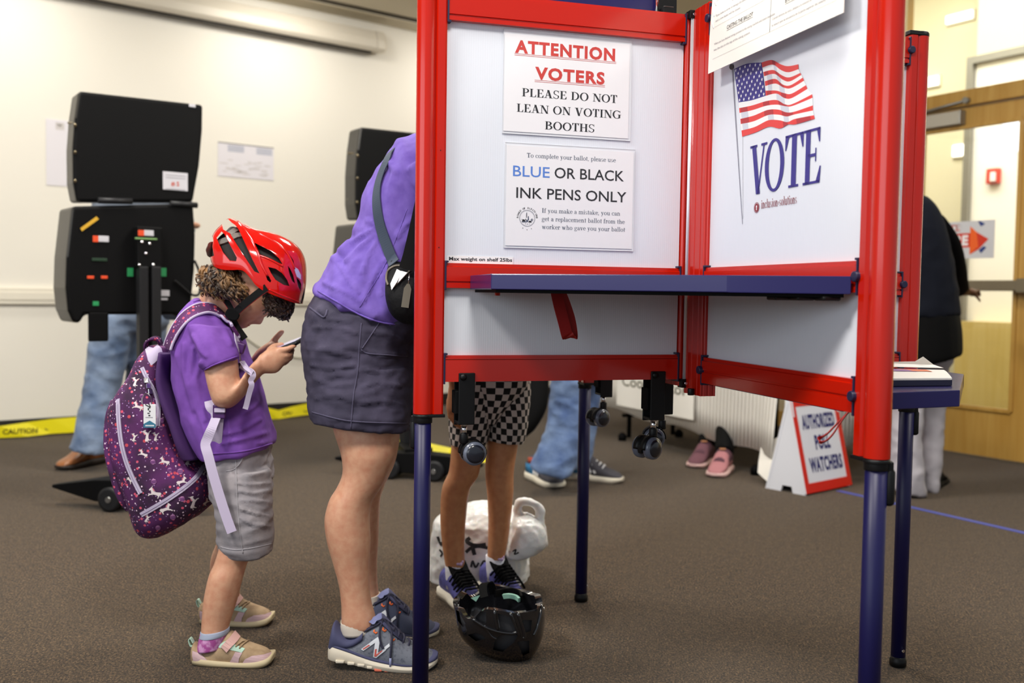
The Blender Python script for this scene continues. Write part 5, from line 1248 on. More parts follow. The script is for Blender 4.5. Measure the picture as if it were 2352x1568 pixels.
# ================================================================== arrow sign on the door glass
DO = 0.012
def dh(u, v): return RW.hit(u, v, DO)
s1, z1 = dh(2285, 504); z0 = dh(2285, 592)[1]; s0 = s1-.40
dsn = MB(); RW.slab(dsn, s0, s1, z0, z1, DO-.004, DO, mat('sign_grey_white', rgb(206, 206, 210), .5)); M = RW.M(DO+.0008)
Hs = z1-z0
def dpoly(P, m, lift=0): dsn.poly([(s1-Hs*x, z0+Hs*y, lift) for x, y in P], m, M)
ORA = mat('arrow_orange', rgb(236, 96, 22), .5); ORB = mat('arrow_red', rgb(206, 44, 10), .5); SBL = mat('sign_blue_mark', rgb(34, 56, 124), .5)
dpoly([(.68, .10), (.68, .86), (.50, .70), (.42, .24)], ORA); dpoly([(.50, .70), (.15, .50), (.42, .24)], ORB, .0002); dpoly([(.68, .10), (.42, .24), (.45, .30)], ORB, .0002)
dpoly([(1.75, .30), (1.75, .68), (.68, .68), (.68, .30)], ORB)
dpoly([(.40, .98), (.47, .98), (.38, .84), (.26, .90)], SBL); dpoly([(.42, .22), (.35, .13), (.20, .28), (.28, .32)], SBL)
dpoly([(1.75, .78), (1.75, .92), (.98, .92), (.98, .78)], WHITEINK); letter(dsn, text_geo('VOTE', .04), ORB, M, s1-Hs*1.7, z0+Hs*.76, width=Hs*.72, height=Hs*.15)
letter(dsn, text_geo('HERE', .05), WHITEINK, M @ Matrix.Translation((0, 0, .0005)), s1-Hs*1.55, z0+Hs*.37, width=Hs*.82, height=Hs*.24)
tag(dsn.obj('arrow_sign', fix=False), 'white sign with orange arrow and white letters stuck on the door pane', 'sign')

# ================================================================== people standing further back
def ground(u, v): p = floor_at(u, v); return p
# -- man in jeans behind the near machine
def px_leg(rows, k=4, n=18):
    return pair_rings(rows, k, n, 2.1)
pj = empty('person', 'person in light blue jeans and brown leather shoes standing behind the near voting machine', 'person', floor_at(230, 1075))
mb = MB()
mb.rings(px_leg([(232, 725, 322, 725, 4.92, .10), (208, 790, 300, 790, 4.90, .095), (200, 860, 280, 862, 4.88, .085), (188, 930, 262, 935, 4.85, .085), (170, 1000, 258, 1010, 4.83, .09), (163, 1030, 248, 1040, 4.82, .09)]), DENIM)
mb.rings(px_leg([(285, 725, 385, 725, 5.0, .10), (290, 800, 378, 800, 5.02, .09), (292, 900, 370, 900, 5.05, .08), (285, 1000, 365, 1000, 5.08, .085), (285, 1012, 362, 1012, 5.08, .085)]), DENIM)
mb.rings(px_leg([(240, 600, 385, 600, 4.96, .13), (228, 680, 392, 680, 4.96, .13), (232, 735, 388, 735, 4.96, .125), (250, 760, 370, 760, 4.96, .10)]), DENIM)
me = fuse(mb, .012, 2, DENIM); warp(me, folds(9, .010, (1, 1, 1.6), 3, 1.3)); put_mesh(me, 'jeans', pj)
mb = MB(); c = at(325, 340, 4.98)
head(mb, c, (.3, -1, -.25), (0, -.2, 1), .23, SKIN)
mb.rings(px_leg([(305, 395, 345, 395, 5.02, .055), (300, 420, 352, 420, 5.02, .06)]), SKIN)
mb.rings(px_leg([(250, 425, 395, 425, 5.0, .10), (236, 500, 402, 500, 5.0, .13), (244, 600, 392, 600, 4.98, .125)]), SKIN)
for A in ([(402, 440, 432, 455, 4.98, .045), (412, 500, 440, 520, 4.92, .04), (424, 560, 445, 545, 4.80, .036), (432, 530, 450, 524, 4.62, .030)], [(225, 440, 255, 430, 4.98, .045), (215, 520, 242, 520, 4.9, .04), (225, 580, 250, 580, 4.8, .036), (240, 560, 262, 556, 4.62, .03)]):
    mb.rings(px_leg(A), SKIN)
for u0, sg in ((438, 1), (250, -1)):
    w = at(u0+4, 522 if sg > 0 else 552, 4.58); mb.rings([ring(w+Vector((0, -t, .01)), Vector((.04*k, 0, 0)), Vector((0, .2, 1))*.016, 12) for t, k in ((-.04, .7), (0, 1), (.05, 1.05), (.08, .9))], SKIN)
    for i in range(4):
        b = w+Vector((-.027+.018*i, -.075, .01)); finger(mb, [b, b+Vector((0, -.03, .002)), b+Vector((0, -.05, -.012)), b+Vector((0, -.045, -.03))], .009, SKIN)
    b = w+Vector((-.035*sg, -.02, .01)); finger(mb, [b, b+Vector((-.02*sg, -.025, .01)), b+Vector((-.022*sg, -.05, .01))], .010, SKIN)
put_mesh(fuse(mb, .008, 3, SKIN), 'body', pj)
mb = MB(); mb.rings(px_leg([(248, 415, 398, 415, 5.0, .115), (230, 490, 408, 490, 5.0, .145), (236, 560, 400, 560, 4.98, .145), (236, 640, 394, 640, 4.97, .145)]), DENIM)
for A in ([(392, 430, 436, 450, 4.99, .06), (408, 500, 446, 522, 4.92, .052), (418, 545, 448, 530, 4.84, .05)], [(220, 440, 262, 425, 4.99, .06), (208, 520, 248, 520, 4.9, .052), (218, 560, 250, 560, 4.84, .05)]): mb.rings(px_leg(A), DENIM)
me = fuse(mb, .012, 3, mat('grey_blue_shirt', rgb(96, 104, 116), .85)); warp(me, folds(8, .006, (1, 1, 1.5), 4)); put_mesh(me, 'shirt', pj)
mb = MB(); R = [ring(c+Vector((0, .02, dz)), Vector((r, 0, 0)), Vector((0, r*1.15, 0)), 18) for dz, r in ((-.03, .07), (.02, .083), (.07, .08), (.105, .055), (.12, .01))]; mb.rings(R, mat('brown_hair', rgb(70, 48, 34), .6)); put(mb, 'hair', pj)
LEATH = mat('tan_leather', rgb(150, 92, 48), 0.3, coat=.2, mottle=(20, rgb(120, 66, 32), .4, .7)); LTOE = mat('cream_leather', rgb(214, 200, 178), .4); DKSOLE = mat('dark_sole', rgb(34, 24, 18), .6)
a, b = floor_at(232, 1062), floor_at(134, 1081); u_, f, s = free_shoe(pj, a, b, .27, .10, .115, LEATH, DKSOLE)
mb = MB(); mb.rings([ring(a+f*t+Vector((0, 0, z)), s*w, Vector((f.x*.2, f.y*.2, 1)).normalized()*h, 14) for t, z, w, h in ((.08, .085, .03, .02), (.12, .082, .032, .016), (.165, .066, .026, .010), (.18, .055, .012, .004))], LTOE); part_of(put(mb, 'tongue', pj), u_)
a, b = floor_at(350, 1056), floor_at(300, 1072); free_shoe(pj, a, a+(b-a).normalized()*.27, .27, .10, .115, LEATH, DKSOLE)

# -- walker in jeans and running shoes behind the booth
pw = empty('person', 'person in blue jeans and multicoloured running shoes walking behind the booth leg', 'person', floor_at(1300, 1125))
mb = MB()
mb.rings(px_leg([(1268, 860, 1352, 862, 4.55, .10), (1262, 940, 1350, 945, 4.53, .092), (1246, 1010, 1335, 1018, 4.48, .085), (1224, 1060, 1318, 1078, 4.44, .088), (1220, 1074, 1312, 1096, 4.44, .088)]), DENIM2)
mb.rings(px_leg([(1300, 850, 1385, 850, 4.78, .10), (1305, 940, 1372, 940, 4.78, .09), (1292, 1020, 1362, 1024, 4.76, .082), (1284, 1066, 1345, 1076, 4.76, .085)]), DENIM2)
mb.rings(px_leg([(1252, 700, 1400, 700, 4.66, .13), (1248, 800, 1402, 800, 4.66, .14), (1262, 870, 1390, 870, 4.66, .12)]), DENIM2)
me = fuse(mb, .011, 2, DENIM2); warp(me, folds(9, .013, (1, 1, 1.8), 8, 1.2)); put_mesh(me, 'jeans', pw)
SH1 = mat('charcoal_mesh', rgb(70, 68, 76), .8, bump=(400, .3, .001)); SOLW = mat('cream_sole', rgb(222, 214, 196), .5)
for (hu, hv, tu, tv) in ((1222, 1098, 1326, 1141), (1300, 1098, 1402, 1107)):
    a, b = floor_at(hu, hv), floor_at(tu, tv); f = (b-a).normalized(); u_, f, s = free_shoe(pw, a, a+f*.29, .29, .105, .13, SH1, SOLW)
    n = -s if s.y > 0 else s
    for k, (t0, t1, z0, z1, m) in enumerate(((.02, .10, .04, .085, mat('shoe_teal', rgb(44, 120, 170), .6)), (.045, .10, .088, .116, mat('shoe_rust', rgb(170, 66, 44), .6)))):
        mb = MB(); mb.rings([[a+f*t+s*w+Vector((0, 0, z)) for w, z in ((-.0465, z0), (-.0465, z1), (.0465, z1), (.0465, z0))] for t in (t0, (t0+t1)/2, t1)], m); part_of(put(mb, 'side_patch', pw), u_)
    for k in range(3):
        t = .10+.022*k; mb = MB(); P = [a+f*(t+.02)+s*sg*.0485+Vector((0, 0, .045)) for sg in (-1,)]; q = a+f*(t-.002)-s*.043+Vector((0, 0, .088)); p = a+f*(t+.022)-s*.0515+Vector((0, 0, .047)); mb.tube([p, q], 0, WHITEINK, flat=(.005, .0015, -s)); part_of(put(mb, 'stripe', pw), u_)
    mb = MB()
    for k in range(5):
        t = .115+.02*k; z = .118-.0095*k; mb.tube([a+f*t-s*.034+Vector((0, 0, z-.012)), a+f*(t+.004)+Vector((0, 0, z+.004)), a+f*t+s*.034+Vector((0, 0, z-.012))], .0042, WHITEINK, n=6)
    part_of(put(mb, 'laces', pw), u_)
mb = MB(); c = at(1330, 300, 4.62); head(mb, c, (.9, -.3, -.1), (0, 0, 1), .225, SKIN)
mb.rings(px_leg([(1305, 345, 1350, 345, 4.64, .055), (1300, 385, 1358, 385, 4.64, .06)]), SKIN); mb.rings(px_leg([(1262, 400, 1392, 400, 4.64, .11), (1252, 480, 1400, 480, 4.64, .13), (1258, 600, 1395, 600, 4.65, .12), (1252, 740, 1398, 740, 4.66, .12)]), SKIN)
for A in ([(1250, 410, 1285, 400, 4.50, .05), (1240, 520, 1275, 520, 4.45, .042), (1236, 620, 1266, 622, 4.44, .036), (1236, 690, 1258, 692, 4.44, .03)], [(1370, 400, 1402, 410, 4.8, .05), (1380, 520, 1412, 520, 4.84, .042), (1386, 620, 1412, 620, 4.82, .036), (1388, 690, 1408, 690, 4.8, .03)]): mb.rings(px_leg(A), SKIN)
hanging_hand(mb, at(1247, 692, 4.44), 1.0, SKIN); hanging_hand(mb, at(1398, 690, 4.80), 1.0, SKIN, side=(0, -1, 0))
put_mesh(fuse(mb, .008, 3, SKIN), 'body', pw)
mb = MB(); mb.rings(px_leg([(1272, 388, 1384, 388, 4.64, .11), (1244, 430, 1404, 430, 4.64, .145), (1244, 600, 1404, 600, 4.65, .14), (1246, 770, 1404, 770, 4.66, .15)]), SKIN)
for A in ([(1238, 420, 1292, 396, 4.52, .065), (1228, 520, 1282, 522, 4.45, .056), (1230, 590, 1276, 592, 4.44, .052)], [(1364, 396, 1412, 420, 4.78, .065), (1372, 520, 1420, 520, 4.84, .056), (1380, 590, 1420, 590, 4.83, .05)]): mb.rings(px_leg(A), SKIN)
me = fuse(mb, .012, 3, mat('charcoal_tshirt', rgb(48, 50, 56), .9)); put_mesh(me, 'shirt', pw)
mb = MB(); mb.rings([ring(c+Vector((-.02, .0, dz)), Vector((r*1.15, 0, 0)), Vector((0, r, 0)), 18) for dz, r in ((-.03, .07), (.02, .083), (.07, .08), (.105, .055), (.118, .01))], mat('dark_hair', rgb(34, 26, 22), .6)); put(mb, 'hair', pw)
# black bag hanging from that hand
bg = empty('tote_bag', 'black bag hanging beside the blue jeans behind the checkered shorts', 'bag', at(1240, 1005, 4.34))
mb = MB(); mb.rings(pair_rings([(1218, 800, 1258, 800, 4.36, .015), (1214, 840, 1261, 845, 4.36, .03), (1210, 930, 1258, 925, 4.34, .045), (1204, 980, 1244, 962, 4.33, .04), (1203, 1006, 1228, 986, 4.33, .025)], 4, 20, 2.6), BLACKM); put(mb, 'pouch', bg)
mb = MB(); P = [at(u, v, y) for u, v, y in spline([(1222, 812, 4.36), (1232, 770, 4.40), (1243, 752, 4.45), (1252, 775, 4.42), (1256, 812, 4.37)], 6)]; mb.tube(P, .008, BLACKM); put(mb, 'handle', bg)

# -- person seated behind the table
ps_ = empty('person', 'seated person in black trousers and pink shoes with feet under the cloth-covered table', 'person', floor_at(1650, 1090))
PINKU = mat('dusty_pink_knit', rgb(168, 112, 116), .9, bump=(300, .3, .001)); PLUM = mat('plum_knit', rgb(84, 50, 62), .85)
mbl = MB()
for (hu, hv, tu, tv, kx) in ((1660, 1048, 1592, 1076, 0), (1700, 1060, 1640, 1098, 1)):
    a, b = floor_at(hu, hv), floor_at(tu, tv); f = (b-a).normalized(); L_ = .25; a = b-f*L_; u_, f, s = free_shoe(ps_, a, b, L_, .095, .115, PINKU if kx else mat('pink_knit_shaded', rgb(104, 66, 76), .9), mat('pink_sole', rgb(216, 180, 176), .5))  # far shoe's pink knit darkened, shade under the table is in its colour
    mb = MB(); mb.rings([ring(a+f*t+Vector((0, 0, z)), s*w, Vector((0, 0, 1))*h, 14) for t, z, w, h in ((.02, .075, .042, .045), (.07, .085, .045, .045), (.12, .07, .044, .03), (.16, .06, .035, .018))], PLUM); part_of(put(mb, 'collar', ps_), u_)
    mb = MB(); p = a+f*.09+Vector((0, 0, .128)); mb.box((0, 0, 0), (.03, .022, .004), mat('tan_tab', rgb(200, 140, 100), .6), Matrix.Translation(p)); part_of(put(mb, 'pull_tab', ps_), u_)
    ank = a+f*.05+Vector((0, 0, .10)); knee = Vector((a.x+.12, 5.60, .47)); hip = Vector((knee.x+.02, 6.0, .50))
    limb(mbl, [(ank.x, ank.y, ank.z, .05, .05), (ank.x*.6+knee.x*.4, ank.y*.6+knee.y*.4, .24, .06, .06), (knee.x, knee.y, knee.z, .075, .075), ((knee.x+hip.x)/2, 5.8, .49, .085, .085), (hip.x, hip.y, hip.z, .10, .10)], BLACKM)
c0 = Vector((1.55, 6.08, .5)); limb(mbl, [(c0.x, c0.y, .42, .18, .13), (c0.x, c0.y, .55, .18, .13), (c0.x, c0.y, .62, .16, .11)], BLACKM)
me = fuse(mbl, .014, 3, BLACKM); put_mesh(me, 'trousers', ps_)
mb = MB(); limb(mb, [(c0.x, c0.y, .58, .15, .11), (c0.x, c0.y, .75, .15, .11), (c0.x, c0.y, .95, .18, .11), (c0.x, c0.y, 1.02, .10, .08), (c0.x, c0.y, 1.10, .05, .05)], SKINB); hc = Vector((c0.x, c0.y-.02, 1.20)); head(mb, hc, (-.3, -1, -.2), (0, 0, 1), .22, SKINB)
for sg in (-1, 1):
    limb(mb, [(c0.x+sg*.17, c0.y, .97, .045, .045), (c0.x+sg*.22, c0.y-.06, .80, .042, .042), (c0.x+sg*.18, c0.y-.28, .76, .034, .034), (c0.x+sg*.13, c0.y-.34, .765, .03, .022)], SKINB); w = Vector((c0.x+sg*.125, c0.y-.35, .765)); 
    for i in range(4): b = w+Vector((-.024+.016*i, -.02, 0)); finger(mb, [b, b+Vector((0, -.03, .006)), b+Vector((0, -.06, 0)), b+Vector((0, -.07, -.004))], .0085, SKINB)
    b = w+Vector((-.02*sg, 0, 0)); finger(mb, [b, b+Vector((-.02*sg, -.015, 0)), b+Vector((-.03*sg, -.04, 0))], .0095, SKINB)
put_mesh(fuse(mb, .009, 3, SKINB), 'body', ps_)
mb = MB(); limb(mb, [(c0.x, c0.y, .52, .185, .14), (c0.x, c0.y, .75, .175, .135), (c0.x, c0.y, .96, .20, .13), (c0.x, c0.y, 1.03, .11, .09)], PLUM)
for sg in (-1, 1): limb(mb, [(c0.x+sg*.15, c0.y, .98, .06, .06), (c0.x+sg*.22, c0.y-.06, .80, .056, .056), (c0.x+sg*.185, c0.y-.25, .762, .045, .045)], PLUM)
put_mesh(fuse(mb, .012, 3, PLUM), 'sweater', ps_)
mb = MB(); mb.rings([ring(hc+Vector((.0, .025, dz)), Vector((r, 0, 0)), Vector((0, r*1.1, 0)), 16) for dz, r in ((-.08, .06), (0, .085), (.06, .085), (.10, .06), (.12, .01))], mat('black_hair', rgb(22, 18, 18), .6)); put(mb, 'hair', ps_)
ch = empty('chair', 'black chair behind the white cloth table under the seated person', 'chair', (c0.x, c0.y, 0))
mb = MB(); mb.box((c0.x, c0.y, .395), (.42, .42, .03), BLACKM); put(mb, 'seat', ch, .008)
mb = MB(); mb.box((c0.x, c0.y+.22, .68), (.40, .025, .30), BLACKM); put(mb, 'backrest', ch, .008)
for sx in (-1, 1):
    for sy in (-1, 1): mb = MB(); mb.cyl((c0.x+sx*.18, c0.y+sy*.2, 0), (c0.x+sx*.18, c0.y+sy*.2, .38 if sy < 0 else .80), .012, BLACKM); put(mb, 'leg', ch)

# -- man leaving through the door
pd_ = empty('person', 'person in dark navy jacket and pale trousers pushing the bar of the door', 'person', floor_at(2120, 1138))
JACK = mat('navy_jacket', rgb(17, 20, 30), .9, spec=.15, bump=(60, .25, .004)); PALE = mat('pale_chino', rgb(174, 170, 177), .85, bump=(30, .4, .006))
SLV = mat('black_sleeve', rgb(6, 6, 8), .9, spec=.1)
mb = MB()
mb.rings(px_leg([(2060, 815, 2135, 815, 4.60, .10), (2054, 900, 2122, 900, 4.58, .09), (2048, 1000, 2112, 1002, 4.55, .085), (2046, 1080, 2118, 1085, 4.52, .09), (2046, 1122, 2124, 1138, 4.52, .09)]), PALE)
mb.rings(px_leg([(2098, 815, 2178, 815, 4.72, .10), (2104, 900, 2168, 900, 4.71, .09), (2108, 1000, 2162, 1000, 4.69, .08), (2112, 1080, 2156, 1080, 4.66, .08), (2118, 1122, 2146, 1130, 4.65, .08)]), PALE)
mb.rings(px_leg([(2058, 740, 2186, 740, 4.66, .14), (2058, 820, 2184, 820, 4.66, .14), (2072, 850, 2166, 850, 4.66, .11)]), PALE)
me = fuse(mb, .011, 2, PALE); warp(me, folds(9, .009, (1, 1, 1.6), 12, 1.3)); put_mesh(me, 'trousers', pd_)
mb = MB(); mb.rings(pair_rings([(2030, 452, 2128, 452, 4.62, .10), (2008, 470, 2150, 480, 4.62, .14), (2000, 540, 2172, 540, 4.62, .16), (2006, 640, 2192, 640, 4.62, .165), (2010, 730, 2200, 725, 4.62, .17)], 4, 22), JACK)
me = fuse(mb, .012, 2, JACK); warp(me, folds(7, .006, (1, 1, 1.4), 15)); put_mesh(me, 'jacket', pd_)
mb = MB(); mb.rings(pair_rings([(2012, 715, 2198, 715, 4.62, .168), (2012, 760, 2204, 760, 4.62, .172), (2014, 838, 2205, 806, 4.62, .175), (2020, 852, 2200, 812, 4.62, .165)], 3, 22), BLACKM); me = fuse(mb, .012, 2, BLACKM); put_mesh(me, 'sweater_hem', pd_)
mb = MB(); mb.rings(px_leg([(2128, 480, 2166, 500, 4.68, .06), (2150, 560, 2200, 545, 4.72, .06), (2172, 620, 2215, 595, 4.82, .055), (2188, 660, 2222, 640, 4.95, .045), (2200, 684, 2226, 662, 5.05, .035)]), SLV)
mb.rings(px_leg([(1990, 480, 2030, 470, 4.6, .06), (1984, 560, 2024, 560, 4.6, .055), (1990, 640, 2028, 640, 4.6, .05), (2000, 700, 2030, 700, 4.6, .04)]), SLV)
me = fuse(mb, .012, 3, SLV); put_mesh(me, 'sleeve', pd_)
mb = MB(); hc = at(2070, 400, 4.62); head(mb, hc, (.5, .85, -.05), (0, 0, 1), .225, SKINB)
mb.rings(px_leg([(2046, 440, 2096, 440, 4.62, .055), (2042, 470, 2104, 470, 4.62, .06)]), SKINB); mb.rings(px_leg([(2030, 480, 2132, 480, 4.62, .09), (2022, 600, 2150, 600, 4.62, .12), (2030, 740, 2170, 740, 4.62, .12), (2040, 840, 2170, 840, 4.64, .11)]), SKINB)
mb.rings(px_leg([(2135, 500, 2160, 500, 4.68, .045), (2170, 590, 2195, 575, 4.76, .04), (2200, 668, 2224, 656, 5.06, .03), (2214, 680, 2234, 664, 5.14, .03)]), SKINB)
w = at(2226, 670, 5.17)
mb.rings([ring(w+Vector((.03*t, .06*t, 0)), Vector((-.035, .02, .0))*k, Vector((0, .0, .02))*k, 12) for t, k in ((-.8, .8), (0, 1), (.9, 1.05), (1.4, .8))], SKINB)
for i in range(4):
    b = w+Vector((.03+.012*i, .075-.01*i, .004)); finger(mb, [b, b+Vector((.02, .03, .004)), b+Vector((.035, .045, -.014)), b+Vector((.033, .04, -.03))], .0088, SKINB)
b = w+Vector((.02, -.01, -.01)); finger(mb, [b, b+Vector((.02, .0, -.018)), b+Vector((.042, .005, -.045))], .0095, SKINB)
mb.rings(px_leg([(1998, 500, 2022, 500, 4.6, .045), (1996, 640, 2020, 640, 4.6, .036), (2004, 716, 2024, 716, 4.6, .03)]), SKINB); hanging_hand(mb, at(2014, 718, 4.6), 1.0, SKINB)
put_mesh(fuse(mb, .008, 3, SKINB), 'body', pd_)
mb = MB(); mb.rings([ring(hc+Vector((-.01, -.02, dz)), Vector((r, 0, 0)), Vector((0, r*1.12, 0)), 18) for dz, r in ((-.085, .065), (-.03, .088), (.04, .094), (.09, .072), (.118, .02))], mat('black_hair', rgb(22, 18, 18), .6)); put(mb, 'hair', pd_)
for hu, hv, tu, tv in ((2086, 1132, 2116, 1112), (2136, 1122, 2160, 1102)):
    a, b = floor_at(hu, hv), floor_at(tu, tv); free_shoe(pd_, a, a+(b-a).normalized()*.27, .27, .095, .08, BLACKM, BLACKM)

# ================================================================== the kid in checkered shorts
kid = empty('person', 'child in black and white checkered shorts standing behind the left booth panel', 'person', floor_at(1105, 1370))
def checker():
    m = mat('checkered_cotton', rgb(196, 184, 178), .9); nt = m.node_tree; L = nt.links; b = nt.nodes['Principled BSDF']
    uv = nt.nodes.new('ShaderNodeUVMap'); uv.uv_map = 'weave'; c = nt.nodes.new('ShaderNodeTexChecker'); c.inputs['Scale'].default_value = 1.0
    c.inputs['Color1'].default_value = rgb(206, 196, 190); c.inputs['Color2'].default_value = rgb(14, 14, 16); L.new(uv.outputs[0], c.inputs['Vector']); L.new(c.outputs['Color'], b.inputs['Base Color']); return m
CHK = checker()
def checked(name, rows_, cell, spin, amp, seed):
    R = pair_rings(rows_, 8, 48, 2.2); me_ = MB(); me_.rings(R, CHK, cap=(False, False)); me = me_.mesh(name, fix=True)
    uvl = me.uv_layers.new(name='weave'); n = 48; co = {}
    circ = [sum(((R[i][(j+1) % n]-R[i][j]).length for j in range(n))) for i in range(len(R))]; c_m = sum(circ)/len(circ); ncol = 2*round(c_m/cell/2)
    d = 0; ds = [0]
    for i in range(1, len(R)): d += (sum(R[i], Vector())-sum(R[i-1], Vector())).length/n; ds.append(d)
    for p in me.polygons:
        js = [me.loops[l].vertex_index % n for l in p.loop_indices]; wrap = max(js)-min(js) > n/2
        for l in p.loop_indices:
            vi = me.loops[l].vertex_index; i, j = divmod(vi, n); jj = j+n if wrap and j < n/2 else j
            a, b = jj/n*ncol, ds[i]/cell; uvl.data[l].uv = (a+spin*b+.001, b-spin*a*0+.001)
    warp(me, folds(14, amp, (1, 1, 1), seed)); return me
M_ = 2.86
sh_l = checked('shorts', [(1042, 850, 1128, 850, M_, .075), (1036, 900, 1131, 905, M_, .08), (1032, 960, 1128, 965, M_, .082), (1034, 1000, 1122, 1008, M_, .08), (1036, 1017, 1114, 1022, M_, .076)], .0185, .16, .003, 21)
put_mesh(sh_l, 'shorts_leg', kid)
sh_r = checked('shorts', [(1122, 850, 1218, 850, 2.90, .078), (1124, 900, 1218, 900, 2.90, .082), (1126, 950, 1214, 955, 2.90, .082), (1120, 990, 1207, 1000, 2.90, .08), (1119, 1005, 1201, 1016, 2.90, .076)], .0185, -.2, .003, 22)
put_mesh(sh_r, 'shorts_leg', kid)
put_mesh(checked('shorts', [(1052, 770, 1204, 770, 2.88, .085), (1046, 810, 1212, 812, 2.88, .092), (1042, 850, 1216, 852, 2.88, .094), (1046, 885, 1212, 890, 2.88, .092), (1066, 915, 1192, 920, 2.88, .088), (1090, 940, 1165, 945, 2.88, .083), (1105, 965, 1145, 968, 2.88, .07)], .0185, 0, .002, 23), 'shorts_top', kid)
mb = MB()
mb.rings(px_leg([(1044, 960, 1112, 960, 2.85, .058), (1037, 1017, 1108, 1017, 2.85, .056), (1031, 1080, 1101, 1086, 2.85, .053), (1015, 1120, 1079, 1127, 2.85, .048), (1011, 1186, 1071, 1186, 2.86, .048), (1015, 1246, 1067, 1246, 2.86, .04), (1023, 1305, 1068, 1296, 2.86, .033), (1022, 1340, 1070, 1330, 2.86, .034)], 5), SKINT)
mb.rings(px_leg([(1120, 950, 1194, 950, 2.91, .058), (1118, 1009, 1191, 1013, 2.91, .056), (1114, 1080, 1181, 1080, 2.91, .053), (1119, 1139, 1179, 1139, 2.91, .047), (1121, 1206, 1169, 1226, 2.92, .045), (1119, 1281, 1159, 1285, 2.92, .033), (1117, 1316, 1160, 1316, 2.92, .034)], 5), SKINT)
mb.rings(px_leg([(1058, 560, 1200, 560, 2.88, .085), (1056, 660, 1200, 660, 2.88, .085), (1052, 770, 1204, 770, 2.88, .08), (1050, 880, 1206, 880, 2.88, .08), (1070, 960, 1180, 960, 2.88, .05)]), SKINT)
mb.rings(px_leg([(1066, 520, 1192, 520, 2.88, .075), (1058, 548, 1198, 548, 2.88, .085)]), SKINT); mb.rings(px_leg([(1108, 480, 1150, 480, 2.88, .038), (1100, 525, 1158, 525, 2.88, .045)]), SKINT)
kc = at(1128, 415, 2.87); head(mb, kc, (.55, -.8, -.25), (.1, -.2, 1), .205, SKINT)
mb.rings(px_leg([(1040, 540, 1075, 530, 2.84, .04), (1028, 640, 1064, 640, 2.82, .034), (1024, 740, 1056, 742, 2.80, .03), (1026, 820, 1056, 825, 2.79, .027), (1030, 880, 1054, 884, 2.78, .022)]), SKINT)
mb.rings(px_leg([(1185, 530, 1218, 540, 2.92, .04), (1194, 640, 1226, 640, 2.95, .034), (1194, 720, 1224, 716, 2.9, .03), (1180, 760, 1206, 740, 2.8, .026), (1166, 772, 1186, 752, 2.74, .022)]), SKINT)
hanging_hand(mb, at(1043, 888, 2.775), .80, SKINT, fwd=(.75, -.65, 0), side=(.65, .75, 0)); hanging_hand(mb, at(1174, 762, 2.73), .78, SKINT, fwd=(0, 0, 1), down=(-.6, -.8, 0), side=(.8, -.6, 0))
me = fuse(mb, .0055, 3, SKINT); put_mesh(me, 'body', kid)
mb = MB(); mb.rings(px_leg([(1080, 518, 1178, 518, 2.88, .08), (1054, 540, 1204, 540, 2.88, .095), (1050, 660, 1206, 660, 2.88, .10), (1046, 800, 1212, 800, 2.88, .10)]), WHITEINK)
for A in ([(1034, 545, 1084, 522, 2.85, .052), (1022, 640, 1070, 640, 2.82, .046), (1024, 670, 1066, 672, 2.815, .044)], [(1176, 522, 1224, 545, 2.91, .052), (1188, 640, 1232, 640, 2.95, .046), (1188, 670, 1230, 668, 2.945, .044)]): mb.rings(px_leg(A), WHITEINK)
me = fuse(mb, .008, 3, mat('teal_tshirt', rgb(50, 96, 110), .9)); warp(me, folds(10, .004, (1, 1, 1.4), 31)); put_mesh(me, 'shirt', kid)
mb = MB(); mb.rings([ring(kc+Vector((-.015, .02, dz)), Vector((r, 0, 0)), Vector((0, r*1.08, 0)), 18) for dz, r in ((-.05, .068), (0, .082), (.05, .082), (.088, .058), (.108, .01))], mat('kid_hair', rgb(92, 62, 38), .6)); put(mb, 'hair', kid)
SOCK = mat('white_sock', rgb(214, 214, 222), .9, bump=(500, .3, .001)); PURS = mat('purple_shoe_mesh', rgb(84, 82, 150), .75, bump=(350, .3, .001), mottle=(60, rgb(60, 60, 112), .4, .7))
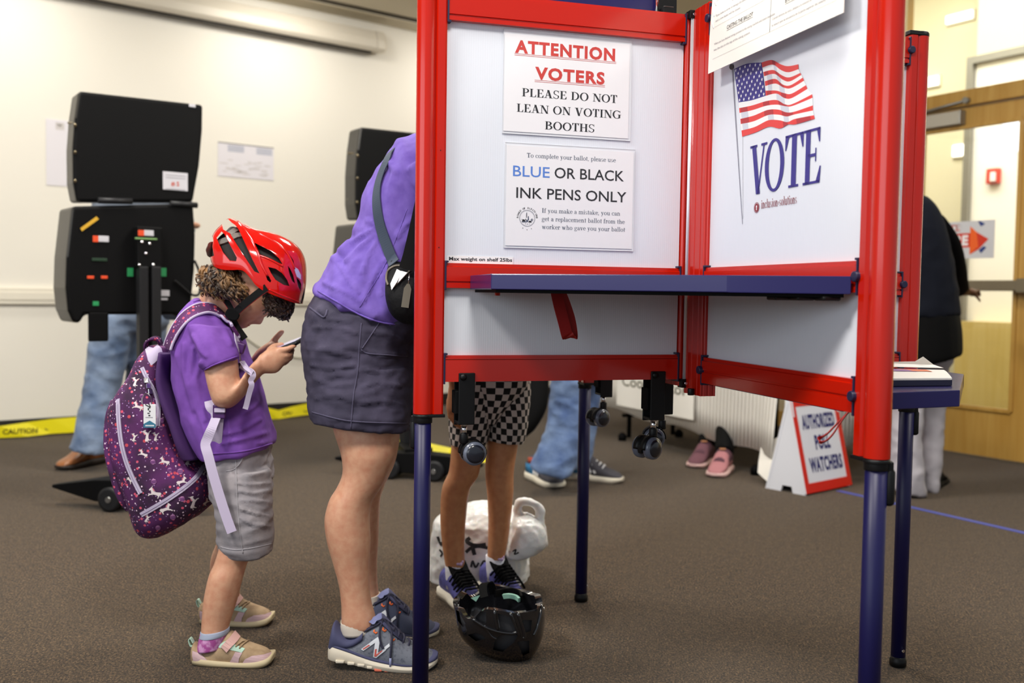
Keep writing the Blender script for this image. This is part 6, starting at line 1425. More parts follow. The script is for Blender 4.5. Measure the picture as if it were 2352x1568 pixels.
for (cu, cv, fu, fv, Y, ang) in ((1046, 1328, 1095, 1405, 2.86, -62), (1139, 1312, 1180, 1385, 2.92, -60)):
    mb = MB(); a0 = at(cu-1, cv-30, Y); mb.rings([ring(a0+Vector((.006*t, -.008*t, -.045*t)), Vector((.030+.003*t, 0, 0)), Vector((0, .034+.004*t, 0)), 18) for t in (-.2, .3, .8, 1.4)], SOCK); put(mb, 'sock', kid)
    h = Vector((at(cu, cv, Y).x, Y, 0)); f = Vector((math.cos(math.radians(ang)), math.sin(math.radians(ang)), 0)); h = h-f*.062; u_, f, s = free_shoe(kid, h, h+f*.20, .205, .080, .098, PURS, SOLW)
    mb = MB(); mb.rings([ring(h+f*t+Vector((0, 0, z)), s*w, (Vector((0, 0, 1))*.9+f*-.3).normalized()*hh, 16, 2.6) for t, z, w, hh in ((.060, .108, .026, .006), (.072, .112, .031, .016), (.085, .102, .031, .016), (.11, .082, .029, .012), (.135, .068, .026, .008))], BLACKM); tg = part_of(put(mb, 'tongue', kid), u_)
    mb = MB(); p = h+f*.088+Vector((0, 0, .122)); 
    for k in range(5):
        aa = 2*PI*k/5; q = p+s*.008*math.cos(aa)+(Vector((0, 0, .8))-f*.6)*.007*math.sin(aa); mb.lathe(q, (f+Vector((0, 0, .8))), [(0, .006), (.004, .005), (.005, 0)], mat('lilac_patch', rgb(206, 176, 216), .5), n=10)
    part_of(put(mb, 'flower_badge', kid), u_)
    mb = MB(); rr = random.Random(int(cu))
    for k in range(7):
        t = .10+.012*k; z = .098-.0055*k
        for sg in (-1, 1):
            mb.tube([h+f*t+Vector((0, 0, z)), h+f*(t+.01)+s*sg*.02+Vector((0, 0, z+.004)), h+f*(t+.004)+s*sg*(.034+.01*rr.random())+Vector((0, 0, z-.018-.01*rr.random()))], .0032, BLACKM, n=6)
    part_of(put(mb, 'laces', kid), u_)

# ================================================================== plastic shopping bags behind the kid
PBAG = mat('white_plastic_bag', rgb(232, 232, 230), 0.32, sss=.2, bump=(18, .5, .01, 5)); BAGINK = mat('bag_ink', rgb(34, 34, 36), .5)
def bag(name, label, rows, seed, handle, marks):
    root = empty(name, label, 'bag', floor_at((rows[-1][0]+rows[-1][2])/2, rows[-1][1]) if seed == 1 else at((rows[-1][0]+rows[-1][2])/2, rows[-1][1], rows[-1][4]), 0, 'white plastic shopping bags on the floor')
    mb = MB(); mb.rings(pair_rings(rows, 4, 28, 2.5), PBAG)
    for A in handle: mb.rings(pair_rings(A, 4, 12, 3), PBAG)
    me = fuse(mb, .006, 1, PBAG); warp(me, folds(16, .007, (1, 1, 1), seed, 1.0)); warp(me, folds(40, .004, (1, 1, 1), seed+5))
    bv = bvh_of(me); sk = put_mesh(me, 'sack', root)
    mk = MB()
    for P, w in marks: drape_tube(mk, bv, spline(P, 5), 0, BAGINK, .0012, 3, flat=(w, .0006))
    if marks: merge_into(sk, mk, root)
    return root
bag('plastic_bag', 'white plastic bag with black lettering standing on the carpet behind the kid in checkered shorts', [(1080, 1158, 1142, 1155, 3.12, .03), (1012, 1185, 1185, 1170, 3.12, .10), (996, 1215, 1205, 1210, 3.12, .13), (990, 1270, 1212, 1275, 3.12, .14), (984, 1310, 1214, 1305, 3.12, .14), (990, 1330, 1208, 1328, 3.11, .13), (1012, 1337, 1190, 1340, 3.10, .11)], 1, [],
    [([(1006, 1232), (1012, 1248), (1022, 1244), (1018, 1236)], .006), ([(1080, 1235), (1072, 1243), (1090, 1252), (1116, 1250)], .006), ([(1070, 1268), (1082, 1258), (1100, 1254), (1120, 1258)], .005), ([(1086, 1258), (1090, 1274)], .006), ([(1010, 1262), (1016, 1270), (1012, 1278)], .003), ([(1082, 1302), (1086, 1288), (1092, 1302), (1100, 1292)], .003), ([(1104, 1300), (1112, 1288), (1120, 1300)], .003)])
bag('plastic_bag', 'white plastic bag with loop handles slumped on the other bag by the booth leg', [(1182, 1190, 1212, 1182, 3.0, .03), (1178, 1210, 1240, 1200, 3.0, .06), (1172, 1235, 1254, 1222, 3.0, .075), (1166, 1258, 1253, 1250, 3.0, .075), (1164, 1270, 1232, 1268, 3.0, .06), (1170, 1277, 1215, 1274, 3.0, .03)], 2,
    [[(1186, 1200, 1206, 1196, 3.0, .02), (1183, 1172, 1197, 1174, 3.0, .010), (1188, 1150, 1198, 1160, 3.0, .010), (1208, 1146, 1211, 1156, 3.0, .010), (1230, 1154, 1224, 1162, 3.0, .010), (1246, 1168, 1235, 1174, 3.0, .010), (1248, 1190, 1230, 1192, 3.0, .014), (1250, 1212, 1232, 1208, 3.0, .018)]], [([(1178, 1266), (1186, 1262), (1182, 1272), (1192, 1268)], .002)])
mb = MB(); p = at(1226, 1206, 2.985); mb.box(tuple(p), (.014, .02, .022), mat('yellow_packet', rgb(206, 160, 40), .5)); tag(mb.obj('packet', bevel=.003), 'small yellow packet poking out of the slumped white bag', 'packet')

# ================================================================== the woman bending over the far shelf
wo = empty('person', 'person in purple shirt, charcoal shorts and grey running shoes bending over the booth shelf', 'person', floor_at(880, 1500))
PURP = mat('purple_tshirt', rgb(104, 80, 170), .9, mottle=(38, rgb(120, 96, 186), .3, .7), bump=(700, .15, .0008)); CHARC = mat('charcoal_chino', rgb(52, 48, 68), .88, mottle=(16, rgb(72, 67, 90), .4, .75), bump=(240, .25, .001))
YN, YF_ = 2.345, 2.585
SKW = SKIN
near = [(765, 930, 922, 930, YN+.02, .078), (765, 980, 916, 985, YN+.01, .075), (783, 1040, 913, 1035, YN, .068), (787, 1085, 895, 1082, YN, .060), (772, 1122, 878, 1116, YN, .056), (757, 1146, 856, 1150, YN, .057), (746, 1190, 849, 1188, YN, .058), (751, 1240, 851, 1244, YN, .054), (766, 1295, 848, 1300, YN, .044), (779, 1345, 849, 1345, YN, .038), (784, 1390, 854, 1384, YN, .036), (784, 1425, 862, 1412, YN, .037), (786, 1450, 868, 1440, YN, .035)]
far = [(772, 930, 915, 930, YF_-.02, .075), (785, 1000, 918, 1000, YF_-.01, .072), (800, 1060, 908, 1060, YF_, .062), (800, 1110, 886, 1110, YF_, .056), (792, 1145, 874, 1145, YF_, .054), (784, 1190, 871, 1190, YF_, .055), (790, 1240, 869, 1240, YF_, .05), (802, 1300, 866, 1300, YF_, .04), (808, 1350, 868, 1345, YF_, .035), (812, 1385, 872, 1372, YF_, .035), (815, 1405, 874, 1395, YF_, .034)]
mb = MB(); mb.rings(px_leg(near, 5, 22), SKW); mb.rings(px_leg(far, 5, 22), SKW)
YC = 2.445
mb.rings(px_leg([(740, 740, 945, 760, YC, .15), (722, 830, 935, 830, YC, .165), (735, 920, 930, 920, YC, .155), (770, 960, 915, 960, YC, .10)]), SKW)
mb.rings(px_leg([(740, 720, 945, 780, YC, .15), (800, 580, 985, 680, YC, .135), (850, 460, 1015, 600, YC, .14), (905, 372, 1060, 510, YC, .15), (955, 335, 1075, 455, YC, .11), (1000, 340, 1060, 425, YC, .055), (1040, 350, 1085, 410, YC, .052)]), SKW)
hw = at(1118, 400, YC); head(mb, hw, (.75, 0, -.62), (.62, 0, .75), .225, SKW)
for y0, y1, y2, e in ((2.30, 2.33, 2.40, 0), (2.60, 2.58, 2.55, 8)):
    mb.rings(px_leg([(955+e, 400, 1010+e, 370, y0, .052), (985+e, 470, 1035+e, 440, y0, .046), (1010+e, 545, 1055+e, 515, y1, .040), (1040+e, 575, 1068+e, 535, y1, .038), (1080+e, 602, 1092+e, 565, y2, .032), (1118+e, 616, 1124+e, 590, y2, .025)]), SKW)
    w = at(1128+e, 604, y2); mb.rings([ring(w+Vector((t, 0, -.004)), Vector((0, .036*k, 0)), Vector((0, 0, .014)), 14) for t, k in ((-.02, .7), (.01, .95), (.05, 1.08), (.075, .95))], SKW)
    for i in range(4):
        b = w+Vector((.07, -.027+.018*i, -.002)); l = (.9, 1.05, 1.0, .8)[i]; finger(mb, [b, b+Vector((.03*l, 0, .008)), b+Vector((.055*l, 0, .0)), b+Vector((.07*l, 0, -.014))], .0088, SKW)
    b = w+Vector((.01, .03 if y0 < YC else -.03, 0)); sg = 1 if y0 < YC else -1; finger(mb, [b, b+Vector((.025, .02*sg, .002)), b+Vector((.055, .024*sg, -.004))], .010, SKW)
me = fuse(mb, .0065, 3, SKW); wbody = bvh_of(me); put_mesh(me, 'body', wo)
eyes('eye', wo, hw, (.75, 0, -.62), (.62, 0, .75), .225, IRIS)
mb = MB(); up = Vector((.62, 0, .75)); fw = Vector((.75, 0, -.62))
R = [ring(hw-fw*.015+up*d, fw*r*1.12, Vector((0, r, 0)), 22) for d, r in ((-.12, .03), (-.09, .065), (-.04, .084), (.02, .092), (.07, .085), (.105, .058), (.122, .012))]
R = [[p-fw*.018 for p in r] for r in R]; mb.rings(R, mat('dark_brown_hair', rgb(48, 34, 26), .5)); mb.tube([hw-fw*.09+up*.02, hw-fw*.15-up*.02, hw-fw*.16-up*.10], [.03, .03, .012], MATS['dark_brown_hair'], n=12); put(mb, 'hair', wo)
# shirt
mb = MB()
mb.rings(px_leg([(727, 672, 975, 765, YC, .178), (729, 664, 985, 752, YC, .182), (750, 630, 995, 728, YC, .178), (775, 592, 1005, 695, YC, .168), (800, 560, 1012, 668, YC, .158), (819, 527, 1022, 640, YC, .152), (838, 451, 1040, 590, YC, .158), (857, 411, 1052, 552, YC, .168), (893, 356, 1072, 500, YC, .178), (925, 327, 1082, 470, YC, .165), (955, 311, 1080, 440, YC, .115), (985, 318, 1072, 425, YC, .075)], 5, 30), PURP)
for y0, y1, e in ((2.295, 2.325, 0), (2.605, 2.585, 8)):
    mb.rings(px_leg([(930+e, 400, 1015+e, 345, y0+.02*(1 if y0 < YC else -1), .075), (965+e, 450, 1036+e, 410, y0, .068), (985+e, 505, 1052+e, 470, y1, .062), (992+e, 525, 1056+e, 490, y1, .060)]), PURP)
me = fuse(mb, .0065, 3, PURP)
def wfold(p, n):
    # tension folds running from the armpit down to the waist, and a soft roll above the hem
    a = folds(9, .011, (1.6, .5, .9), 41, 1.5)(p, n); q = Vector((p.x*.83+p.z*.55, p.y*.4, -p.x*.55+p.z*.83))
    b = noise.noise(Vector((q.x*26, q.y*6, q.z*5+3)))*.011; return a+b
def q3(x, y): return (740+x/3.735, 280+y/3.735)
warp(me, wfold); warp(me, creases([([q3(*p) for p in L_], w, h) for L_, w, h in (([(475, 900), (300, 1000), (165, 1115)], 6, .008), ([(480, 940), (340, 1055), (205, 1190)], 6, .007), ([(492, 965), (400, 1130), (340, 1290)], 6, .007), ([(548, 1165), (440, 1330), (340, 1560)], 5, .006), ([(130, 1195), (235, 1370), (300, 1470)], 5, .006), ([(560, 1240), (520, 1330), (500, 1480)], 5, .006), ([(100, 1170), (170, 1120), (240, 1030)], 8, .009), ([(780, 830), (700, 900), (640, 990)], 6, .006), ([(640, 420), (560, 330)], 8, .005), ([(20, 1380), (160, 1440), (330, 1530)], 6, .006), ([(470, 880), (430, 860), (380, 850)], 5, .005))])); shirt_b = bvh_of(me); put_mesh(me, 'shirt', wo)
mb = MB(); drape_tube(mb, shirt_b, spline([(731, 668), (770, 690), (815, 716), (870, 738), (945, 750)], 6), .0022, PURP, .001, 5); drape_tube(mb, shirt_b, spline([(826, 706), (850, 665), (878, 620), (905, 560), (935, 480)], 6), .0011, PURP, .0, 5); part_of(put(mb, 'hem', wo), [o for o in wo.children if o.name.startswith('shirt')][0])
# shorts
mb = MB()
mb.rings(px_leg([(735, 668, 1000, 745, YC, .165), (722, 690, 985, 770, YC, .172), (708, 715, 970, 790, YC, .178), (701, 785, 960, 830, YC, .185), (708, 840, 955, 860, YC, .182), (715, 900, 950, 900, YC, .175)], 5, 30), CHARC)
mb.rings(px_leg([(708, 850, 945, 850, YN+.025, .105), (714, 900, 942, 900, YN+.01, .102), (716, 955, 940, 965, YN, .098), (716, 964, 940, 990, YN, .096)], 4, 26), CHARC)
mb.rings(px_leg([(716, 850, 945, 850, YF_-.025, .10), (724, 900, 940, 900, YF_-.01, .098), (730, 955, 936, 965, YF_, .094), (732, 962, 935, 975, YF_, .092)], 4, 26), CHARC)
me = fuse(mb, .0065, 2, CHARC); warp(me, folds(10, .008, (.7, .7, 1.5), 55, 1.3)); warp(me, folds(26, .004, (1, .6, 1.6), 56)); 
def q5(x, y): return (680+x/2.09, 250+y/2.09)
warp(me, creases([([q5(*p) for p in L_], 5, h) for L_, h in (([(80, 1050), (190, 1045), (290, 1075)], .006), ([(330, 1060), (430, 1080), (540, 1115)], .006), ([(60, 1150), (160, 1160), (285, 1190)], .006), ([(310, 1150), (400, 1180), (530, 1175)], .005), ([(75, 1230), (170, 1245), (280, 1230)], .005), ([(300, 1245), (400, 1265), (520, 1250)], .006), ([(90, 1295), (180, 1330), (270, 1320)], .006), ([(310, 1335), (400, 1310), (500, 1330)], .005), ([(95, 1390), (190, 1370), (275, 1405)], .005), ([(310, 1410), (420, 1400), (520, 1420)], .005), ([(110, 960), (160, 1010), (260, 1020)], .005))])); sb = bvh_of(me); sho = put_mesh(me, 'shorts', wo)
SEAM = mat('charcoal_seam', rgb(78, 74, 98), .85)
mb = MB(); drape_tube(mb, sb, spline([(712, 706), (725, 716), (745, 728), (752, 712)], 5), .0024, SEAM, .0005, 4); part_of(put(mb, 'pocket_welt', wo), sho)
for P in ([(830, 742), (826, 790), (822, 850), (812, 910), (806, 985)], [(872, 740), (852, 770), (832, 800)], [(717, 946), (760, 958), (800, 966), (860, 970), (938, 972)], [(830, 803), (850, 812), (935, 818)]):
    mb = MB(); drape_tube(mb, sb, spline(P, 6), .0016, SEAM, .0004, 5); part_of(put(mb, 'seam', wo), sho)
# ankle socks and running shoes
SOCKW = mat('oatmeal_sock', rgb(206, 196, 184), .9)
SHG = mat('grey_shoe_mesh', rgb(112, 116, 128), .75, bump=(420, .4, .001), mottle=(120, rgb(84, 88, 102), .5, .7)); SHB = mat('slate_blue_suede', rgb(66, 68, 100), .8); CRM = mat('cream_midsole', rgb(214, 204, 186), .55); CORAL = mat('coral_outsole', rgb(220, 112, 86), .6); LACE = mat('navy_lace', rgb(40, 40, 62), .8); ORNG = mat('orange_eyelet', rgb(226, 106, 48), .6); NWHT = mat('logo_white', rgb(222, 226, 234), .45); NRED = mat('logo_coral', rgb(206, 98, 90), .5)
def s7(x, y): return (740+x/6.879, 1340+y/6.879)
def runner(Y, du, dv, sc, upper, nm):
    """the near shoe, or the far one shifted and scaled about its heel"""
    def T(u, v): return (759+(u-759)*sc+du, 1512+(v-1512)*sc+dv)
    rows = [(757, 1478, 1506, .016), (762, 1452, 1510, .028), (770, 1430, 1512, .034), (785, 1446, 1515, .036), (806, 1458, 1520, .037), (830, 1446, 1525, .038), (852, 1424, 1530, .040), (872, 1413, 1534, .042), (895, 1434, 1538, .045), (925, 1463, 1541, .049), (955, 1480, 1540, .050), (980, 1492, 1534, .044), (997, 1503, 1526, .028), (1003, 1510, 1522, .012)]
    R = []
    for u, vt, vb, w in catmull(rows, 4):
        p, q = at(*T(u, vt), Y), at(*T(u, vb), Y); R.append(ring((p+q)/2, (q-p)/2, Vector((0, w, 0)), 28, 2.3))
    mb = MB(); mb.rings(R, upper); mb.v = [(x, y, max(z, .004)) for x, y, z in mb.v]; bv = BVHTree.FromPolygons([Vector(p) for p in mb.v], mb.f); sh = put(mb, 'shoe', wo)
    def sub(mb, name, bev=0):
        mb.v = [(x, y, max(z, .0012)) for x, y, z in mb.v]; return part_of(put(mb, name, wo, bev), sh)
    # collar and heel counter in slate suede, over the back half
    def band(name, rws, m, grow):
        mb = MB(); R = []
        for u, vt, vb, w in catmull(rws, 4): p, q = at(*T(u, vt), Y), at(*T(u, vb), Y); R.append(ring((p+q)/2, (q-p)/2*(1), Vector((0, w+grow, 0)), 24, 2.3))
        mb.rings(R, m); return sub(mb, name)
    band('collar', [(757.5, 1470, 1500, .018), (762, 1448, 1500, .030), (769, 1426, 1494, .036), (782, 1440, 1488, .037), (800, 1456, 1483, .038), (818, 1452, 1478, .038), (838, 1436, 1466, .038)], SHB, .002)
    band('toe_bumper', [(968, 1498, 1536, .047), (984, 1500, 1532, .043), (998, 1505, 1527, .028), (1004, 1511, 1522, .012)], SHB if upper is not SHG else mat('dark_toe', rgb(58, 60, 66), .6), .002)
    # midsole with a wave and outsole lugs
    mid = [(753, 1492, 1512, .020), (757, 1485, 1516, .032), (770, 1489, 1520, .039), (800, 1499, 1525, .041), (850, 1517, 1537, .043), (900, 1528, 1544, .048), (940, 1532, 1547, .052), (975, 1527, 1542, .048), (996, 1519, 1530, .032), (1005, 1512, 1520, .013)]
    mb = MB(); R = []
    for u, vt, vb, w in catmull(mid, 4):
        p, q = at(*T(u, vt), Y-w), at(*T(u, vb), Y-w); p.y += w; q.y += w; R.append([p+Vector((0, -w*.96, 0)), p+Vector((0, w*.96, 0)), p.lerp(q, .4)+Vector((0, w*1.06, 0)), q+Vector((0, w*.98, 0)), q+Vector((0, -w*.98, 0)), p.lerp(q, .4)+Vector((0, -w*1.06, 0))])
    mb.rings(R, CRM); sub(mb, 'midsole', .003)
    mb = MB(); R = []
    for u, vt, vb, w in catmull([(a, b-8, b+3, d) for a, b, c, d in mid], 4):
        p, q = at(*T(u, vt), Y-w), at(*T(u, vb), Y-w); p.y += w; q.y += w; R.append(ring((p+q)/2, (q-p)/2, Vector((0, w*1.0, 0)), 16, 3))
    mb.rings(R, SHB); sub(mb, 'foxing_stripe')
    for k, (u0, u1, v, m) in enumerate(((770, 791, 1520, CRM), (797, 815, 1524, CRM), (820, 838, 1528, CRM), (842, 856, 1533, CRM), (859, 878, 1539, CORAL), (882, 894, 1542, CORAL), (898, 918, 1545, CORAL), (923, 940, 1546, CORAL), (946, 962, 1545, CORAL), (967, 982, 1541, CORAL))):
        mb = MB(); a, b, a2, b2 = [at(*T(*q), Y-.044)+Vector((0, .044, 0)) for q in ((u0, v-4), (u1, v-3), (u0+1, v+2.5), (u1-1, v+3))]; w = .046
        mb.add([p+Vector((0, s, 0)) for s in (-w, w) for p in (a, b, b2, a2)], [(0, 1, 2, 3), (7, 6, 5, 4), (0, 4, 5, 1), (1, 5, 6, 2), (2, 6, 7, 3), (3, 7, 4, 0)], m); sub(mb, 'lug', .002)
    # logo on the quarter
    N1 = [(617, 1030), (885, 835), (912, 920), (885, 1085), (1008, 1012), (1010, 1045), (856, 1167), (808, 1150), (838, 930), (655, 1056)]
    mb = MB(); drape_poly(mb, bv, [T(*s7(*p)) for p in N1], NWHT, .0026)
    drape_poly(mb, bv, [T(*s7(*p)) for p in [(970, 1008), (1058, 942), (1072, 985), (1012, 1032)]], NWHT, .0026)
    drape_poly(mb, bv, [T(*s7(*p)) for p in [(640, 1024), (745, 955), (760, 970), (655, 1038)]], NRED, .0032); drape_poly(mb, bv, [T(*s7(*p)) for p in [(838, 1030), (868, 1020), (858, 1110), (940, 1050), (965, 1048), (855, 1145), (825, 1138)]], NRED, .0032)
    sub(mb, 'logo')
    # tongue, eyelets and laces
    mb = MB(); R = []
    for (u, v), w, h in (((848, 1436), .028, .006), ((866, 1416), .030, .007), ((877, 1419), .029, .006), ((898, 1440), .028, .005), ((926, 1463), .026, .003)):
        c = at(*T(u, v), Y); R.append(ring(c, Vector((.5, 0, .8))*h, Vector((0, w, 0)), 14))
    mb.rings(R, SHB); sub(mb, 'tongue')
    mb = MB(); drape_poly(mb, bv, [T(*s7(*p)) for p in [(780, 640), (905, 520), (918, 590), (830, 662)]], mat('tongue_tag', rgb(110, 116, 160), .6), .012); sub(mb, 'tongue_tag')
    for k, (x, y) in enumerate(((850, 745), (985, 715), (1120, 860))): mb = MB(); drape_tube(mb, bv, [T(*s7(x-22, y-16)), T(*s7(x-30, y+14)), T(*s7(x, y+38)), T(*s7(x+22, y+20))], .0022, ORNG, .001, 3); sub(mb, 'eyelet')
    mb = MB()
    for k in range(6):
        f = k/5; u, v = 880+60*f, 1428+46*f; c = at(*T(u, v), Y); w = .028-.004*f
        P = [c+Vector((-.004, -w-.004, -.012)), c+Vector((.002, -w*.6, .004)), c+Vector((.0, 0, .006)), c+Vector((-.004, w*.6, .004)), c+Vector((-.008, w, -.01))]; mb.tube([Vector(p) for p in catmull([tuple(p) for p in P], 4)], .0027, LACE, n=6)
    for P in ([(950, 575), (880, 650), (760, 720), (670, 770), (700, 740), (830, 670)], [(950, 580), (1060, 640), (1150, 730), (1230, 810)], [(940, 590), (915, 700), (910, 830), (935, 960), (975, 1010)], [(950, 580), (1020, 660), (1085, 800), (1090, 1000), (1085, 1170)], [(945, 575), (1000, 600), (1060, 700), (1110, 760)]):
        Q = [T(*s7(*p)) for p in P]; H_ = drape(bv, dense(spline(Q, 6), 3), .004)
        if len(H_) > 2: mb.tube([p for p, _ in H_], .0026, LACE, n=6)
    sub(mb, 'laces')
    mb = MB(); H_ = drape(bv, [T(*s7(1085, 1160)), T(*s7(1087, 1240)), T(*s7(1085, 1290))], .004)
    if len(H_) > 1: mb.tube([p for p, _ in H_], .003, mat('pale_aglet', rgb(150, 156, 196), .4), n=6); sub(mb, 'aglet')
    # low sock
    mb = MB(); cs = [(783, 1428, 856, 1420, .0345), (782, 1438, 858, 1432, .036), (785, 1456, 860, 1448, .036)]
    mb.rings([ring((at(*T(a, b), Y)+at(*T(c, d), Y))/2, (at(*T(c, d), Y)-at(*T(a, b), Y))/2, Vector((0, w, 0)), 22) for a, b, c, d, w in catmull(cs, 3)], SOCKW); put(mb, 'sock', wo)
    return sh
runner(YN, 0, 0, 1.0, SHG, 'near')
runner(YF_, 28, -67, .90, mat('navy_shoe_mesh', rgb(62, 68, 92), .75, bump=(420, .4, .001)), 'far')

# ------------------------------------------------------------------ her cross-body bag
BAGB = mat('quilted_black', rgb(16, 16, 19), .7, spec=.25, bump=(70, .4, .004)); STRP = mat('slate_strap', rgb(52, 64, 82), .75, bump=(900, .25, .0006)); WEB = mat('black_webbing', rgb(14, 14, 15), .8, spec=.2, bump=(1500, .4, .0006)); ZIPG = mat('grey_zip', rgb(112, 104, 92), .5)
sb_ = empty('shoulder_bag', 'black quilted cross-body bag with slate strap hanging at the hip of the bending person', 'bag', at(925, 735, 2.27))
mb = MB(); mb.rings(pair_rings([(898, 598, 985, 612, 2.275, .025), (890, 620, 990, 640, 2.27, .045), (886, 670, 992, 680, 2.265, .058), (892, 705, 990, 715, 2.265, .055), (905, 728, 980, 738, 2.268, .042), (925, 742, 965, 746, 2.27, .02)], 5, 28, 2.8), BAGB); bv = BVHTree.FromPolygons([Vector(p) for p in mb.v], mb.f); put(mb, 'pouch', sb_, 0)
mb = MB(); H_ = smoothed(drape(shirt_b, dense(spline([(897, 361), (884, 384), (870, 420), (868, 470), (876, 520), (890, 565), (901, 592)], 6), 4), .006), 7)
ov = []
for k in range(9, 0, -1):
    hq = shirt_b.find_nearest(H_[0][0]+Vector((.010*k, .028*k, .006*k)))
    ov.append((hq[0]+hq[1]*.006, hq[1]))
H_ = smoothed(ov+H_, 4)
P = [(p, n) for p, n in H_]; e = at(905, 604, 2.245); 
mb.tube([p for p, _ in P]+[P[-1][0].lerp(e, .5), e], 0, STRP, flat=(.0135, .0011, [n for _, n in P]+[Vector((0, -1, 0)), Vector((0, -1, 0))])); put(mb, 'strap', sb_)
mb = MB(); H2 = [at(u, v, y) for u, v, y in spline([(1030, 338, 2.33), (1005, 352, 2.265), (985, 395, 2.225), (968, 470, 2.212), (954, 535, 2.21), (942, 585, 2.21), (932, 618, 2.21)], 5)]; mb.tube(H2, 0, WEB, flat=(.016, .0012, Vector((1, 0, .15)), 'w')); put(mb, 'webbing_strap', sb_)
mb = MB(); drape_tube(mb, bv, spline([(925, 612), (908, 612), (893, 622), (889, 640), (893, 655)], 6), .0026, ZIPG, .002, 3); drape_tube(mb, bv, spline([(899, 664), (915, 650), (932, 632), (945, 618)], 5), .0018, ZIPG, .002, 3); put(mb, 'zip', sb_)
mb = MB(); p = at(938, 652, 2.205); q = at(930, 706, 2.20); mb.tube([p, p.lerp(q, .2), q], 0, mat('pull_metal', rgb(120, 112, 98), .35, metal=.7), flat=([.003, .0085, .0085], .002, Vector((0, -1, 0)))); mb.tube([at(940, 628, 2.21), p], .0012, CHROME, n=6); put(mb, 'zip_pull', sb_)
fp = MB(); P = [at(u, v, y) for u, v, y in ((912, 618, 2.225), (924, 624, 2.215), (912, 648, 2.206), (900, 666, 2.207), (897, 652, 2.214))]; fp.poly(P, PAPER); fp.poly([at(u, v, y) for u, v, y in ((922, 622, 2.214), (936, 626, 2.21), (914, 650, 2.205))], PAPER)
o = fp.obj('folded_paper', fix=False); so = o.modifiers.new('t', 'SOLIDIFY'); so.thickness = .001; tag(o, 'folded white paper sticking out of the black cross-body bag', 'paper')

# ================================================================== the child with the red helmet
YC0 = 2.48
ki = empty('person', 'child in red helmet, purple T-shirt and grey shorts looking down at a phone', 'person', floor_at(545, 1490))
def c2(x, y): return (480+x/5.227, 480+y/5.227)
def c3(x, y): return (240+x/2.75, 680+y/2.75)
KPURP = mat('violet_tshirt', rgb(112, 66, 158), .88, mottle=(30, rgb(126, 78, 174), .35, .7), bump=(700, .2, .0008)); KGREY = mat('grey_chino', rgb(134, 130, 136), .85, mottle=(30, rgb(152, 146, 150), .35, .7), bump=(160, .3, .0015))
FW, UP = Vector((.56, 0, -.83)), Vector((.83, 0, .56))
hc = at(579, 669, YC0); HH = .212
mb = MB()
head(mb, hc, FW, UP, HH, SKIN)
mb.rings(px_leg([(470, 640, 545, 690, YC0, .050), (462, 680, 535, 720, YC0, .050), (455, 715, 525, 745, YC0, .056)]), SKIN)
mb.rings(px_leg([(440, 722, 535, 745, YC0, .10), (418, 770, 552, 800, YC0, .115), (412, 850, 575, 870, YC0, .115), (425, 930, 598, 940, YC0, .115), (455, 1000, 610, 1000, YC0, .12), (490, 1060, 600, 1060, YC0, .12), (510, 1110, 590, 1110, YC0, .08)]), SKIN)
# legs
mb.rings(px_leg([(512, 1100, 604, 1105, 2.41, .048), (510, 1180, 606, 1185, 2.40, .056), (506, 1246, 588, 1262, 2.360, .048), (494, 1290, 570, 1288, 2.355, .044), (481, 1320, 557, 1328, 2.350, .045), (470, 1369, 543, 1382, 2.350, .042), (465, 1415, 531, 1420, 2.350, .036), (463, 1452, 524, 1446, 2.350, .034), (462, 1482, 524, 1474, 2.350, .032)], 5, 20), SKIN)
mb.rings(px_leg([(512, 1100, 600, 1105, 2.56, .048), (508, 1160, 600, 1170, 2.58, .054), (503, 1230, 572, 1240, 2.615, .044), (487, 1275, 556, 1275, 2.620, .042), (484, 1310, 552, 1316, 2.620, .042), (492, 1350, 550, 1356, 2.625, .037), (496, 1380, 548, 1384, 2.630, .032), (498, 1406, 550, 1400, 2.630, .03)], 5, 20), SKIN)
# near arm
mb.rings(px_leg([(452, 765, 535, 770, 2.375, .042), (462, 810, 542, 805, 2.35, .042), (471, 852, 546, 838, 2.34, .041), (481, 895, 549, 868, 2.335, .041), (496, 930, 553, 878, 2.335, .042), (528, 937, 556, 872, 2.338, .041), (556, 915, 566, 853, 2.345, .037), (577, 888, 579, 835, 2.36, .032), (597, 866, 592, 822, 2.375, .026), (606, 857, 598, 812, 2.38, .024)], 5, 20), SKIN)
# far arm
mb.rings(px_leg([(470, 770, 540, 775, 2.60, .040), (485, 830, 545, 825, 2.615, .037), (505, 880, 552, 860, 2.62, .036), (530, 893, 562, 845, 2.615, .034), (560, 866, 575, 828, 2.60, .029), (590, 836, 590, 805, 2.575, .024), (604, 824, 600, 796, 2.565, .022)], 5, 20), SKIN)
# near hand: palm, fingers under the phone, thumb over it
mb.rings(px_leg([(600, 814, 607, 857, 2.382, .022), (610, 804, 618, 858, 2.388, .024), (622, 797, 636, 856, 2.395, .022), (636, 797, 650, 842, 2.402, .019), (645, 799, 657, 830, 2.406, .015)], 4, 18), SKIN)
def fg(P, r, r1=None): finger(mb, [at(*p) for p in P], r, SKIN, r1)
fg([(640, 803, 2.396), (655, 802, 2.394), (668, 798, 2.398), (679, 792, 2.408)], .0078)
fg([(644, 812, 2.398), (658, 816, 2.400), (667, 813, 2.412), (672, 808, 2.428)], .0080)
fg([(646, 822, 2.402), (659, 825, 2.408), (667, 822, 2.420), (670, 817, 2.436)], .0077)
fg([(642, 833, 2.404), (653, 834, 2.412), (660, 829, 2.424), (662, 824, 2.438)], .0070)
fg([(617, 806, 2.400), (628, 796, 2.415), (640, 793, 2.430), (651, 790, 2.442)], .0085)
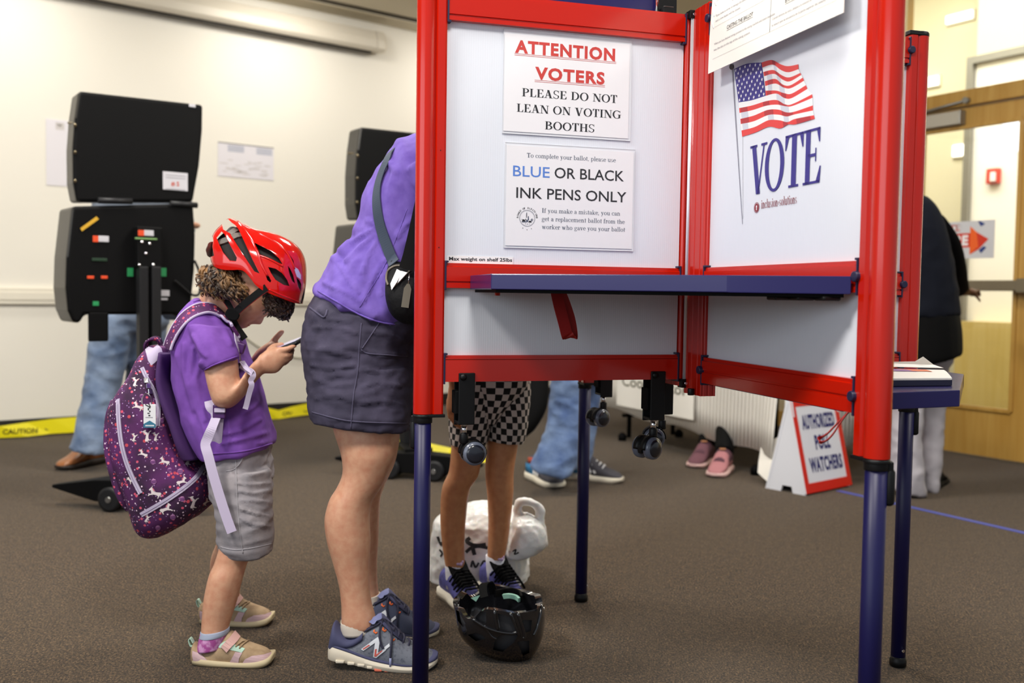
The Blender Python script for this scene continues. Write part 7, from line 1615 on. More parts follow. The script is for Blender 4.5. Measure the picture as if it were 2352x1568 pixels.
# far hand
mb.rings(px_leg([(600, 797, 606, 822, 2.562, .02), (612, 788, 622, 818, 2.556, .022), (626, 782, 638, 812, 2.55, .02), (638, 786, 648, 806, 2.548, .016)], 4, 18), SKIN)
fg([(626, 786, 2.552), (634, 776, 2.548), (643, 766, 2.546), (650, 759, 2.545)], .0088)
fg([(640, 797, 2.556), (656, 800, 2.560), (668, 798, 2.555), (676, 794, 2.545)], .0075)
fg([(641, 803, 2.552), (656, 808, 2.552), (668, 807, 2.542), (674, 802, 2.530)], .0075)
fg([(640, 808, 2.546), (654, 815, 2.544), (665, 815, 2.534), (671, 810, 2.522)], .0073)
fg([(636, 811, 2.540), (648, 819, 2.536), (658, 820, 2.528), (664, 816, 2.518)], .0066)
me = fuse(mb, .0038, 3, SKIN, .45); kb = bvh_of(me); put_mesh(me, 'body', ki)
eyes('eye', ki, hc, FW, UP, HH, IRIS)
# lips and brows
mb = MB(); SIDE = UP.cross(FW).normalized(); LIP = mat('lips', rgb(186, 106, 104), .4)
hb2 = kb
mb = MB(); drape_tube(mb, hb2, [(570, 746), (577, 748), (583, 746)], .0022, LIP, .0004, 2)
if mb.v: put(mb, 'lips', ki)
# T-shirt
mb = MB()
mb.rings(px_leg([(452, 684, 522, 722, YC0, .066), (438, 700, 534, 745, YC0, .105), (420, 726, 548, 772, YC0, .128), (404, 775, 562, 815, YC0, .137), (402, 840, 580, 862, YC0, .136), (410, 900, 598, 910, YC0, .136), (428, 960, 612, 955, YC0, .14), (450, 1010, 622, 995, YC0, .145), (468, 1040, 626, 1016, YC0, .146), (476, 1046, 624, 1024, YC0, .145)], 5, 28), KPURP)
mb.rings(px_leg([(430, 742, 530, 752, 2.395, .058), (446, 778, 534, 775, 2.36, .056), (456, 812, 539, 800, 2.342, .053), (466, 846, 545, 816, 2.335, .050), (468, 851, 546, 820, 2.335, .049)], 4, 22), KPURP)
mb.rings(px_leg([(445, 745, 535, 755, 2.57, .055), (462, 785, 545, 785, 2.60, .052), (474, 818, 550, 812, 2.612, .049)], 4, 22), KPURP)
me = fuse(mb, .0048, 2, KPURP)
def kfold(p, n): return folds(12, .006, (1.1, .6, .7), 61, 1.4)(p, n)+noise.noise(Vector((p.x*34+p.z*12, p.y*8, p.z*7)))*.005
warp(me, kfold); warp(me, creases([([c3(*p) for p in L_], w, h) for L_, w, h in (([(610, 420), (575, 520), (600, 660), (640, 780)], 6, .006), ([(560, 330), (540, 500), (580, 700), (650, 880)], 6, .006), ([(500, 300), (500, 480), (560, 720)], 6, .005), ([(560, 250), (600, 340), (640, 380)], 5, .004), ([(690, 130), (760, 200), (800, 300)], 6, .004), ([(760, 870), (860, 850), (980, 780)], 6, .006), ([(750, 930), (880, 900), (1030, 860)], 6, .006), ([(880, 740), (940, 700), (990, 640)], 6, .005), ([(780, 780), (790, 880), (770, 960)], 5, .004), ([(960, 930), (1010, 925), (1050, 910)], 4, .004))])); kshirt = bvh_of(me); shirt_o = put_mesh(me, 'shirt', ki)
mb = MB()
for P, r in (([(467, 850), (490, 838), (520, 827), (545, 818)], .002), ([(470, 1042), (520, 1040), (570, 1034), (625, 1018)], .002), ([(444, 694), (470, 688), (500, 700), (524, 726)], .0026)): mb = MB(); drape_tube(mb, kshirt, spline(P, 6), r, KPURP, .0006, 4); part_of(put(mb, 'hem', ki), shirt_o)
# shorts
mb = MB()
mb.rings(px_leg([(482, 1000, 614, 1000, YC0, .130), (488, 1050, 616, 1040, YC0, .136), (490, 1100, 620, 1095, YC0, .138), (496, 1140, 618, 1135, YC0, .125)], 4, 26), KGREY)
mb.rings(px_leg([(492, 1080, 616, 1080, 2.405, .078), (496, 1150, 622, 1145, 2.385, .078), (502, 1220, 625, 1215, 2.375, .076), (506, 1264, 625, 1256, 2.382, .075), (507, 1273, 625, 1266, 2.382, .074)], 5, 24), KGREY)
mb.rings(px_leg([(494, 1080, 612, 1080, 2.555, .076), (500, 1150, 612, 1145, 2.575, .074), (506, 1215, 608, 1205, 2.585, .072), (510, 1248, 606, 1240, 2.588, .07)], 5, 24), KGREY)
me = fuse(mb, .0048, 2, KGREY)
def sfold(p, n): return folds(16, .0055, (.6, .6, 1.8), 71, 1.3)(p, n)+noise.noise(Vector((p.x*14, p.y*14, p.z*62)))*.0042*(1 if n.y < 0 else .6)
warp(me, sfold); warp(me, creases([([c3(*p) for p in L_], 4, h) for L_, h in (([(850, 1110), (930, 1130), (1030, 1100)], .005), ([(840, 1180), (920, 1190), (1040, 1180)], .005), ([(850, 1230), (940, 1245), (1045, 1225)], .005), ([(850, 1290), (930, 1290), (1040, 1300)], .005), ([(860, 1340), (950, 1370), (1045, 1390)], .006), ([(860, 1400), (930, 1440), (1040, 1450)], .005), ([(780, 1080), (820, 1150), (830, 1250)], .004), ([(870, 1020), (850, 1060), (800, 1080)], .005), ([(760, 1350), (800, 1420), (790, 1520)], .004))])); kb2 = bvh_of(me); sh_o = put_mesh(me, 'shorts', ki)
GSEAM = mat('grey_seam', rgb(158, 154, 160), .85)
for P in ([(541, 1045), (543, 1100), (546, 1170), (552, 1230), (558, 1270)], [(507, 1256), (540, 1262), (580, 1258), (625, 1248)], [(560, 1042), (552, 1062), (536, 1078), (520, 1082)]): mb = MB(); drape_tube(mb, kb2, spline(P, 6), .0014, GSEAM, .0003, 4); part_of(put(mb, 'seam', ki), sh_o)
# socks and shoes
KSOCK = mat('magenta_sock', rgb(166, 78, 148), .9, mottle=(70, rgb(206, 150, 198), .45, .62)); KBAND = mat('blue_grey_cuff', rgb(158, 166, 188), .9)
TANSU = mat('tan_suede', rgb(164, 140, 110), .9, mottle=(40, rgb(132, 108, 82), .4, .75), bump=(300, .3, .001)); PINKS = mat('dusty_pink_leather', rgb(190, 160, 164), .7); MINT = mat('mint_patch', rgb(170, 202, 184), .7); ROSE = mat('rose_strap', rgb(206, 164, 158), .7); KSOLE = mat('putty_sole', rgb(190, 174, 140), .6)
def kshoe(Y, du, dv, sc, sock):
    def T(u, v): return (441+(u-441)*sc+du, 1530+(v-1530)*sc+dv)
    rows = [(441, 1486, 1518, .012), (447, 1474, 1522, .024), (460, 1482, 1525, .029), (480, 1488, 1528, .031), (502, 1474, 1530, .032), (520, 1456, 1531, .033), (533, 1450, 1532, .034), (550, 1466, 1533, .036), (575, 1478, 1532, .038), (600, 1487, 1529, .036), (616, 1496, 1523, .028), (624, 1506, 1517, .013)]
    R = []
    for u, vt, vb, w in catmull(rows, 4): p, q = at(*T(u, vt), Y), at(*T(u, vb), Y); R.append(ring((p+q)/2, (q-p)/2, Vector((0, w, 0)), 26, 2.3))
    mb = MB(); mb.rings(R, TANSU); mb.v = [(x, y, max(z, .004)) for x, y, z in mb.v]; bv = BVHTree.FromPolygons([Vector(p) for p in mb.v], mb.f); sh = put(mb, 'shoe', ki)
    def sub(mb, name):
        mb.v = [(x, y, max(z, .0012)) for x, y, z in mb.v]; return part_of(put(mb, name, ki), sh)
    mid = [(440, 1508, 1523, .014), (446, 1511, 1527, .027), (480, 1517, 1532, .034), (530, 1522, 1536, .037), (575, 1522, 1537, .040), (605, 1517, 1532, .037), (620, 1510, 1523, .027), (626, 1507, 1516, .013)]
    mb = MB(); R = []
    for u, vt, vb, w in catmull(mid, 4):
        p, q = at(*T(u, vt), Y-w), at(*T(u, vb), Y-w); p.y += w; q.y += w; R.append([p+Vector((0, -w, 0)), p+Vector((0, w, 0)), p.lerp(q, .6)+Vector((0, w*1.05, 0)), q+Vector((0, w*.97, 0)), q+Vector((0, -w*.97, 0)), p.lerp(q, .6)+Vector((0, -w*1.05, 0))])
    mb.rings(R, KSOLE); sub(mb, 'sole')
    def s4(x, y): return (400+x/3.35, 1100+y/3.35)
    for nm, P, m in (('heel_patch', [(142, 1320), (205, 1345), (270, 1405), (230, 1412), (150, 1400), (140, 1360)], PINKS), ('toe_cap', [(520, 1425), (545, 1385), (600, 1360), (690, 1350), (745, 1330), (752, 1385), (700, 1410), (600, 1428)], PINKS), ('side_panel', [(425, 1415), (470, 1330), (525, 1335), (500, 1380), (495, 1425)], PINKS), ('eyelet_patch', [(330, 1285), (395, 1245), (545, 1305), (520, 1335), (430, 1312), (345, 1295)], MINT)):
        mb = MB(); drape_poly(mb, bv, dense([T(*s4(*p)) for p in P], 4), m, .0012); sub(mb, nm)
    mb = MB(); drape_tube(mb, bv, [T(*s4(*p)) for p in ((385, 1310), (420, 1270), (460, 1225), (482, 1192))], 0, ROSE, .0022, 3, flat=(.010, .0014)); sub(mb, 'hook_strap')
    mb = MB(); drape_tube(mb, bv, [T(*s4(*p)) for p in ((500, 1305), (530, 1270), (560, 1250))], .002, TANSU, .002, 3); drape_tube(mb, bv, [T(*s4(*p)) for p in ((470, 1290), (520, 1252), (575, 1245))], .002, TANSU, .002, 3); sub(mb, 'laces')
    mb = MB(); mb.tube([at(*T(*s4(*p)), Y) for p in spline([(150, 1255), (130, 1222), (116, 1235), (128, 1275), (142, 1282)], 5)], 0, MINT, flat=(.006, .001, Vector((0, 1, 0)), 'w')); sub(mb, 'heel_loop')
    if sock:
        mb = MB(); mb.rings([ring((at(a, b, Y)+at(c, d, Y))/2, (at(c, d, Y)-at(a, b, Y))/2, Vector((0, w, 0)), 22) for a, b, c, d, w in catmull([(461, 1452, 526, 1445, .036), (457, 1470, 522, 1462, .037), (453, 1492, 518, 1482, .036)], 4)], KSOCK); so = put(mb, 'sock', ki)
        mb = MB(); mb.rings([ring((at(a, b, Y)+at(c, d, Y))/2, (at(c, d, Y)-at(a, b, Y))/2, Vector((0, w, 0)), 22) for a, b, c, d, w in catmull([(462, 1448, 526, 1441, .0355), (460, 1457, 526, 1449, .0375), (459, 1461, 524, 1454, .0375)], 3)], KBAND); part_of(put(mb, 'cuff', ki), so)
    else:
        mb = MB(); mb.rings([ring((at(a, b, Y)+at(c, d, Y))/2, (at(c, d, Y)-at(a, b, Y))/2, Vector((0, w, 0)), 20) for a, b, c, d, w in catmull([(496, 1378, 550, 1374, .034), (494, 1392, 548, 1388, .035), (490, 1408, 546, 1402, .034)], 4)], KSOCK); put(mb, 'sock', ki)
kshoe(2.348, 0, 0, 1.0, True); kshoe(2.632, 17, -95, .905, False)

# hair: an under-layer and many curls
HAIR = mat('curly_hair_lit', rgb(150, 108, 60), .5, mottle=(30, rgb(52, 34, 20), .35, .62), sheen=.1); HAIRD = mat('dark_brown_curls', rgb(58, 38, 25), .5, mottle=(30, rgb(30, 20, 14), .4, .7))  # golden tone puts light on the nape into the colour; bangs stay dark
mb = MB()
def hb(rows_, m): mb.rings(pair_rings(rows_, 4, 22), m)
hb([(474, 612, 548, 600, YC0, .060), (466, 638, 572, 622, YC0, .086), (470, 662, 596, 648, YC0, .090), (505, 678, 598, 668, YC0, .088), (530, 688, 588, 684, YC0, .07)], HAIR)
hb([(596, 640, 640, 640, YC0, .07), (608, 672, 664, 676, YC0, .072), (613, 698, 667, 705, YC0, .066), (619, 716, 661, 721, YC0, .05), (630, 727, 651, 729, YC0, .03)], HAIRD)
rr = random.Random(11)
def lock(p, d, L, amp, waves, th, m, hook=0.0):
    """a wavy tapering lock of three strands"""
    d = Vector(d).normalized(); a = Vector((d.z, 0, -d.x)); a = a.normalized() if a.length > .1 else Vector((1, 0, 0)); b = d.cross(a); ph = rr.random()*6.28; n = 14
    for s_ in range(3):
        P = []; o = a*math.cos(s_*2.1)*th*.7+b*math.sin(s_*2.1)*th*.7
        for i in range(n+1):
            t = i/n; w = amp*(.35+t); P.append(p+o*(1-.75*t)+d*L*t+a*(w*math.sin(ph+waves*2*PI*t)+hook*t**2.5)+b*(w*.7*math.cos(ph+waves*2*PI*t)))
        mb.tube(P, [th*(.85-.62*(i/n)**2) for i in range(n+1)], m, n=6)
hbv = BVHTree.FromPolygons([Vector(p) for p in mb.v], mb.f)
def rooted(u, v, d, *args):
    h = drape(hbv, [(u, v)], .0015)
    if not h: return
    p, n = h[0]; d = Vector(d); d = d-n*d.dot(n)*.85
    if rr.random() < .3: p = Vector((p.x, 2*YC0-p.y, p.z)); d.y = -d.y
    lock(p, d, *args)
for k in range(230):
    u = 464+rr.random()*116; f = rr.random(); v = 602+(u-464)*.13+f*64; lean = -1.1+1.2*(u-470)/108
    rooted(u, v, (lean*.5+rr.uniform(-.25, .25), rr.uniform(-.1, .1), -1), rr.uniform(.026, .044)*(1-.35*f), rr.uniform(.0035, .007), rr.uniform(.7, 1.3), rr.uniform(.0026, .0044), HAIR if rr.random() < (.9 if u < 545 else .6) else HAIRD, rr.uniform(-.012, .012))
for k in range(190):
    u = 598+rr.random()*66; v = max(664, 662+.46*(u-618))+rr.random()*44
    if u < 610 and v > 700: continue
    rooted(u, v, (rr.uniform(.0, .7), rr.uniform(-.1, .1), -.8), rr.uniform(.018, .030), rr.uniform(.003, .006), rr.uniform(.6, 1.1), rr.uniform(.0026, .0044), HAIRD if rr.random() < .85 else HAIR, rr.uniform(.002, .014))
for k in range(30):
    u = 468+rr.random()*16; v = 612+rr.random()*44; lock(at(u, v, YC0+rr.uniform(-.06, .06)), (-.8, rr.uniform(-.3, .3), -.7), rr.uniform(.014, .026), rr.uniform(.004, .007), rr.uniform(.8, 1.2), .0036, HAIR, rr.uniform(-.01, .012))
put(mb, 'hair', ki)

# ================================================================== red helmet
he = empty('bicycle_helmet', "red vented bicycle helmet on the child's head", 'helmet', at(595, 620, YC0))
HRED = mat('glossy_red_shell', rgb(206, 16, 8), .12, coat=.6); HFOAM = mat('black_foam', rgb(34, 33, 33), .8); HGREY = mat('grey_helmet_band', rgb(120, 116, 110), .6)
def arch(T, B, Y, rb, n=26, off=0.0, e=2.3):
    t_, b_ = at(*T, Y), at(*B, Y); h = t_-b_; out = []
    for j in range(n+1):
        th = PI*j/n; y, s_ = math.cos(th), math.sin(th); y = math.copysign(abs(y)**(2/e), y); s_ = abs(s_)**(2/e); out.append(b_+h*s_*(1-off/h.length)+Vector((0, -(rb-off)*y, 0)))
    return out
def dome(rows_, off, m, k=5):
    A = catmull(rows_, k); R = [arch((a, b), (c, d), YC0, max(.004, rb), 30, off) for a, b, c, d, rb in A]; n = len(R[0]); mb = MB()
    V = [p for r in R for p in r]; fs = [(i*n+j, i*n+j+1, (i+1)*n+j+1, (i+1)*n+j) for i in range(len(R)-1) for j in range(n-1)]
    mb.add(V, fs, m, True); return mb
HR = [(487, 560, 492, 588, .030), (491, 547, 500, 602, .055), (503, 526, 514, 614, .078), (522, 509, 536, 621, .092), (533, 501, 556, 622, .098), (560, 514, 582, 623, .101), (590, 526, 600, 640, .102), (615, 531, 612, 656, .101), (643, 540, 630, 669, .097), (668, 553, 652, 679, .088), (688, 572, 672, 688, .070), (699, 596, 684, 694, .050), (702, 630, 690, 697, .030), (701, 660, 692, 698, .010)]
mbd = dome(HR, 0, HRED); shell = mbd.mesh('shell', fix=True)
VENTS = [[(508, 385), (600, 430), (740, 500), (840, 590), (885, 662), (760, 620), (640, 560), (590, 540), (550, 480)],
 [(710, 695), (800, 715), (880, 770), (940, 850), (967, 925), (900, 912), (800, 850), (745, 770)],
 [(945, 680), (975, 715), (1010, 790), (1033, 893), (1000, 865), (968, 790)],
 [(1046, 815), (1085, 855), (1107, 900), (1100, 985), (1070, 925)],
 [(890, 480), (940, 510), (985, 570), (1015, 620), (1028, 690), (970, 590), (920, 530)],
 [(685, 805), (720, 805), (748, 862), (735, 882), (700, 852)],
 [(276, 165), (312, 190), (352, 235), (420, 380), (520, 600), (608, 775), (545, 748), (440, 590), (330, 420), (252, 290), (170, 245), (150, 150), (230, 120)],
 [(92, 345), (150, 270), (186, 300), (335, 585), (325, 625), (250, 617), (170, 520), (112, 400)],
 [(-60, 250), (20, 250), (52, 372), (40, 450), (60, 560), (-60, 600)]]
cut = MB()
for P in VENTS:
    A = [at(*c2(*p), 2.2) for p in P]; B = [at(*c2(*p), 2.8) for p in P]; n = len(A); T = [tuple(t) for t in tessellate_polygon([[Vector((x, y, 0)) for x, y in P]])]
    cut.add(A+B, T+[tuple(n+i for i in reversed(t)) for t in T]+[(j, (j+1) % n, n+(j+1) % n, n+j) for j in range(n)], HFOAM)
cm = cut.mesh('cutter'); co = bpy.data.objects.new('cutter', cm); COL.objects.link(co)
def setup(o):
    s = o.modifiers.new('s', 'SOLIDIFY'); s.thickness = .016; s.offset = -1; s.use_even_offset = False
    b = o.modifiers.new('b', 'BOOLEAN'); b.operation = 'DIFFERENCE'; b.object = co; b.solver = 'EXACT'; b.use_self = True
sm = evaluated(shell, setup); bpy.data.objects.remove(co)
for i in range(len(sm.materials)):
    pass
sm.materials.clear(); sm.materials.append(HRED); sm.polygons.foreach_set('material_index', [0]*len(sm.polygons)); sm.polygons.foreach_set('use_smooth', [True]*len(sm.polygons))
sho_ = put_mesh(sm, 'shell', he, .0022); sho_.modifiers['edge'].segments = 2
es = sho_.modifiers.new('split', 'EDGE_SPLIT'); es.split_angle = math.radians(38)
sm_bvh = BVHTree.FromPolygons([Vector(p) for p in mbd.v], mbd.f)
# raised ridges along the shell
for P, r in (([(350, 150), (430, 260), (500, 360), (560, 470), (600, 560), (640, 680), (700, 800)], .0035), ([(600, 555), (700, 590), (800, 640), (890, 690)], .003), ([(400, 190), (560, 270), (720, 350), (860, 440), (960, 560), (1030, 720)], .0028), ([(720, 965), (860, 1030), (1000, 1085), (1108, 1130)], .0025)):
    mb = MB(); drape_tube(mb, sm_bvh, [c2(*p) for p in spline(P, 5)], r, HRED, -.0005, 3); part_of(put(mb, 'ridge', he), sho_)
inner = [(a+2, b+6, c, d-1, rb) for a, b, c, d, rb in HR]
mb = dome(inner, .015, HFOAM); put(mb, 'liner', he)
mb = MB(); mb.rings([ring(at(*c2(x, y), YC0), Vector((0, 0, h)), Vector((0, w, 0)), 20) for x, y, h, w in ((60, 440, .010, .05), (35, 500, .012, .05), (40, 550, .008, .045))], HGREY); put(mb, 'rear_cradle', he)
lb = BVHTree.FromPolygons([Vector(p) for p in dome(inner, .0135, HFOAM).v], dome(inner, .0135, HFOAM).f)
mb = MB(); drape_tube(mb, lb, [c2(*p) for p in ((110, 410), (220, 370), (320, 320), (420, 310))], 0, HGREY, .001, 3, flat=(.008, .002)); put(mb, 'foam_rib', he)
mb = MB(); drape_tube(mb, lb, [c2(*p) for p in ((250, 300), (320, 250), (370, 240))], 0, HGREY, .001, 3, flat=(.007, .002)); put(mb, 'foam_rib', he)
mb = MB(); drape_poly(mb, sm_bvh, dense([c2(*p) for p in ((1010, 685), (1065, 720), (1100, 790), (1100, 845), (1050, 810))], 3), mat('reflective_patch', rgb(206, 206, 220), .2), .001); part_of(put(mb, 'reflector', he), sho_)
# chin straps with red edging
hb_ = kb
def strap(name, P, w, Y0s, edge):
    Q = spline([(c2(*p)[0], c2(*p)[1], y) for p, y in zip(P, Y0s)], 6); pts = [at(*q) for q in Q]; mb = MB(); mb.tube(pts, 0, WEB, flat=(w, .0011, Vector((0, -1, .1)))); s_ = put(mb, name, he)
    mb = MB(); t = [(pts[min(i+1, len(pts)-1)]-pts[max(i-1, 0)]).normalized() for i in range(len(pts))]; mb.tube([p+Vector((0, -1, 0)).cross(tt)*(w+.0004)*edge+Vector((0, -.0006, 0)) for p, tt in zip(pts, t)], .0011, RSTRAP, n=6); part_of(put(mb, 'edging', he), s_)
strap('chin_strap', [(690, 940), (590, 1010), (470, 1105), (370, 1190), (300, 1262)], .0092, (2.382, 2.385, 2.39, 2.397, 2.405), 1)
strap('rear_strap', [(125, 712), (112, 800), (120, 900), (145, 990), (185, 1070), (240, 1150), (290, 1250)], .0068, (2.40, 2.395, 2.40, 2.408, 2.41, 2.408, 2.405), -1)
mb = MB(); p = at(*c2(285, 1262), 2.405); mb.rings([ring(p+Vector((0, t, 0)), Vector((.016, 0, -.006)), Vector((.005, 0, .012)), 14, 3) for t in (-.006, .004)], BLACKM); put(mb, 'buckle', he, .001)
mb = MB(); P = [at(*c2(*p), 2.42) for p in ((255, 1270), (330, 1420), (430, 1560))]; mb.tube(P, 0, WEB, flat=(.009, .001, Vector((.3, -1, 0)))); put(mb, 'strap_end', he)

# ================================================================== phone
ph = empty('smartphone', "phone in a dark case held sideways in the hands of the child", 'phone', at(668, 792, 2.47))
a, b = at(641, 800, 2.47), at(694, 780, 2.47); xd = (b-a).normalized(); zd = Vector((0, -1, 0)).cross(xd)
if zd.z < 0: zd = -zd
c = (a+b)/2; M = Matrix(((xd.x, 0, zd.x, c.x), (xd.y, 1, zd.y, c.y), (xd.z, 0, zd.z, c.z), (0, 0, 0, 1))) @ Matrix.Rotation(math.radians(4), 4, 'X')
mb = MB(); mb.box((0, 0, 0), (.066, .142, .011), BLACK, M); put(mb, 'case', ph, .005, )
mb = MB(); mb.box((0, 0, .0058), (.058, .132, .0008), mat('phone_screen', rgb(190, 188, 226), .1, emit=.35), M); put(mb, 'screen', ph)

# ================================================================== backpack
bp = empty('backpack', "purple unicorn-print backpack with lavender straps on the child's back", 'backpack', at(400, 1100, 2.5))
def galaxy():
    m = mat('galaxy_print', rgb(58, 22, 74), .8, bump=(500, .2, .0008)); nt = m.node_tree; L = nt.links; b = nt.nodes['Principled BSDF']
    tc = nt.nodes.new('ShaderNodeTexCoord')
    n = nt.nodes.new('ShaderNodeTexNoise'); n.inputs['Scale'].default_value = 11; n.inputs['Detail'].default_value = 4; L.new(tc.outputs['Object'], n.inputs['Vector'])
    r = nt.nodes.new('ShaderNodeValToRGB'); r.color_ramp.elements[0].position = .35; r.color_ramp.elements[0].color = rgb(44, 16, 48); r.color_ramp.elements[1].position = .68; r.color_ramp.elements[1].color = rgb(98, 36, 104); L.new(n.outputs['Fac'], r.inputs['Fac'])
    prev = r.outputs['Color']
    for sc, thr, col, rnd in ((78, .17, rgb(226, 200, 220), 1.0), (58, .20, rgb(214, 84, 112), 1.0), (110, .15, rgb(170, 130, 190), 1.0), (40, .17, rgb(196, 70, 84), 1.0)):
        v = nt.nodes.new('ShaderNodeTexVoronoi'); v.inputs['Scale'].default_value = sc; v.inputs['Randomness'].default_value = rnd; mp = nt.nodes.new('ShaderNodeMapping'); mp.inputs['Location'].default_value = (sc*.013, sc*.007, sc*.003); L.new(tc.outputs['Object'], mp.inputs['Vector']); L.new(mp.outputs[0], v.inputs['Vector'])
        lt = nt.nodes.new('ShaderNodeMath'); lt.operation = 'LESS_THAN'; lt.inputs[1].default_value = thr; L.new(v.outputs['Distance'], lt.inputs[0])
        mx = nt.nodes.new('ShaderNodeMix'); mx.data_type = 'RGBA'; L.new(lt.outputs[0], mx.inputs['Factor']); L.new(prev, mx.inputs[6]); mx.inputs[7].default_value = col; prev = mx.outputs[2]
    L.new(prev, b.inputs['Base Color']); return m
GAL = galaxy(); LAV = mat('lavender_webbing', rgb(190, 178, 204), .8, bump=(900, .3, .0006)); PLUMF = mat('plain_plum_cloth', rgb(60, 26, 84), .85, bump=(600, .2, .0008)); BUCK = mat('purple_buckle', rgb(70, 30, 92), .45)
YB = 2.50
BR = [(350, 792, 388, 798, YB, .045), (335, 815, 391, 820, YB, .075), (318, 855, 394, 865, YB, .105), (295, 895, 402, 908, YB, .125), (276, 930, 420, 950, YB, .133), (271, 985, 436, 1000, YB, .138), (279, 1040, 452, 1042, YB, .14), (298, 1098, 486, 1082, YB, .14), (316, 1150, 496, 1120, YB, .138), (326, 1188, 488, 1150, YB, .130), (336, 1212, 462, 1176, YB, .112), (352, 1223, 425, 1198, YB, .085), (368, 1226, 400, 1212, YB, .045)]
mb = MB(); mb.rings(pair_rings(BR, 6, 40, 2.9), GAL); me = mb.mesh('bag'); warp(me, folds(9, .005, (1, 1, 1), 81)); bb = bvh_of(me); bpo = put_mesh(me, 'bag', bp)
# bulging front pocket on the outside
mb = MB(); mb.rings(pair_rings([(276, 915, 296, 905, YB, .08), (268, 945, 300, 950, YB, .10), (267, 1010, 302, 1010, YB, .11), (277, 1070, 315, 1065, YB, .11), (296, 1130, 330, 1120, YB, .105), (312, 1160, 338, 1150, YB, .09)], 5, 30, 2.6), GAL); put(mb, 'front_pocket', bp)
_k = len(me.vertices); _o = bpo.data; fv = [tuple(Vector(v.co)+bp.location) for v in _o.vertices]; k_ = len(fv); fbv = BVHTree.FromPolygons([Vector(p) for p in fv]+[Vector(p)+bp.location for p in mb.v], [tuple(p.vertices) for p in _o.polygons]+[tuple(i+k_ for i in f) for f in mb.f])
# plain gusset against the back
mb = MB(); mb.rings(pair_rings([(384, 805, 404, 810, YB, .085), (384, 865, 412, 870, YB, .112), (398, 920, 436, 925, YB, .125), (416, 965, 456, 968, YB, .13), (430, 1010, 474, 1010, YB, .13), (440, 1040, 490, 1040, YB, .12)], 5, 26, 2.6), PLUMF); put(mb, 'gusset', bp)
def zipper(P, bv=bb, w=.0048, lift=.0012, name='zipper'):
    mb = MB(); drape_tube(mb, bv, [c3(*p) for p in spline(P, 6)], 0, LAV, lift, 3, flat=(w, .0013)); z = put(mb, name, bp)
    mb = MB(); drape_tube(mb, bv, [c3(*p) for p in spline(P, 6)], .0011, mat('zip_teeth', rgb(150, 138, 166), .5), lift+.0012, 3, n=6); part_of(put(mb, 'zip_teeth', bp), z)
zipper([(88, 652), (92, 780), (108, 920), (138, 1040), (182, 1150), (230, 1245)], fbv, .0056, .0016)
zipper([(238, 452), (268, 520), (312, 600), (338, 690), (336, 820)])
zipper([(232, 1380), (300, 1342), (400, 1282), (500, 1212), (580, 1142), (622, 1082), (648, 1058)], w=.0058)
# printed unicorns and planets
UNI = [(0, 0), (.08, .10), (.02, .22), (.10, .30), (.30, .30), (.55, .33), (.66, .52), (.70, .62), (.66, .80), (.74, .66), (.82, .60), (.92, .48), (.88, .42), (.80, .46), (.76, .34), (.74, .22), (.90, .16), (1.0, .04), (.94, .02), (.84, .10), (.68, .12), (.60, .14), (.36, .10), (.26, .02), (.30, -.14), (.24, -.14), (.18, .0), (.12, .10), (.04, -.04)]
UWH = mat('unicorn_white', rgb(224, 212, 214), .8); UPK = mat('mane_pink', rgb(214, 120, 140), .8); PLN = mat('planet_mauve', rgb(186, 130, 176), .8); PLS = mat('planet_stripe', rgb(106, 50, 116), .8)
pr = MB()
def uni(x, y, s, ang, flip=1):
    ca, sa = math.cos(math.radians(ang)), math.sin(math.radians(ang)); W_ = []
    for px_, py_ in UNI: a_, b_ = (px_-.5)*s*flip, -(py_-.3)*s; W_.append(c3(x+a_*ca-b_*sa, y+a_*sa+b_*ca))
    drape_poly(pr, bb, W_, UWH, .0009)
    M_ = [(.56, .36), (.66, .54), (.70, .64), (.60, .56), (.50, .44)]; W_ = []
    for px_, py_ in M_: a_, b_ = (px_-.5)*s*flip, -(py_-.3)*s; W_.append(c3(x+a_*ca-b_*sa, y+a_*sa+b_*ca))
    drape_poly(pr, bb, W_, UPK, .0013)
for q in ((212, 692, 72, 8, -1), (192, 540, 62, -62, 1), (186, 890, 55, -60, 1), (264, 880, 80, -75, 1), (462, 865, 74, 2, 1), (245, 992, 62, 12, -1), (378, 1040, 70, 4, -1), (526, 1032, 76, -55, 1), (488, 1166, 72, -6, 1), (318, 1238, 88, 2, -1), (388, 1338, 84, -8, 1), (556, 1300, 84, -62, 1), (268, 1400, 56, -50, 1), (320, 885, 60, -70, 1), (340, 548, 50, -60, 1), (640, 1296, 52, -30, 1), (165, 1160, 50, 60, 1), (380, 420, 40, -40, 1), (630, 1112, 40, -40, 1)): uni(*q)
def planet(x, y, r):
    P = [c3(x+r*math.cos(2*PI*k/14), y+r*math.sin(2*PI*k/14)) for k in range(14)]; drape_poly(pr, bb, P, PLN, .0007)
    for o in (-.35, .1, .5): h = math.sqrt(max(0, 1-o*o)); drape_tube(pr, bb, [c3(x-r*h*.95, y+r*o+r*.12), c3(x+r*h*.95, y+r*o-r*.12)], 0, PLS, .0011, 3, flat=(.0009, .0002))
for q in ((362, 783, 15), (236, 632, 14), (472, 998, 14), (306, 1046, 16), (412, 1098, 15), (312, 1170, 17), (490, 1280, 17), (338, 1462, 16), (432, 1394, 18), (514, 838, 12), (578, 1098, 13), (478, 1106, 18), (356, 832, 14), (640, 1170, 16)): planet(*q)
merge_into(bpo, pr, bp)
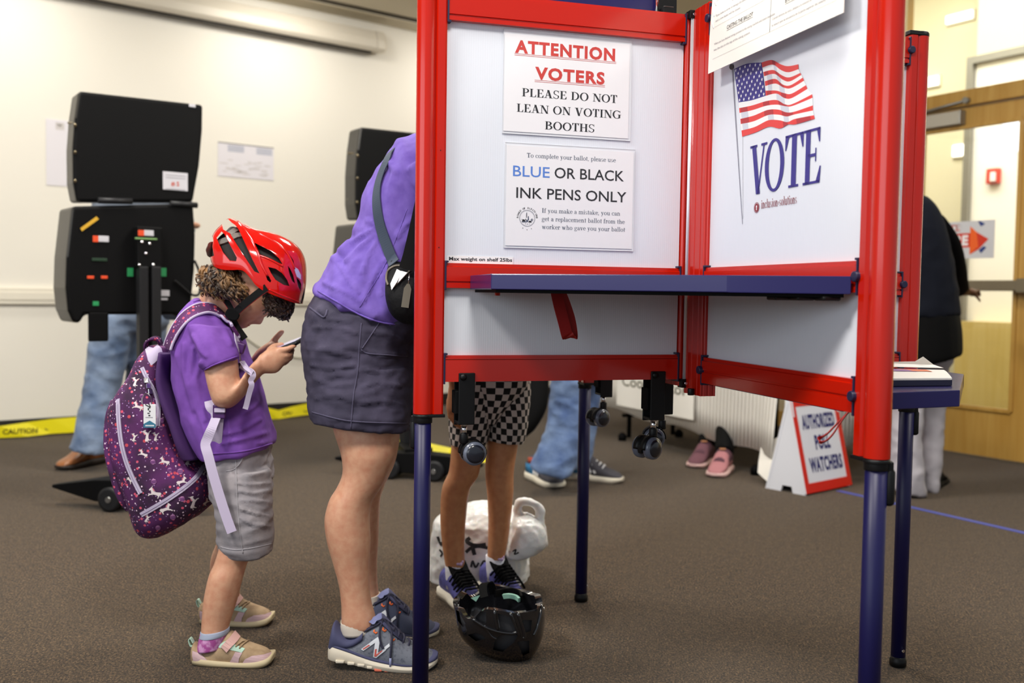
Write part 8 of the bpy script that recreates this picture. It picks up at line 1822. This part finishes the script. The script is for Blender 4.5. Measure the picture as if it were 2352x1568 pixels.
# haul loop and leather corner
mb = MB(); P = [at(u, v, y) for u, v, y in spline([(336, 806, 2.47), (336, 788, 2.46), (348, 780, 2.47), (364, 782, 2.50), (370, 796, 2.52)], 6)]; mb.tube(P, 0, GAL, flat=(.012, .002, Vector((0, 1, 0)), 'w')); put(mb, 'haul_loop', bp)
mb = MB(); drape_poly(mb, bb, dense([(334, 803), (342, 797), (352, 800), (362, 792), (370, 800), (374, 815), (362, 826), (347, 840), (340, 828)], 4), LAV, .0016); put(mb, 'top_patch', bp)
# shoulder strap: printed pad with lavender piping, then webbing down the chest
padP = [(392, 800), (397, 782), (408, 758), (428, 730), (450, 713), (476, 708), (502, 716), (523, 738), (534, 764)]
H_ = smoothed(drape(kshirt, dense(spline(padP, 6), 3), .007), 8)
if H_:
    pts = [p for p, _ in H_]; nn = [n for _, n in H_]
    mb = MB(); mb.tube(pts, 0, GAL, flat=(.017, .004, nn)); pad = put(mb, 'shoulder_strap', bp, .002)
    for sg in (-1, 1):
        mb = MB(); q = []
        for i, (p, n_) in enumerate(zip(pts, nn)): t = (pts[min(i+1, len(pts)-1)]-pts[max(i-1, 0)]).normalized(); q.append(p+t.cross(n_).normalized()*.0175*sg+n_*.001)
        mb.tube(q, .0036, LAV, n=8); part_of(put(mb, 'piping', bp), pad)
def web(P, w, bv, lift, name, m=LAV):
    H_ = smoothed(drape(bv, dense(spline(P, 6), 3), lift), 6)
    mb = MB()
    if len(H_) > 2: mb.tube([p for p, _ in H_], 0, m, flat=(w, .0012, [n for _, n in H_])); put(mb, name, bp)
web([(534, 760), (541, 785), (546, 815), (550, 850)], .0115, kshirt, .006, 'chest_webbing')
def strip(P, w, name, wd=(1, 0, .2), m=LAV):
    mb = MB(); mb.tube([at(*q) for q in spline(P, 6)], 0, m, flat=(w, .0011, Vector(wd), 'w')); put(mb, name, bp)
strip([(556, 830, 2.37), (566, 845, 2.325), (578, 853, 2.315), (582, 862, 2.312), (576, 874, 2.312), (578, 884, 2.312), (572, 905, 2.315), (566, 930, 2.318), (563, 939, 2.318)], .0062, 'loose_strap_end', (1, .3, .2))
strip([(553, 838, 2.36), (570, 850, 2.322), (580, 858, 2.31)], .007, 'strap_knot', (.3, 0, 1))
mb = MB(); p = at(549, 798, 2.365); mb.box((0, 0, 0), (.028, .014, .026), BUCK, Matrix.Translation(p) @ Matrix.Rotation(.3, 4, 'Y')); put(mb, 'ladder_buckle', bp, .003)
strip([(481, 920, 2.33), (484, 934, 2.325), (494, 945, 2.325), (497, 958, 2.325)], .012, 'lower_webbing', (1, 0, 0))
mb = MB(); p = at(504, 945, 2.323); mb.box((0, 0, 0), (.030, .012, .034), BUCK, Matrix.Translation(p)); put(mb, 'side_buckle', bp, .003)
mb = MB(); p = at(505, 942, 2.316); mb.box((0, 0, 0), (.026, .006, .010), LAV, Matrix.Translation(p)); put(mb, 'buckle_webbing', bp, .001)
strip([(501, 960, 2.325), (499, 985, 2.33), (497, 1010, 2.335), (496, 1038, 2.345)], .0135, 'side_webbing', (1, 0, 0))
strip([(496, 960, 2.318), (486, 985, 2.30), (476, 1008, 2.30), (472, 1022, 2.298), (478, 1045, 2.292), (490, 1090, 2.288), (508, 1150, 2.285), (524, 1198, 2.283), (533, 1222, 2.282)], .0118, 'webbing_tail', (1, 0, .15))
# zip pulls
for x, y in ((260, 535), (272, 570), (282, 604)):
    H_ = drape(bb, [c3(x, y-16), c3(x+4, y+16)], .004)
    if len(H_) == 2: mb = MB(); mb.tube([p for p, _ in H_], 0, CHROME, flat=(.0055, .0016, [n for _, n in H_])); put(mb, 'zip_pull', bp, .001)
# luggage tag on a ring
lt = empty('luggage_tag', 'white luggage tag with teal triangle hanging from the backpack zip', 'tag', at(344, 925, 2.36))
H_ = drape(bb, [c3(288, 690), c3(250, 690), c3(326, 690), c3(326, 828), c3(250, 828)], .006)
n_ = Vector((0, -1, 0)); o_ = H_[0][0]+n_*.004; yy = min(p.y for p, _ in H_)-.002
Pq = [at(*c3(x, y), yy) for x, y in ((248, 682), (327, 682), (327, 830), (248, 830))]
def tagq(P, off, th, m, nm, bev=0):
    mb = MB(); A = [p+n_*off for p in P]; B = [p+n_*(off+th) for p in P]; n = len(A); mb.add(A+B, [tuple(range(n)), tuple(reversed(range(n, 2*n)))]+[(j, (j+1) % n, n+(j+1) % n, n+j) for j in range(n)], m); return put(mb, nm, lt, bev)
tagq(Pq, 0, .0025, mat('tag_white', rgb(226, 226, 230), .35), 'card', .001)
TEAL = mat('tag_teal', rgb(48, 112, 140), .5)
tagq([at(*c3(x, y), yy) for x, y in ((249, 829), (249, 806), (288, 784), (326, 808), (326, 829))], .0026, .0004, TEAL, 'triangle')
mb = MB(); 
for x, y, w, h in ((276, 705, 8, 14), (284, 722, 10, 8), (274, 735, 14, 6), (280, 748, 12, 8), (286, 700, 6, 8), (262, 762, 46, 4)): P = [at(*c3(x+a, y+b), yy)+n_*.0031 for a, b in ((0, 0), (w, 0), (w, h), (0, h))]; mb.add(P, [(0, 1, 2, 3)], INK if y < 760 else INKL)
for x in range(262, 316, 7): P = [at(*c3(x+a, 812+b), yy)+n_*.0033 for a, b in ((0, 0), (5, 0), (5, 8), (0, 8))]; mb.add(P, [(0, 1, 2, 3)], WHITEINK)
put(mb, 'tag_print', lt)
mb = MB(); cpos = at(*c3(268, 655), yy+.002); mb.tube([cpos+Vector((.012*math.cos(t), -.004*math.sin(2*t), .016*math.sin(t))) for t in [2*PI*k/20 for k in range(20)]], .0012, STEEL, n=6, closed=True); put(mb, 'ring', lt)
mb = MB(); mb.tube([at(*c3(x, y), yy-.003) for x, y in spline([(258, 684), (272, 692), (288, 700), (286, 690), (276, 678)], 4)], .0011, BLACK, n=6); put(mb, 'cord', lt)

# ================================================================== black helmet lying on the carpet
bh = empty('bicycle_helmet', 'glossy black bicycle helmet lying upside down on the carpet by the purple shoes', 'helmet', floor_at(1150, 1500))
HBLK = mat('glossy_black_shell', rgb(24, 24, 28), .16, coat=.8)
def c8(x, y): return (1040+x/8.254, 1340+y/8.254)
YH = 2.43
rows_ = [(4, 330, 60, 300, .03), (60, 560, 150, 300, .07), (120, 850, 280, 420, .09), (260, 1060, 420, 400, .10), (480, 1240, 620, 240, .105), (760, 1370, 780, 240, .106), (1050, 1440, 980, 270, .105), (1300, 1440, 1180, 310, .10), (1520, 1330, 1400, 320, .088), (1680, 1050, 1560, 330, .068), (1745, 760, 1660, 300, .045), (1740, 480, 1680, 300, .02)]
HR2 = [(*c8(a, b), *c8(c, d), rb) for a, b, c, d, rb in rows_]
A = catmull(HR2, 5); R = [arch((a, b), (c, d), YH, max(.004, rb), 30, 0) for a, b, c, d, rb in A]; n = len(R[0]); mbd = MB()
mbd.add([p for r in R for p in r], [(i*n+j, i*n+j+1, (i+1)*n+j+1, (i+1)*n+j) for i in range(len(R)-1) for j in range(n-1)], HBLK, True)
V2 = [[(440, 640), (540, 520), (630, 540), (635, 770), (560, 745), (430, 665)], [(850, 560), (1090, 630), (1130, 740), (1200, 900), (1080, 930), (900, 880), (870, 700)], [(800, 1060), (900, 980), (1090, 960), (1215, 900), (1225, 1000), (1150, 1120), (940, 1290), (760, 1250)], [(280, 970), (440, 930), (560, 980), (620, 1040), (440, 1090)], [(1260, 690), (1500, 690), (1480, 900), (1380, 920)], [(1300, 390), (1600, 400), (1590, 520), (1400, 530)], [(1220, 1100), (1450, 1080), (1450, 1310), (1330, 1370)], [(60, 500), (110, 520), (240, 760), (190, 820), (90, 700)]]
cut = MB()
for P in V2:
    a_ = [at(*c8(*p), 2.1) for p in P]; b_ = [at(*c8(*p), 2.43) for p in P]; m_ = len(a_); T = [tuple(t) for t in tessellate_polygon([[Vector((x, y, 0)) for x, y in P]])]
    cut.add(a_+b_, T+[tuple(m_+i for i in reversed(t)) for t in T]+[(j, (j+1) % m_, m_+(j+1) % m_, m_+j) for j in range(m_)], HFOAM)
co = bpy.data.objects.new('cutter', cut.mesh('cutter')); COL.objects.link(co)
sm = evaluated(mbd.mesh('shell'), setup); bpy.data.objects.remove(co)
sm.materials.clear(); sm.materials.append(HBLK); sm.polygons.foreach_set('material_index', [0]*len(sm.polygons)); sm.polygons.foreach_set('use_smooth', [True]*len(sm.polygons))
s2 = put_mesh(sm, 'shell', bh, .002); es = s2.modifiers.new('split', 'EDGE_SPLIT'); es.split_angle = math.radians(38)
bv2 = BVHTree.FromPolygons([Vector(p) for p in mbd.v], mbd.f)
for P, r in (([(760, 240), (790, 420), (800, 640), (850, 870)], .004), ([(980, 300), (1080, 540), (1180, 780), (1250, 980)], .004), ([(1110, 320), (1220, 540), (1310, 790), (1360, 980), (1340, 1030)], .0045), ([(300, 600), (480, 740), (660, 840), (880, 910), (1100, 940), (1210, 920)], .0045), ([(1690, 350), (1660, 560), (1600, 820), (1530, 980)], .004), ([(180, 350), (260, 520), (430, 680)], .0035), ([(600, 780), (720, 980), (830, 1045)], .003)):
    mb = MB(); drape_tube(mb, bv2, [c8(*p) for p in spline(P, 5)], r, HBLK, .0005, 3); part_of(put(mb, 'ridge', bh), s2)
A = catmull([(a+2, b-4, c, d+2, rb) for a, b, c, d, rb in HR2], 5); R = [arch((a, b), (c, d), YH, max(.004, rb), 24, .015) for a, b, c, d, rb in A]; n = len(R[0]); mb = MB(); mb.add([p for r in R for p in r], [(i*n+j, i*n+j+1, (i+1)*n+j+1, (i+1)*n+j) for i in range(len(R)-1) for j in range(n-1)], mat('dark_grey_foam', rgb(62, 62, 66), .7), True); put(mb, 'liner', bh)
mb = MB(); mb.tube([at(*q) for q in [(*c8(x, y), yy_) for x, y, yy_ in spline([(600, 260, 2.40), (570, 120, 2.42), (590, 10, 2.44), (680, -20, 2.46), (740, 60, 2.47), (780, 200, 2.48)], 6)]], 0, WEB, flat=(.010, .0012, Vector((1, 0, .2)), 'w')); put(mb, 'chin_strap', bh)
mb = MB(); mb.tube([at(*q) for q in [(*c8(x, y), yy_) for x, y, yy_ in spline([(800, 190, 2.46), (960, 160, 2.50), (1150, 150, 2.50), (1270, 210, 2.49), (1300, 290, 2.46)], 6)]], 0, BLACKM, flat=(.009, .003, Vector((0, 0, 1)), 'w')); put(mb, 'fit_ring', bh)
mb = MB(); mb.tube([at(*q) for q in [(*c8(x, y), yy_) for x, y, yy_ in spline([(960, 240, 2.46), (1080, 230, 2.45), (1200, 260, 2.45), (1260, 310, 2.44)], 6)]], 0, mat('mint_pad', rgb(150, 196, 176), .7), flat=(.006, .003, Vector((0, -.3, 1)), 'w')); put(mb, 'pad', bh)
mb = MB(); mb.poly([at(*c8(x, y), 2.42) for x, y in ((340, 270), (520, 215), (440, 340))], MATS['mint_pad']); put(mb, 'pad', bh)
